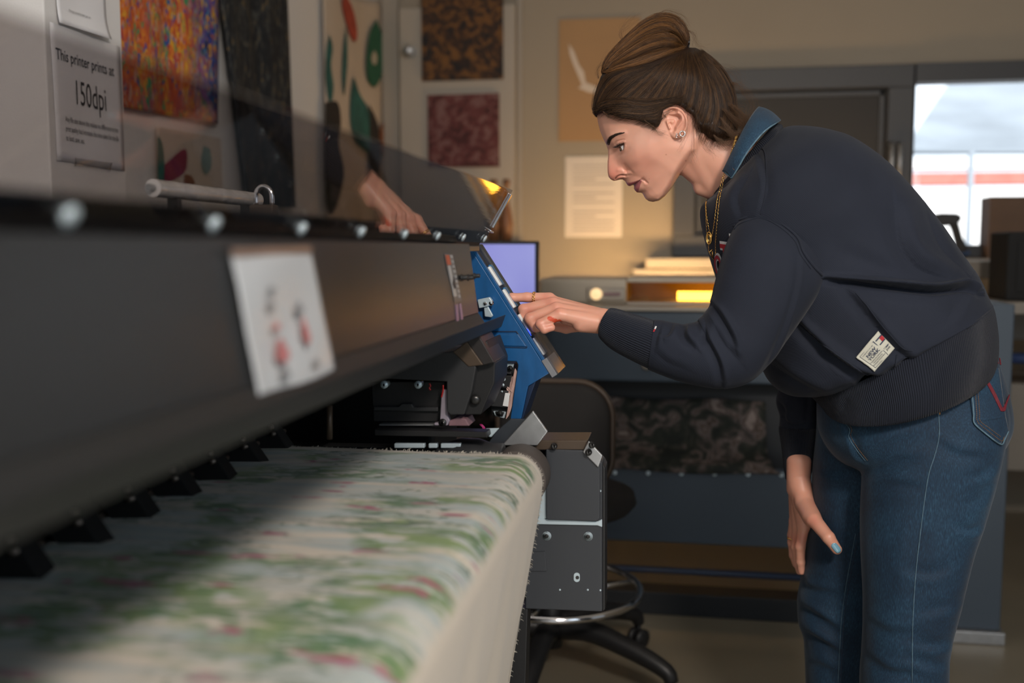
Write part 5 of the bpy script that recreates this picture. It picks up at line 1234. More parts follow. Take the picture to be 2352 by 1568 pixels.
for k in range(34):       # lashes
    t = k/33; a = catmull([(1418,337.5),(1422,334.5),(1427,332),(1433,329.5)], 34)[k]; q = skinpt(a[0], a[1], .0004)
    if q is None: continue
    tip = np.array([-.0085*(1-.9*t), -.0035, -.0006+.0016*math.sin(k*1.7)+.004*t]); b2.tube([q, q+tip*.5+np.array([0, 0, -.0006]), q+tip], [.00042, .00034, .00012], 4, caps=False)
for k in range(14):
    t = k/13; q = skinpt(1428+4*t, 346-10*t, .0003)
    if q is None: continue
    b2.tube([q, q+np.array([-.0010, -.0022, -.0026])], [.0002, .0001], 4, caps=False)
b2.build('eyelashes', m_brow, person, smooth=True)

# ---- nails
def nail(u0, v0, u1, v1, w, bvh=None):
    """small curved plate between two photo points on the skin"""
    vs = []; fs = []; n, m = 8, 8; d = np.array([u1-u0, v1-v0], float); L = np.linalg.norm(d); d /= L; s = np.array([-d[1], d[0]])
    for i in range(n+1):
        for j in range(m+1):
            a = (i/n); b_ = (j/m-.5)*2; ww = w*math.sqrt(max(.05, 1-(max(0, abs(a-.5)*2-.45)/.6)**2)); q = cast(PB, u0+d[0]*L*a+s[0]*ww*b_, v0+d[1]*L*a+s[1]*ww*b_, .0006)
            if q is None: return None
            vs.append(q)
    for i in range(n):
        for j in range(m): k = i*(m+1)+j; fs.append((k, k+1, k+m+2, k+m+1))
    o = mesh_obj('fingernail', vs, fs, M['nail'], person, True); md = o.modifiers.new('s', 'SOLIDIFY'); md.thickness = .0005; return o
nail(1912, 1248, 1929, 1268, 7)
# index nail seen edge on, on top of the fingertip
vs = []; fs = []
for i in range(9):
    for j in range(9):
        a = i/8; b_ = math.radians(-10+ (j/8)*105); ct_ = hp(1151+14*a, 683.4, 1.729+.002*a); r = (8.2+1.4*math.sin(a*1.6))*1.7/FPX+.0008
        vs.append(ct_ + np.array([0, -math.sin(b_)*r, math.cos(b_)*r]))
for i in range(8):
    for j in range(8): k = i*9+j; fs.append((k, k+1, k+10, k+9))
o = mesh_obj('fingernail', vs, fs, M['nail'], person, True); md = o.modifiers.new('s', 'SOLIDIFY'); md.thickness = .0007; md.offset = 1
# chain ring on the index finger
rc = hp(1227, 683.5, 1.7338); r_ = .0099
b_ = MB(); ax = np.array([1, 0, .06]); ax /= np.linalg.norm(ax)
for k in range(14):
    t = 2*math.pi*k/14; c = rc + r_*np.array([0, math.cos(t), math.sin(t)])
    b_.tube([c + .0021*np.array([math.cos(a)*1.0, -math.sin(t)*math.sin(a), math.cos(t)*math.sin(a)]) for a in np.linspace(0, 2*math.pi, 11)[:-1]], .00065, 6, closed=True)
b_.build('chain_ring', M['gold'], person, smooth=True)
q = hp(1819, 1236, FYH+.03); MB().tube([q+np.array([.010*math.cos(a), .009*math.sin(a), .0])*.9 for a in np.linspace(0, 2*math.pi, 17)[:-1]], .0011, 8, closed=True).build('gold_ring', M['gold'], person, smooth=True)
# earrings
def near_on(u, v, off=.001): return cast(PB, u, v, off)
q = near_on(1567.5, 307); b_ = MB(); b_.tube([AY(1567.5+6*math.cos(a), 307+6*math.sin(a), q[1]-.0008) for a in np.linspace(0, 2*math.pi, 25)[:-1]], .0011, 8, closed=True); b_.build('hoop_earring', M['silver'], person, smooth=True)
q = near_on(1555, 311); b_ = MB()
for l in ([(1558,306.5),(1553.5,306.8),(1553,315.5),(1557.8,315.8)], [(1553.4,311),(1557.5,311)]): b_.tube([AY(u, v, q[1]-.0006) for u, v in l], .0008, 6)
b_.build('letter_earring', M['silver'], person, smooth=True)

# ---- clothes: lofted shells
def loft(rows, n_rows, n_ring, Yc_default=1.88, expo=2.0):
    """rows: (Au,Av, Bu,Bv, Yc, half depth m, near offset du,dv) -> ring points; angle 0 at A (front), 90 deg towards camera, 180 at B"""
    R = catmull(rows, n_rows); V = []; ph = np.linspace(0, 2*math.pi, n_ring+1)[:-1]
    for r in R:
        A = AY(r[0], r[1], r[4]); B_ = AY(r[2], r[3], r[4]); C = (A+B_)/2; Nn = AY((r[0]+r[2])/2+r[6], (r[1]+r[3])/2+r[7], r[4])-C + np.array([0, -r[5], 0])
        c, s = np.cos(ph), np.sin(ph); e = 2/expo
        cc = np.sign(c)*np.abs(c)**e; ss = np.sign(s)*np.abs(s)**e
        V.append(C + np.outer(cc, A-C) + np.outer(ss, Nn))
    return np.array(V)     # (rows, ring, 3)
def grid_faces(nr, nc, wrap=True):
    i, j = np.meshgrid(np.arange(nr-1), np.arange(nc if wrap else nc-1), indexing='ij'); i = i.ravel(); j = j.ravel(); k = (j+1) % nc
    return np.stack([i*nc+j, i*nc+k, (i+1)*nc+k, (i+1)*nc+j], 1)
def ring_normals(V):
    du = np.roll(V, -1, 1)-np.roll(V, 1, 1); dv = np.gradient(V, axis=0); N_ = np.cross(du, dv); N_ /= np.linalg.norm(N_, axis=-1, keepdims=True)+1e-12
    C = V.mean(1, keepdims=True); s = np.sign(((V-C)*N_).sum(-1).mean()); return N_*(s if s else 1)
def creases(V, lines, it_mask=None):
    """lines: (pts, depth m, width px, asymmetry); acts on the side facing the camera"""
    N_ = ring_normals(V); p = PX(V); u, v = p[..., 0], p[..., 1]; view = CAM-V; view /= np.linalg.norm(view, axis=-1, keepdims=True); fac = np.clip((N_*view).sum(-1)*2.2+.35, 0, 1)
    D = np.zeros(u.shape)
    for ln_ in lines:
        pts, dep, w = ln_[:3]; P = catmull(pts, 26) if len(pts) > 2 else np.asarray(pts, float)
        # fade towards the ends
        best = np.full(u.shape, 1e9); tt = np.zeros(u.shape); sg = np.zeros(u.shape)
        for i in range(len(P)-1):
            a, b_ = P[i], P[i+1]; d = b_-a; t = np.clip(((u-a[0])*d[0]+(v-a[1])*d[1])/(d @ d+1e-9), 0, 1); q = np.hypot(u-a[0]-t*d[0], v-a[1]-t*d[1]); m = q < best
            best = np.where(m, q, best); tt = np.where(m, (i+t)/(len(P)-1), tt); sg = np.where(m, np.sign((u-a[0])*d[1]-(v-a[1])*d[0]), sg)
        fade = np.sin(np.clip(tt, 0.02, .98)*math.pi)**.5
        asy = ln_[3] if len(ln_) > 3 else 0
        D += dep*fade*(-np.exp(-(best/w)**2) + asy*sg*np.exp(-((best-w*1.4)/(w*1.3))**2))
    return V + N_*(D*fac)[..., None]
def shell(name, V, m, parent, thick=.002, uv=True, cap=False):
    nr, nc, _ = V.shape; f = grid_faces(nr, nc); U = np.stack(np.meshgrid(np.linspace(0, 1, nr), np.arange(nc)/nc, indexing='ij'), -1)
    o = mesh_obj(name, V.reshape(-1, 3), f, m, parent, True, uv=U.reshape(-1, 2))
    bm = bmesh.new(); bm.from_mesh(o.data); bmesh.ops.recalc_face_normals(bm, faces=bm.faces); bm.to_mesh(o.data); bm.free()
    if thick: md = o.modifiers.new('s', 'SOLIDIFY'); md.thickness = thick; md.offset = -1
    return o
def cloth_mat(name, col, rib=None, rough=.85, twill=1.0, sheen=.06):
    m = mat(name, col, rough, spec=.25, sheen=sheen); N, L, b = nodes_of(m); tc = N.new('ShaderNodeTexCoord')
    no = N.new('ShaderNodeTexNoise'); no.inputs['Scale'].default_value = 7; no.inputs['Detail'].default_value = 6; L.new(tc.outputs['Object'], no.inputs['Vector'])
    c = ramp(N, L, no.outputs[0], [(.35, tuple(x*.88 for x in col)), (.65, tuple(x*1.12 for x in col))]); L.new(c, b.inputs['Base Color'])
    wv = N.new('ShaderNodeTexWave'); wv.wave_type = 'BANDS'; wv.bands_direction = 'DIAGONAL'; wv.inputs['Scale'].default_value = 190*twill; wv.inputs['Distortion'].default_value = .6; L.new(tc.outputs['Object'], wv.inputs['Vector'])
    n2 = N.new('ShaderNodeTexNoise'); n2.inputs['Scale'].default_value = 900; L.new(tc.outputs['Object'], n2.inputs['Vector'])
    ad = N.new('ShaderNodeMath'); ad.operation = 'ADD'; L.new(n2.outputs[0], ad.inputs[0])
    mu = N.new('ShaderNodeMath'); mu.operation = 'MULTIPLY'; mu.inputs[1].default_value = .5; L.new(wv.outputs[0], mu.inputs[0]); L.new(mu.outputs[0], ad.inputs[1])
    bp = N.new('ShaderNodeBump'); bp.inputs['Strength'].default_value = .35; bp.inputs['Distance'].default_value = .0006; L.new(ad.outputs[0], bp.inputs['Height'])
    if rib:
        uvn = N.new('ShaderNodeUVMap'); sx = N.new('ShaderNodeSeparateXYZ'); L.new(uvn.outputs[0], sx.inputs[0])
        s1 = N.new('ShaderNodeMath'); s1.operation = 'MULTIPLY'; s1.inputs[1].default_value = rib*2*math.pi; L.new(sx.outputs[1], s1.inputs[0]); s2 = N.new('ShaderNodeMath'); s2.operation = 'SINE'; L.new(s1.outputs[0], s2.inputs[0])
        b2 = N.new('ShaderNodeBump'); b2.inputs['Strength'].default_value = 1; b2.inputs['Distance'].default_value = .0008; L.new(s2.outputs[0], b2.inputs['Height']); L.new(bp.outputs[0], b2.inputs['Normal']); L.new(b2.outputs[0], b.inputs['Normal'])
        dk = N.new('ShaderNodeMix'); dk.data_type = 'RGBA'; dk.blend_type = 'MULTIPLY'; dk.inputs['Factor'].default_value = 1; L.new(c, dk.inputs[6])
        r2 = ramp(N, L, s2.outputs[0], [(0, (.80, .80, .80)), (.6, (1, 1, 1))]); L.new(r2, dk.inputs[7]); L.new(dk.outputs[2], b.inputs['Base Color'])
        L.remove(b2.inputs['Normal'].links[0])
    else: L.new(bp.outputs[0], b.inputs['Normal'])
    return m
NAVY = (.0150, .0185, .030)
M['sweat'] = cloth_mat('navy_sweat_fabric', NAVY); M['ribc'] = cloth_mat('navy_rib_cuff', NAVY, 62); M['ribh'] = cloth_mat('navy_rib_hem', NAVY, 300); M['ribn'] = cloth_mat('navy_rib_collar', NAVY, 150)
# torso of the sweatshirt
TY = 1.87
torso_rows = [
 (1640,448, 1786,300, TY, .075, 0, 0),
 (1622,462, 1815,290, TY, .105, 0, 6),
 (1609,480, 1860,291, TY, .150, 0, 10),
 (1610,515, 1905,300, TY, .185, 0, 10),
 (1622,565, 1955,318, TY, .205, 0, 12),
 (1640,625, 2025,366, TY, .205, 0, 14),
 (1662,690, 2090,432, TY, .200, 0, 18),
 (1700,760, 2150,505, TY, .195, 0, 26),
 (1738,822, 2200,575, TY, .195, -4, 28),
 (1764,872, 2238,630, TY, .195, -6, 18),
 (1806,903, 2262,684, TY, .190, -8, 2),
 (1868,914, 2268,702, TY, .180, -6, -20)]
Tv = loft(torso_rows, 300, 440, expo=2.15)
tl = [([(1895,640),(1960,645),(2050,654),(2150,662),(2215,655),(2250,672)], .012, 4.5, 1.5), ([(1905,646),(1990,662),(2080,676),(2190,680)], .006, 16),
      ([(1925,570),(1990,600),(2060,625),(2140,645)], .006, 22), ([(2060,470),(2080,560),(2120,610),(2190,640)], .010, 14, .7),
      ([(2130,480),(2165,560),(2215,620)], .004, 10, .5), ([(1760,830),(1830,880),(1900,915)], .006, 12, .5),
      ([(1820,730),(1880,790),(1960,850),(2020,870)], .012, 9, 1.0), ([(1940,660),(2000,730),(2060,800),(2100,830)], .007, 9, .9),
      ([(1745,490),(1760,430),(1748,370),(1735,345)], .0035, 7, .5), ([(1700,500),(1690,450),(1720,400)], .003, 8, .5), ([(1850,560),(1900,500),(1990,480)], -.004, 30),
      ([(2230,640),(2200,700),(2180,735)], .004, 12, .6), ([(1870,750),(1900,840),(1950,880)], .003, 14, .6), ([(1700,330),(1680,400),(1650,460)], .003, 8)]
Tv = creases(Tv, tl)
torso = shell('sweatshirt', Tv, M['sweat'], person, .0025)
# ribbed hem
hem_rows = [(1866,913, 2267,700, TY, .178, -6, -22), (1872,920, 2274,716, TY, .181, -8, -2), (1884,930, 2281,756, TY, .184, -10, 26), (1890,934, 2282,788, TY, .180, -12, 48), (1896,928, 2279,806, TY, .172, -12, 54)]
Hv_ = loft(hem_rows, 50, 420, expo=2.15); Hv_ = creases(Hv_, [([(1990,955),(2010,915),(2040,880)], .003, 12, .5), ([(1930,945),(1945,915)], .003, 8, .5), ([(2140,900),(2160,850),(2200,790)], .002, 14)])
shell('ribbed_hem', Hv_, M['ribh'], torso, .0035)
# collar band and denim collar
col_rows = [(1640,462, 1800,298, TY-.005, .082, 2, 4), (1632,452, 1794,286, TY-.005, .077, 2, 2), (1642,438, 1778,284, TY-.005, .068, 2, 0)]
shell('ribbed_collar', loft(col_rows, 16, 240), M['ribn'], torso, .0035)
# sleeves
SY = 1.70
sl_rows = [
 (1772,455, 1896,530, 1.76, .050, 0, 0),
 (1730,478, 1900,590, 1.74, .070, 0, 0),
 (1696,506, 1895,634, 1.72, .080, 0, 0),
 (1668,560, 1880,672, 1.705, .082, 0, 0),
 (1649,620, 1848,722, 1.695, .078, 0, 0),
 (1634,680, 1806,782, 1.685, .072, 0, 0),
 (1628,703, 1762,842, 1.675, .068, 0, 0),
 (1616,720, 1715,880, 1.672, .064, 0, 0),
 (1600,737, 1660,892, 1.672, .060, 0, 0),
 (1572,744, 1606,886, 1.674, .057, 0, 0),
 (1545,740, 1556,874, 1.677, .053, 0, 0),
 (1520,735, 1512,858, 1.680, .048, 0, 0),
 (1503,734, 1488,848, 1.682, .042, 0, 0)]
Sv = loft(sl_rows, 190, 150, expo=2.1)
def wr(a, b_, dep, w, asy=.8): return ([a, ((a[0]+b_[0])/2+4, (a[1]+b_[1])/2), b_], dep, w, asy)
Sv = creases(Sv, [([(1636,700),(1655,725),(1680,770),(1690,800)], .006, 6, .9), ([(1606,738),(1622,775),(1650,830),(1660,880)], .0055, 6, .9), ([(1570,742),(1575,775),(1600,800)], .004, 6, .9), ([(1548,740),(1535,765),(1522,768)], .004, 6, .8),
   ([(1578,748),(1572,765),(1590,790)], .003, 5, .7), ([(1640,745),(1665,790),(1700,830)], .004, 9, .6), ([(1612,720),(1618,755),(1610,790)], .0035, 5, -.8), ([(1500,800),(1530,830),(1580,850)], .002, 9, .5), ([(1835,575),(1832,650),(1800,760),(1760,850),(1740,870)], .0025, 4, .8), ([(1520,745),(1510,770),(1505,800)], .002, 5, .7)])
lsl = shell('left_sleeve', Sv, M['sweat'], torso, .0025)
cuff_rows = [(1504,737, 1489,846, 1.682, .041, 0, 0), (1490,731, 1480,842, 1.683, .040, 0, 0), (1450,719, 1436,820, 1.686, .036, 0, 0), (1418,709, 1402,800, 1.690, .033, 0, 0), (1404,707, 1380,778, 1.692, .030, -7, -2), (1402,709, 1378,768, 1.692, .027, -7, -4)]
cu = shell('ribbed_cuff', loft(cuff_rows, 40, 260), M['ribc'], lsl, .003)
fs_rows = [(1740,560, 1860,560, 2.02, .06, 0, 0), (1750,700, 1880,700, 2.04, .06, 0, 0), (1764,800, 1900,800, 2.05, .058, 0, 0), (1768,850, 1905,852, 2.05, .056, 0, 0), (1786,890, 1900,890, 2.045, .054, 0, 0), (1782,925, 1893,926, 2.04, .052, 0, 0), (1790,955, 1886,956, 2.035, .047, 0, 0), (1790,980, 1882,980, 2.03, .044, 0, 0)]
Fv = creases(loft(fs_rows, 110, 110), [([(1775,878),(1810,900),(1850,905)], .005, 6, .7), ([(1783,915),(1800,940),(1800,970)], .004, 7, .7), ([(1855,890),(1858,930),(1850,970)], .003, 6, .6), ([(1788,950),(1820,975),(1860,968)], .003, 5, .6)])
rsl = shell('right_sleeve', Fv, M['sweat'], torso, .0025)
shell('ribbed_cuff', loft([(1790,978, 1884,976, 2.03, .045, 0, 0), (1789,990, 1880,990, 2.03, .041, 0, 0), (1795,1030, 1872,1030, 2.025, .036, 0, 0), (1800,1075, 1866,1075, 2.022, .033, 0, 0), (1804,1100, 1862,1097, 2.02, .031, 0, 0)], 40, 220), M['ribc'], rsl, .003)
TB = bvh_of(torso); SB = bvh_of(lsl); HB = bvh_of(bpy.data.objects['ribbed_hem'])
def seam(bvh, pts, name, parent, r=.0016, off=.0004, m=None, n=60):
    L_2 = cast_line(bvh, pts, off, n)
    if len(L_2) > 3: return MB().tube(L_2, r, 6).build(name, m or M['sweat'], parent, smooth=True)
seam(SB, [(1687,520),(1700,506),(1745,494),(1790,512),(1830,545),(1845,580),(1868,612),(1888,633)], 'shoulder_seam', lsl, .0024, .001)
seam(SB, [(1687,526),(1702,513),(1745,501),(1787,519),(1824,551),(1840,586),(1862,617)], 'shoulder_seam', lsl, .0012, .0006)
seam(TB, [(1744,338),(1757,350),(1761,400),(1757,450),(1747,492)], 'yoke_seam', torso, .0009)
seam(TB, [(1965,672),(1990,700),(2020,740),(2050,775),(2075,800),(2095,806)], 'pocket_seam', torso, .0009)
# kangaroo pocket edge flap on the near side
def patch(name, poly, bvh, m, parent, off=.002, res=26, thick=.0012, bulge=0.0):
    """quad patch of photo points laid on a surface"""
    vs = []; fs = []; C = [np.array(p, float) for p in poly]
    for i in range(res+1):
        for j in range(res+1):
            s, t = j/res, i/res; p = (C[0]*(1-s)+C[1]*s)*(1-t)+(C[3]*(1-s)+C[2]*s)*t; q = cast(bvh, p[0], p[1], off+bulge*math.sin(math.pi*s)*math.sin(math.pi*t))
            if q is None: q = vs[-1] if vs else AY(p[0], p[1], 1.7)
            vs.append(q)
    for i in range(res):
        for j in range(res): k = i*(res+1)+j; fs.append((k, k+1, k+res+2, k+res+1))
    o = mesh_obj(name, vs, fs, m, parent, True, uv=np.array([(j/res, i/res) for i in range(res+1) for j in range(res+1)])); md = o.modifiers.new('s', 'SOLIDIFY'); md.thickness = thick; return o
m_lab = mat('cream_label', (.50, .49, .41), .7, bump=(700, .3, .0004), var=(30, .05))
LQd = [(2014,761),(2052,800),(2006,852),(1964,822)]
lab = patch('sewn_label', LQd, TB, m_lab, torso, .0035)
def on_quad(bvh, quad, s, x, y, size, m, parent, name='lettering', off=.0055, align='CENTER', sx=1.0, bold=0.0, asp=1.0):
    C = [np.array(p, float) for p in quad]; v, f = text_mesh(s, 1.0, align, bold); vs = []
    for p in v:
        a = x+p[0]*size*sx; t = y-p[1]*size*asp; w = (C[0]*(1-a)+C[1]*a)*(1-t)+(C[3]*(1-a)+C[2]*a)*t; q = cast(bvh, w[0], w[1], off)
        vs.append(q if q is not None else AY(w[0], w[1], 1.68))
    return mesh_obj(name, vs, f, m, parent)
m_nav = mat('navy_ink', (.02, .03, .07), .7, var=(80, .1)); m_redi = mat('red_ink', (.38, .012, .02), .7, var=(80, .1))
# text runs up to the right: reading direction from lower-left (1985,835) towards upper right
TQ = [(1966,820),(2014,763),(2051,800),(2006,850)]      # top-left, top-right, bottom-right, bottom-left in reading frame
on_quad(TB, TQ, 'ESTABLISHED IN 1985', .38, .22, .060, m_nav, lab, sx=.85)
on_quad(TB, TQ, 'NEW', .42, .42, .19, m_nav, lab, sx=.9, bold=.02); on_quad(TB, TQ, 'YORK', .42, .58, .19, m_nav, lab, sx=.9, bold=.02)
for k, s in enumerate(('AN AMERICAN ORIGINAL.', 'TOMMY JEANS IS A', 'REGISTERED TRADEMARK.')): on_quad(TB, TQ, s, .40, .69+.085*k, .062, m_nav, lab, sx=.82)
on_quad(TB, TQ, 'TOMMY', .84, .72, .10, m_nav, lab, sx=.7, bold=.01); on_quad(TB, TQ, 'JEANS', .84, .83, .10, m_nav, lab, sx=.7, bold=.01)
def lq(poly, m, name, off=.0052):
    C = [np.array(p, float) for p in TQ]; P = []
    for a, t in poly: w = (C[0]*(1-a)+C[1]*a)*(1-t)+(C[3]*(1-a)+C[2]*a)*t; P.append(cast(TB, w[0], w[1], off))
    mesh_obj(name, P + [p - np.array([0, .0003, 0]) for p in P], [tuple(range(len(P)))] + [(i, (i+1) % len(P), len(P)+(i+1) % len(P), len(P)+i) for i in range(len(P))], m, lab)
for y in (.16, .40): lq([(.74, y), (1.0, y), (1.0, y+.05), (.74, y+.05)], m_nav, 'flag_bar')
lq([(.86, .21), (1.0, .21), (1.0, .40), (.86, .40)], m_redi, 'flag_field')
for a, b_ in (((.08, .10), (.70, .10)), ((.70, .10), (.70, .96)), ((.70, .96), (.08, .96)), ((.08, .96), (.08, .10))):
    w = .012; d = np.array(b_)-np.array(a); n_ = np.array([-d[1], d[0]])/np.linalg.norm(d)*w; lq([a, b_, tuple(np.array(b_)+n_), tuple(np.array(a)+n_)], m_nav, 'label_border')
# pocket shape around the label
seam(TB, [(1820,733),(1870,775),(1925,815),(1975,850),(2008,866),(2040,862),(2055,840),(2060,815)], 'pocket_edge', torso, .0016, .0008)
# small flag on the sleeve
def sq(bvh, poly, m, name, parent, off=.0015): P = [cast(bvh, u, v, off) for u, v in poly]; mesh_obj(name, P + [p-np.array([0, .0004, 0]) for p in P], [(0, 1, 2, 3), (0, 1, 5, 4), (1, 2, 6, 5), (2, 3, 7, 6), (3, 0, 4, 7)], m, parent)
m_wht = mat('white_thread', (.7, .7, .7), .7, var=(200, .1))
sq(SB, [(1505.5,750),(1509,750.5),(1506,757),(1503,756)], m_wht, 'flag_white', lsl); sq(SB, [(1503,756),(1506,757),(1503,763),(1500,762)], m_redi, 'flag_red', lsl)
# chest letters
for u0, v0, s, w in ((1645,612,'O',30), (1657,592,'T',36), (1678,575,'T',36)):
    q = [(u0-4, v0-w*1.05), (u0+w*.62, v0-w*.95), (u0+w*.66, v0+w*.85), (u0+2, v0+w*.6)]
    on_quad(TB, q, s, .5, .92, 1.25, m_wht, torso, 'chest_lettering', .0035, sx=.75, bold=.09); on_quad(TB, q, s, .5, .92, 1.25, m_redi, torso, 'chest_lettering', .0050, sx=.75, bold=.02)
# denim collar standing at the neck
m_den = mat('denim', (.014, .060, .125), .8, sheen=.1); N, L, b = nodes_of(m_den); tc = N.new('ShaderNodeTexCoord')
mp = N.new('ShaderNodeMapping'); mp.inputs['Scale'].default_value = (1, 1, .12); L.new(tc.outputs['Object'], mp.inputs[0]); n1_ = N.new('ShaderNodeTexNoise'); n1_.inputs['Scale'].default_value = 1000; n1_.inputs['Detail'].default_value = 3; L.new(mp.outputs[0], n1_.inputs['Vector'])
n2_ = N.new('ShaderNodeTexNoise'); n2_.inputs['Scale'].default_value = 9; n2_.inputs['Detail'].default_value = 5; L.new(tc.outputs['Object'], n2_.inputs['Vector'])
ad = N.new('ShaderNodeMath'); ad.operation = 'MULTIPLY_ADD'; ad.inputs[1].default_value = .55; L.new(n1_.outputs[0], ad.inputs[0]); m5 = N.new('ShaderNodeMath'); m5.operation = 'MULTIPLY'; m5.inputs[1].default_value = .45; L.new(n2_.outputs[0], m5.inputs[0]); L.new(m5.outputs[0], ad.inputs[2])
L.new(ramp(N, L, ad.outputs[0], [(.36, (.002, .012, .030)), (.50, (.004, .026, .058)), (.66, (.018, .066, .120))]), b.inputs['Base Color'])
bp = N.new('ShaderNodeBump'); bp.inputs['Strength'].default_value = .3; bp.inputs['Distance'].default_value = .0006; L.new(n1_.outputs[0], bp.inputs['Height']); L.new(bp.outputs[0], b.inputs['Normal'])
M['fade'] = mat('faded_denim_edge', (.09, .16, .21), .85, bump=(500, .5, .001), var=(90, .35)); M['stitch'] = mat('orange_thread', (.22, .11, .035), .7, var=(60, .1)); M['darkstitch'] = mat('dark_thread', (.03, .03, .05), .7, var=(60, .1))
# collar leaf: strip around the neck; inner edge (top) and outer edge (bottom) as curves from the near front corner round the back to the far side
top = [(1661,394,1.775),(1672,372,1.765),(1690,335,1.768),(1712,292,1.785),(1730,262,1.815),(1742,247,1.86),(1730,262,1.905),(1712,292,1.935),(1690,335,1.952),(1672,372,1.955)]
bot = [(1680,410,1.752),(1694,388,1.742),(1718,348,1.738),(1752,306,1.752),(1780,285,1.79),(1792,277,1.86),(1780,285,1.93),(1752,306,1.968),(1718,348,1.982),(1694,388,1.978)]
Tp = catmull([AY(*p) for p in top], 70); Bt = catmull([AY(*p) for p in bot], 70); rows = 12; CV = []
for i in range(rows+1):
    t = i/rows; CV.append(Tp*(1-t)+Bt*t + np.array([0, 0, 1])*.004*math.sin(math.pi*t) - np.array([0, .004*math.sin(math.pi*t), 0]))
CV = np.array(CV); o = mesh_obj('denim_collar', CV.reshape(-1, 3), grid_faces(rows+1, 70, False), m_den, person, True); md = o.modifiers.new('s', 'SOLIDIFY'); md.thickness = .0022; dcl = o
off = np.array([0, -.0018, .001]); MB().tube(list(Bt+off*.6), .0014, 8).build('faded_edge', M['fade'], dcl, smooth=True)
MB().tube(list((Bt*.92+Tp*.08)+off*1.4), .0007, 8).build('faded_edge', M['fade'], dcl, smooth=True)
MB().tube([Tp[0]+off, (Tp[0]+Bt[0])/2+off, Bt[0]+off], .0015, 8).build('faded_edge', M['fade'], dcl, smooth=True)
def dashes(P, m, parent, name, r=.0004, dash=.0022, gap=.0012):
    P = np.array(P); s = np.r_[0, np.cumsum(np.linalg.norm(np.diff(P, axis=0), axis=1))]; b_ = MB(); a = 0
    f = lambda x: np.array([np.interp(x, s, P[:, k]) for k in range(3)])
    while a < s[-1]: b_.tube([f(a), f(min(a+dash, s[-1]))], r, 5); a += dash+gap
    return b_.build(name, m, parent)
dashes((Bt*.78+Tp*.22)+off*2.2, M['stitch'], dcl, 'stitching'); w0 = .14; dashes([(Tp[5]*(1-t)+Bt[5]*t)+off*2+np.array([0, -.003*math.sin(math.pi*t), .003*math.sin(math.pi*t)]) for t in np.linspace(.05, .9, 12)], M['stitch'], dcl, 'stitching')
# necklaces
def chain(pts, name, r=.0007, link=.0030):
    U_ = catmull([p for p in pts], 60); P = []
    for u, v, y in U_:
        q = AY(u, v, y); h = cast(TB, u, v, .0022)
        P.append(h if h is not None and h[1] < q[1] else q)
    P = np.array(P)
    for _ in range(3): P[1:-1] = (P[:-2]+2*P[1:-1]+P[2:])/4
    s = np.r_[0, np.cumsum(np.linalg.norm(np.diff(P, axis=0), axis=1))]; b_ = MB(); n = int(s[-1]/link)
    for k in range(n):
        a = np.array([np.interp(s[-1]*k/n, s, P[:, i]) for i in range(3)]); c = np.array([np.interp(s[-1]*(k+1.25)/n, s, P[:, i]) for i in range(3)])
        b_.tube([a + (np.array([.0009, 0, 0]) if k % 2 else np.array([0, .0009, 0])), c], [r, r*.7], 5)
    return b_.build(name, M['gold'], person, smooth=True)
chain([(1690,312,1.775),(1680,345,1.772),(1668,385,1.770),(1657,415,1.772),(1650,455,1.775),(1643,510,1.79),(1637,545,1.80)], 'gold_necklace')
chain([(1623,462,1.82),(1626,500,1.81),(1632,530,1.80),(1636,545,1.80)], 'gold_necklace')
chain([(1693,310,1.776),(1671,385,1.768),(1661,415,1.770),(1650,500,1.775),(1644,575,1.78),(1641,585,1.785)], 'gold_necklace', .0006)
chain([(1622,462,1.825),(1625,520,1.815),(1628,580,1.80)], 'gold_necklace', .0006)
c = cast(TB, 1636, 545, .006); MB().tube([c+np.array([.0042*math.cos(a), -.003*math.cos(a), .0105*math.sin(a)]) for a in np.linspace(0, 2*math.pi, 21)[:-1]], .0014, 8, closed=True).tube([c+np.array([.002*math.cos(a), -.002*math.cos(a), .0065*math.sin(a)]) for a in np.linspace(0, 2*math.pi, 21)[:-1]], .0011, 8, closed=True).build('oval_pendant', M['gold'], person, smooth=True)
_y = cast(TB, 1638, 582, .004)[1]; MB().tube([AY(1643,566,_y), AY(1629,580,_y), AY(1640,597,_y)], .0011, 8).tube([AY(1637,576,_y), AY(1637,590,_y)], .0014, 8).build('triangle_pendant', M['gold'], person, smooth=True)

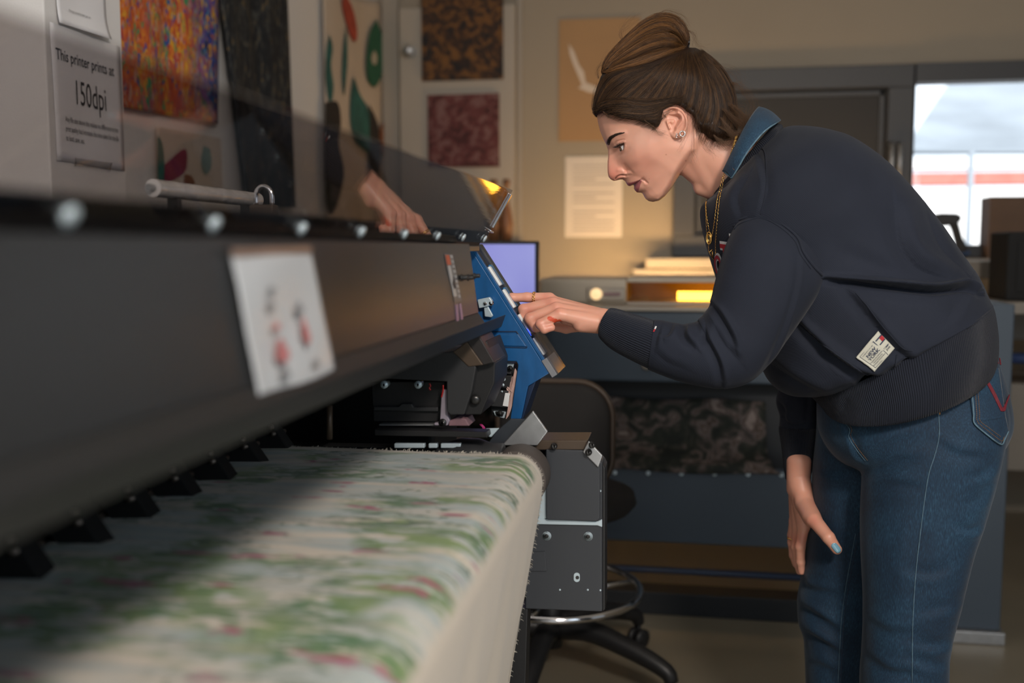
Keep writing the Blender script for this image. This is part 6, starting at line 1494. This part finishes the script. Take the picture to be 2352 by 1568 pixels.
# ---- jeans
# near leg, far leg, seat: three lofts fused by a voxel remesh
near_rows = [(1985,900, 2300,900, 1.83, .10, 0, 0), (1985,980, 2311,960, 1.825, .108, 0, 0), (1985,1040, 2298,1030, 1.82, .11, 0, 0), (1982,1100, 2280,1110, 1.815, .105, 0, 0), (1978,1190, 2254,1200, 1.81, .10, 0, 0), (1979,1270, 2232,1265, 1.805, .095, 0, 0), (1984,1380, 2204,1380, 1.80, .088, 0, 0), (1982,1480, 2180,1480, 1.80, .083, 0, 0), (1976,1570, 2176,1570, 1.80, .08, 0, 0), (1978,1750, 2180,1750, 1.80, .082, 0, 0), (1975,2050, 2190,2050, 1.80, .09, 0, 0), (1970,2240, 2200,2240, 1.80, .095, 0, 0)]
far_rows = [(1878,930, 2110,930, 1.96, .10, 0, 0), (1876,1000, 2110,1000, 1.975, .105, 0, 0), (1868,1080, 2090,1080, 1.985, .105, 0, 0), (1862,1180, 2060,1180, 1.99, .10, 0, 0), (1852,1270, 2040,1270, 1.995, .096, 0, 0), (1840,1330, 2030,1330, 2.0, .092, 0, 0), (1832,1385, 2022,1385, 2.0, .09, 0, 0), (1834,1430, 2015,1430, 2.0, .086, 0, 0), (1847,1480, 2008,1480, 2.0, .082, 0, 0), (1851,1570, 2000,1570, 2.0, .078, 0, 0), (1858,1750, 2010,1750, 2.0, .08, 0, 0), (1862,1950, 2020,1950, 2.0, .085, 0, 0), (1862,2095, 2020,2095, 2.0, .09, 0, 0)]
seat_rows = [(1900,800, 2262,760, 1.88, .13, 0, 10), (1885,880, 2292,850, 1.885, .155, 0, 14), (1879,940, 2312,930, 1.89, .17, 0, 16), (1885,1000, 2308,985, 1.89, .165, 0, 10), (1920,1050, 2270,1040, 1.89, .14, 0, 0), (1975,1078, 2180,1070, 1.89, .08, 0, 0)]
def capped(V):
    nr, nc, _ = V.shape; vs = np.vstack([V.reshape(-1, 3), V[0].mean(0), V[-1].mean(0)]); f = [tuple(q) for q in grid_faces(nr, nc)]
    for k in range(nc): f.append((nr*nc, k, (k+1) % nc)); f.append((nr*nc+1, (nr-1)*nc+(k+1) % nc, (nr-1)*nc+k))
    return vs, f
mbj = MB()
nl = creases(loft(near_rows, 220, 150, expo=2.2), [([(2000,1085),(2050,1060),(2110,1050)], .005, 8, .7), ([(2000,1120),(2060,1110),(2120,1115)], .003, 7, .7), ([(2150,1010),(2200,1040),(2280,1050)], .004, 9, .7), ([(2190,1300),(2140,1320),(2080,1310)], .004, 9, .6), ([(1990,1420),(2040,1450),(2110,1450)], .004, 10, .6), ([(1985,1500),(2040,1540),(2110,1545)], .005, 9, .6), ([(2290,1060),(2265,1090),(2225,1100)], .004, 7, .6), ([(2268,1110),(2255,1150),(2215,1160)], .003, 7, .6), ([(2252,1215),(2230,1222),(2190,1212)], .005, 5, .8), ([(2200,1385),(2160,1400),(2110,1410)], .004, 9, .6), ([(2185,1475),(2150,1485),(2100,1480)], .005, 8, .6), ([(2180,1530),(2140,1530),(2090,1515)], .004, 8, .6), ([(2080,1180),(2070,1280),(2072,1400)], -.002, 20)])
fl2 = creases(loft(far_rows, 200, 100, expo=2.2), [([(1842,1330),(1860,1350),(1920,1362)], .005, 7, .7), ([(1835,1390),(1870,1410),(1930,1450)], .007, 8, .8), ([(1845,1450),(1880,1470),(1930,1500)], .007, 8, .8), ([(1850,1520),(1890,1530),(1920,1545)], .004, 8, .6), ([(1980,1075),(1930,1090),(1880,1080)], .004, 6, .7), ([(1985,1110),(1930,1130),(1880,1130)], .002, 7, .7)])
st2 = creases(loft(seat_rows, 90, 150, expo=2.2), [([(1990,1062),(1968,1045),(1955,1010),(1942,985),(1935,950)], .005, 5, .6), ([(1990,1060),(1930,1085),(1870,1085)], .003, 6), ([(1990,1050),(2040,1020),(2100,1000)], .003, 9, .6), ([(1910,975),(1960,1000),(2000,990)], .002, 9, .6)])
for V_ in (nl, fl2, st2): vs, f = capped(V_); mbj.add(vs, f)
jeans = mbj.build('jeans', m_den, person, smooth=True)
rm = jeans.modifiers.new('r', 'REMESH'); rm.mode = 'VOXEL'; rm.voxel_size = .0042; rm.use_smooth_shade = True
sm_ = jeans.modifiers.new('sm', 'SMOOTH'); sm_.factor = .5; sm_.iterations = 5
bpy.context.view_layer.update()
me = bpy.data.meshes.new_from_object(jeans.evaluated_get(bpy.context.evaluated_depsgraph_get())); jeans.modifiers.clear(); jeans.data = me
me.materials.clear(); me.materials.append(m_den)
for p in me.polygons: p.use_smooth = True
JB = bvh_of(jeans)
def jseam(pts, w=.0007, m=None, name='seam', n=70, off=.0006): L_2 = cast_line(JB, pts, off, n); return MB().tube(L_2, w, 6).build(name, m or M['fade'], jeans, smooth=True) if len(L_2) > 3 else None
def jdash(pts, m, name='stitching', off=.0010, n=70):
    L_2 = cast_line(JB, pts, off, n)
    if len(L_2) > 3: dashes(L_2, m, jeans, name)
side = [(2155,905),(2156,950),(2157,1000),(2147,1045),(2133,1090),(2122,1160),(2112,1240),(2104,1310),(2099,1380),(2096,1450),(2095,1567)]
jseam(side, .0007); jdash([(2160,905),(2161,940),(2159,952)], M['stitch']); jseam([(2156,938),(2158,952)], .0012, mat('orange_bar', (.42, .19, .04), .7), 'bar_tack', 6)
ins = [(1976,1225),(1966,1280),(1955,1340),(1945,1410),(1940,1480),(1936,1567)]
jseam(ins, .0007); jdash([(u-5, v) for u, v in ins], M['darkstitch']); jseam([(u-11, v) for u, v in ins], .0005)
fly = [(1932,950),(1938,966),(1952,986),(1950,1004),(1966,1030),(1988,1058)]
jseam(fly, .0006); jdash([(u+5, v-2) for u, v in fly], M['stitch']); jseam([(1936,962),(1940,967)], .0016, bpy.data.materials['orange_bar'], 'bar_tack', 6)
# back pocket
pk = patch('back_pocket', [(2216,830), (2290,846), (2306,960), (2234,972)], JB, m_den, jeans, .0022, 30, .0015)
PKO = [(2216,828),(2222,860),(2230,905),(2234,950),(2236,972),(2262,996),(2294,1019),(2303,1008),(2311,990)]
patch('back_pocket', [(2234,970), (2306,958), (2312,990), (2294,1018)], JB, m_den, jeans, .0022, 24, .0015)
patch('back_pocket', [(2234,970), (2270,965), (2294,1018), (2262,996)], JB, m_den, jeans, .0022, 24, .0015)
jseam(PKO, .0013, off=.0034); jdash([(u+6, v-3) for u, v in PKO[:5]]+[(2266,990),(2294,1011),(2300,1003)], M['stitch'], off=.0046); jdash([(u+12, v-5) for u, v in PKO[:5]]+[(2268,983),(2293,1002)], M['stitch'], off=.0046)
m_mar = mat('maroon_thread', (.14, .008, .018), .7, bump=(300, .6, .001), var=(200, .2))
for d in (-3, -1, 1, 3): jseam([(2248+d*.2,857+d),(2252+d,859+d*.6),(2275+d,900),(2292+d*.8,938-abs(d)),(2298+d,944),(2304+d*.4,930),(2312,908)], .0011, m_mar, 'embroidery', 60, .0045)
for d in (0, 4, 8): jseam([(2223,857+d*.9),(2235,855+d*.9),(2249,857+d*.7)], .0010, m_mar, 'embroidery', 14, .0045)
bl = [[(2249,833),(2253,850),(2257,852)], [(2247,833),(2256,829),(2258,836),(2252,840),(2260,841),(2261,848),(2254,852)], [(2262,828),(2266,842),(2272,839)], [(2271,826),(2274,838),(2279,836),(2278,825)], [(2283,838),(2284,823),(2289,836)], [(2281,831),(2288,830)], [(2292,824),(2294,838)], [(2292,830),(2299,826),(2300,838)]]
for l in bl: jseam(l if len(l) > 2 else [l[0], ((l[0][0]+l[1][0])/2, (l[0][1]+l[1][1])/2), l[1]], .0012, m_mar, 'waist_embroidery', 16, .0030)
# shoes
for f_, y in ((knl[0]+.03, 1.80), (knr[0]+.03, 2.0)):
    rows = []; V_ = []
    for t, w, h0 in ((0, .015, .05), (.08, .036, .10), (.25, .042, .11), (.45, .044, .085), (.65, .048, .065), (.85, .042, .05), (.97, .022, .035), (1.0, .004, .02)):
        x = f_+.07-.26*t; V_.append([(x, y+w*math.cos(a), h0/2+.001+h0/2*math.sin(a)*(1 if math.sin(a) > 0 else .98)) for a in np.linspace(0, 2*math.pi, 25)[:-1]])
    vs, f = capped(np.array([catmull(np.array(V_)[:, k], 30) for k in range(24)]).transpose(1, 0, 2)); MB().add(vs, f).build('shoe', mat('white_trainer', (.5, .5, .5), .6, var=(9, .08)) if 'white_trainer' not in bpy.data.materials else bpy.data.materials['white_trainer'], person, smooth=True)

# ---- hair
HAIR = [(1361,262),(1363,238),(1368,210),(1380,176),(1390,160),(1420,140),(1480,118),(1540,106),(1598,110),(1623,121),(1645,141),(1662,168),(1680,196),(1687,224),(1690,252),(1697,282),(1690,305),(1672,318),(1650,330),(1622,322),(1604,296),(1592,268),(1580,258),(1570,249),(1552,240),(1538,242),(1524,250),(1519,266),(1516,284),(1508,293),(1496,287),(1475,276),(1450,271),(1425,267),(1400,262),(1385,257)]
HU, HVv = GU, GV; Hin = in_poly(HU, HVv, catmull(HAIR+HAIR[:1], 150)[:-1]); dH = d_line(HU, HVv, HAIR, True)
BUN = [(1384,168),(1385,150),(1405,118),(1433,90),(1456,66),(1482,42),(1510,31),(1542,31),(1566,45),(1580,68),(1585,95),(1577,112),(1545,128),(1505,143),(1460,156),(1420,162)]
gu2, gv2 = np.arange(1345, 1720, 1.0), np.arange(18, 345, 1.0); G2U, G2V = np.meshgrid(gu2, gv2, indexing='ij')
Hin = in_poly(G2U, G2V, HAIR); dH = d_line(G2U, G2V, HAIR, True)
# head half width on this grid
def lookup(A, u, v, fill=0):
    iu = np.clip(((u-gu[0])), 0, len(gu)-2.001); iv = np.clip((v-gv[0]), 0, len(gv)-2.001); a = iu.astype(int); c = iv.astype(int); fa = iu-a; fc_ = iv-c
    return A[a, c]*(1-fa)*(1-fc_)+A[a+1, c]*fa*(1-fc_)+A[a, c+1]*(1-fa)*fc_+A[a+1, c+1]*fa*fc_
Wsm = blur2(W1, 4); CRH = [(1361,262),(1363,238),(1368,210),(1380,176),(1390,160),(1420,140),(1480,118),(1540,106),(1598,110),(1623,121),(1645,141),(1662,168),(1680,196),(1687,224),(1690,252),(1697,282)]
dCr = d_line(G2U, G2V, CRH)
WH = np.minimum(np.maximum(lookup(Wsm, G2U, G2V)+5, dome(dCr, 70, 92)*1.0), 97)
LOWH = HAIR[15:]
dLow = d_line(G2U, G2V, LOWH); WH = WH - 6*np.clip(1-dLow/9, 0, 1)**2
neckw = 62+0*G2U; mneck = np.clip((G2V-285)/40, 0, 1)*np.clip((G2U-1590)/30, 0, 1); WH = WH*(1-mneck)+np.minimum(WH, dome(dH, 34, 72)+10)*mneck
WH = np.minimum(WH, dome(dCr, 90, 97))
WH = np.where(Hin, np.maximum(WH, .5), 0)
Bin = in_poly(G2U, G2V, catmull(BUN+BUN[:1], 120)[:-1]); dB = d_line(G2U, G2V, BUN, True); WBn = dome(dB, 44, 50)
def rdg(pts, amp, w): return amp*np.exp(-(d_line(G2U, G2V, catmull(pts, 30))/w)**2)
WBn = WBn + rdg([(1384,166),(1402,128),(1436,94),(1470,64),(1505,46),(1540,44),(1566,62),(1577,92)], 7, 9) - rdg([(1400,150),(1440,118),(1480,92),(1515,76),(1545,74)], 7, 5) + rdg([(1400,158),(1445,132),(1490,110),(1525,98),(1552,98)], 7, 9) - rdg([(1410,160),(1460,142),(1500,126),(1545,112)], 5, 5) - rdg([(1545,78),(1556,84),(1566,98)], 17, 8)
WBn = np.where(Bin, np.maximum(WBn, .5), 0)
def wob(d, R, Wm): return dome(d, R, Wm)
hv2 = 1.5; u2 = np.arange(1350, 1712, hv2); v2 = np.arange(22, 340, hv2); y2 = np.arange(-102, 102.1, hv2)
def samp2(A, fill):
    a = (u2-gu2[0]).astype(int); c = (v2-gv2[0]).astype(int); fa = ((u2-gu2[0])-a)[:, None]; fc_ = ((v2-gv2[0])-c)[None]
    return A[np.ix_(a, c)]*(1-fa)*(1-fc_)+A[np.ix_(a+1, c)]*fa*(1-fc_)+A[np.ix_(a, c+1)]*(1-fa)*fc_+A[np.ix_(a+1, c+1)]*fa*fc_
def vol(Wf, inn, dd):
    Ws_ = samp2(Wf, 0); S_ = samp2(np.where(inn, -dd, dd), 60); g_ = np.minimum(np.hypot(*np.gradient(Ws_, hv2)), 4); Fv_ = (np.abs(y2)[None, None]-Ws_[..., None])/np.sqrt(1+g_**2)[..., None]
    return np.where(S_[..., None] > 0, np.sqrt(np.maximum(S_, .01)[..., None]**2+(y2**2)[None, None]), Fv_)
FH = smin(vol(WH, Hin, dH), vol(WBn, Bin, dB), 6)
# inner cavity is filled by the head itself
Vh, Qh = surface_nets(FH, (u2[0], v2[0], y2[0]), hv2); Vh = smooth_mesh(Vh, Qh, 2, .5)
HHV = AYv(Vh[:, 0], Vh[:, 1], HY-np.abs(Vh[:, 2])*SH); HHV[:, 1] = HY+Vh[:, 2]*SH
m_hair = mat('brown_hair', (.035, .018, .010), .46, spec=.32, attr=True); nb = nodes_of(m_hair)[2]; nb.inputs['Anisotropic'].default_value = .5
hair = mesh_obj('hair', HHV, Qh, m_hair, person, True, attr=np.tile([.020, .0105, .0065], (len(HHV), 1)))
HHB = bvh_of(hair)
G_A = [[(1364,258),(1366,228),(1378,190),(1398,168),(1430,160),(1470,152)], [(1366,262),(1392,215),(1420,190),(1455,168),(1500,152)], [(1390,262),(1420,235),(1455,205),(1492,175),(1530,142)], [(1425,268),(1455,240),(1490,205),(1522,170),(1550,130)],
       [(1468,276),(1495,240),(1520,200),(1545,165),(1562,126)], [(1508,292),(1522,250),(1540,205),(1556,165),(1570,122)], [(1535,243),(1552,215),(1566,175),(1575,120)], [(1575,252),(1585,220),(1590,175),(1582,120)], [(1598,285),(1614,235),(1614,180),(1590,118)],
       [(1625,324),(1645,255),(1634,190),(1598,118)], [(1665,320),(1674,250),(1650,180),(1604,117)], [(1692,300),(1686,225),(1660,168),(1612,118)], [(1696,280),(1683,200),(1648,146),(1605,113)]]
G_B = [[(1366,250),(1390,232),(1430,226),(1480,232),(1530,228),(1580,215)], [(1370,262),(1400,245),(1440,240),(1485,248),(1530,238),(1575,228)], [(1392,262),(1425,258),(1465,262),(1500,262),(1530,248),(1560,238)], [(1430,268),(1465,272),(1490,280),(1512,278),(1526,258),(1550,241)]]
G_C = [[(1384,166),(1388,140),(1410,112),(1440,84),(1470,56),(1500,36),(1535,32),(1562,44),(1579,68),(1580,95)], [(1386,166),(1400,138),(1430,108),(1465,78),(1500,58),(1530,54),(1552,64),(1566,84),(1575,102)], [(1388,166),(1412,142),(1448,118),(1485,96),(1520,86),(1548,88),(1562,98),(1574,107)],
       [(1390,167),(1420,150),(1458,134),(1495,118),(1530,108),(1555,108),(1574,109)], [(1392,168),(1425,160),(1465,150),(1502,138),(1535,124),(1558,115),(1574,111)]]
G_D = [[(1500,34),(1525,40),(1550,60),(1562,85),(1560,108)], [(1520,31),(1550,45),(1572,68),(1580,92),(1570,112)], [(1475,50),(1505,60),(1532,80),(1545,105)]]
SV_, SF_, SC_ = [], [], []; vbase = 0
def add_strand(P, r, col, n=3, both_ends=False):
    global vbase
    P = np.asarray(P); m = len(P); T = np.gradient(P, axis=0); T /= np.linalg.norm(T, axis=1, keepdims=True)+1e-12
    up = np.array([0, -1., 0]); S1 = np.cross(T, up); S1 /= np.linalg.norm(S1, axis=1, keepdims=True)+1e-9; S2 = np.cross(T, S1)
    tp = np.linspace(1, .35, m)[:, None]*r
    if both_ends: tp = tp*np.minimum(1, np.linspace(.15, 3.5, m))[:, None]
    V_ = [P + tp*(math.cos(a)*S1+math.sin(a)*S2) for a in (0, 2.09, 4.19)]
    V_ = np.stack(V_, 1).reshape(-1, 3); SV_.append(V_); SC_.append(np.tile(col, (len(V_), 1)))
    i = np.arange(m-1)[:, None]*3; k = np.arange(3)[None]; q = np.stack([i+k, i+(k+1) % 3, i+3+(k+1) % 3, i+3+k], -1).reshape(-1, 4)+vbase; SF_.append(q); vbase += len(V_)
def strand_layer(G, count, lift, seed, spread=2.0, cols=((.014, .007, .004), (.17, .082, .030)), both=True, n=18, r=.00024, wav=1.0, gold=.3, skin=False):
    rg = np.random.default_rng(seed); Gs = [catmull(g, n) for g in G]
    for k in range(count):
        x = rg.random()*(len(G)-1); i = min(int(x), len(G)-2); f = x-i; P = Gs[i]*(1-f)+Gs[i+1]*f; a = rg.normal()*spread; b_ = rg.normal()*spread; t = np.linspace(0, 1, n)[:, None]
        P = P + np.array([a, b_])*(.3+.7*t) + wav*np.stack([np.sin(t[:, 0]*(4+3*rg.random())+rg.random()*6), np.cos(t[:, 0]*(4+3*rg.random())+rg.random()*6)], 1)
        s0 = rg.random()*.35 if rg.random() < .5 else 0; s1 = 1-rg.random()*.25; idx = np.clip(np.linspace(s0, s1, n)*(n-1), 0, n-1.001); j = idx.astype(int); fr_ = (idx-j)[:, None]; P = P[j]*(1-fr_)+P[np.minimum(j+1, n-1)]*fr_
        far_ = both and rg.random() < .25; out = []; lf = lift*(.25+rg.random())
        for p in P:
            q = cast(HHB, p[0], p[1], lf); q2 = cast(PB, p[0], p[1], .0006) if skin else None
            if q2 is not None and (q is None or q2[1] < q[1]): q = q2
            if q is None or q[1] > HY+.02:
                if out: 
                    out.append(out[-1] + (AY(p[0], p[1], HY)-AY(*prev, HY)))
                else: continue
            else: out.append(q)
            prev = p
        if len(out) < 5: continue
        out = np.array(out)
        for _ in range(2): out[1:-1] = (out[:-2]+out[1:-1]*2+out[2:])/4
        if far_: out[:, 1] = 2*HY-out[:, 1]
        cl = .5+.5*math.sin(x*9.7+1.3*math.sin(x*23+seed)+seed); c = (.45*rg.random()+.55*cl*rg.random()**.5)**(1/gold*.6); col = np.array(cols[0])*(1-c)+np.array(cols[1])*c
        add_strand(out, r*(.7+.8*rg.random()), col, both_ends=skin)
strand_layer(G_A, 6000, .0014, 1, gold=.3); strand_layer(G_B, 1800, .0028, 2, spread=3, wav=2.6, gold=.3); strand_layer(G_C, 2400, .0022, 3, spread=2, gold=.42, cols=((.014, .006, .003), (.32, .14, .038))); strand_layer(G_D, 500, .0014, 4, gold=.6, cols=((.02, .01, .006), (.22, .10, .035)))
G_E = [[(1366,272),(1370,250),(1383,228)], [(1384,270),(1400,252),(1425,240)], [(1410,276),(1435,260),(1465,255)], [(1445,283),(1470,270),(1497,268)], [(1478,292),(1497,282),(1514,270)], [(1503,306),(1512,290),(1519,268)]]
G_F = [[(1588,290),(1597,270),(1608,235)], [(1603,322),(1613,292),(1618,250)], [(1632,345),(1643,315),(1642,275)], [(1668,334),(1678,300),(1670,255)]]
strand_layer(G_E, 520, .0010, 21, spread=4.5, gold=.3, r=.00010, skin=True, n=12); strand_layer(G_F, 420, .0012, 22, spread=7, gold=.4, r=.00011, skin=True, n=12, wav=1.8)
# fly-away hairs: nape, temples and crown
rg = np.random.default_rng(9)
def fly(pts, y, count, spread, r=.00012, curl=3.0, col=(.10, .05, .022)):
    for k in range(count):
        P = catmull([np.array(p, float)+rg.normal(size=2)*spread*(i/(len(pts)-1)+.15) for i, p in enumerate(pts)], 16); yy_ = np.linspace(y[0], y[1], 16)+rg.normal()*.012
        P = P + curl*np.stack([np.sin(np.linspace(0, 5+rg.random()*4, 16)+rg.random()*6), np.cos(np.linspace(0, 6, 16)+rg.random()*6)], 1)*np.linspace(0, 1, 16)[:, None]
        add_strand(AYv(P[:, 0], P[:, 1], yy_), r, np.array(col)*(.6+.8*rg.random()))
fly([(1600,260),(1604,300),(1622,335),(1640,352)], (HY-.058, HY-.056), 45, 6); fly([(1580,262),(1578,300),(1568,330),(1560,348)], (HY-.072, HY-.066), 12, 5); fly([(1588,262),(1592,310),(1590,345),(1596,375)], (HY-.068, HY-.058), 14, 7)
fly([(1660,250),(1688,275),(1712,290),(1735,262)], (HY-.05, HY-.03), 170, 11, .00014); fly([(1650,290),(1680,305),(1705,312),(1715,295)], (HY-.055, HY-.05), 150, 9, .00014); fly([(1640,310),(1655,325),(1672,330),(1690,318)], (HY-.058, HY-.056), 120, 8)
fly([(1676,240),(1700,262),(1716,285),(1728,282)], (HY-.04, HY-.02), 160, 14, .00012); fly([(1655,270),(1675,300),(1690,322),(1684,340)], (HY-.06, HY-.056), 90, 9, .00012); fly([(1680,190),(1700,200),(1722,225),(1738,250)], (HY-.02, HY), 70, 12, .0001); fly([(1640,150),(1665,160),(1690,170),(1700,200)], (HY-.02, HY), 30, 12, .0001); fly([(1580,70),(1595,80),(1600,100),(1620,110)], (HY-.01, HY), 26, 8, .0001); fly([(1430,95),(1425,75),(1440,55),(1470,35)], (HY-.01, HY), 22, 7, .0001); fly([(1510,32),(1535,25),(1565,35),(1585,60)], (HY-.01, HY), 18, 5, .0001)
fly([(1375,180),(1372,160),(1390,140),(1405,118)], (HY, HY), 22, 6, .0001); fly([(1364,262),(1360,240),(1365,215),(1372,190)], (HY-.01, HY), 30, 3, .00012); fly([(1385,256),(1400,268),(1420,272),(1450,280)], (HY-.055, HY-.064), 30, 4, .0001); fly([(1480,275),(1500,292),(1512,304),(1530,308)], (HY-.071, HY-.072), 45, 5, .00011, 2)
hs_ = mesh_obj('hair_strands', np.vstack(SV_), np.vstack(SF_), m_hair, hair, True, attr=np.vstack(SC_)); hs_['kind'] = 'stuff'
print('strands verts', vbase)
# coat of short hairs is done; bun tie
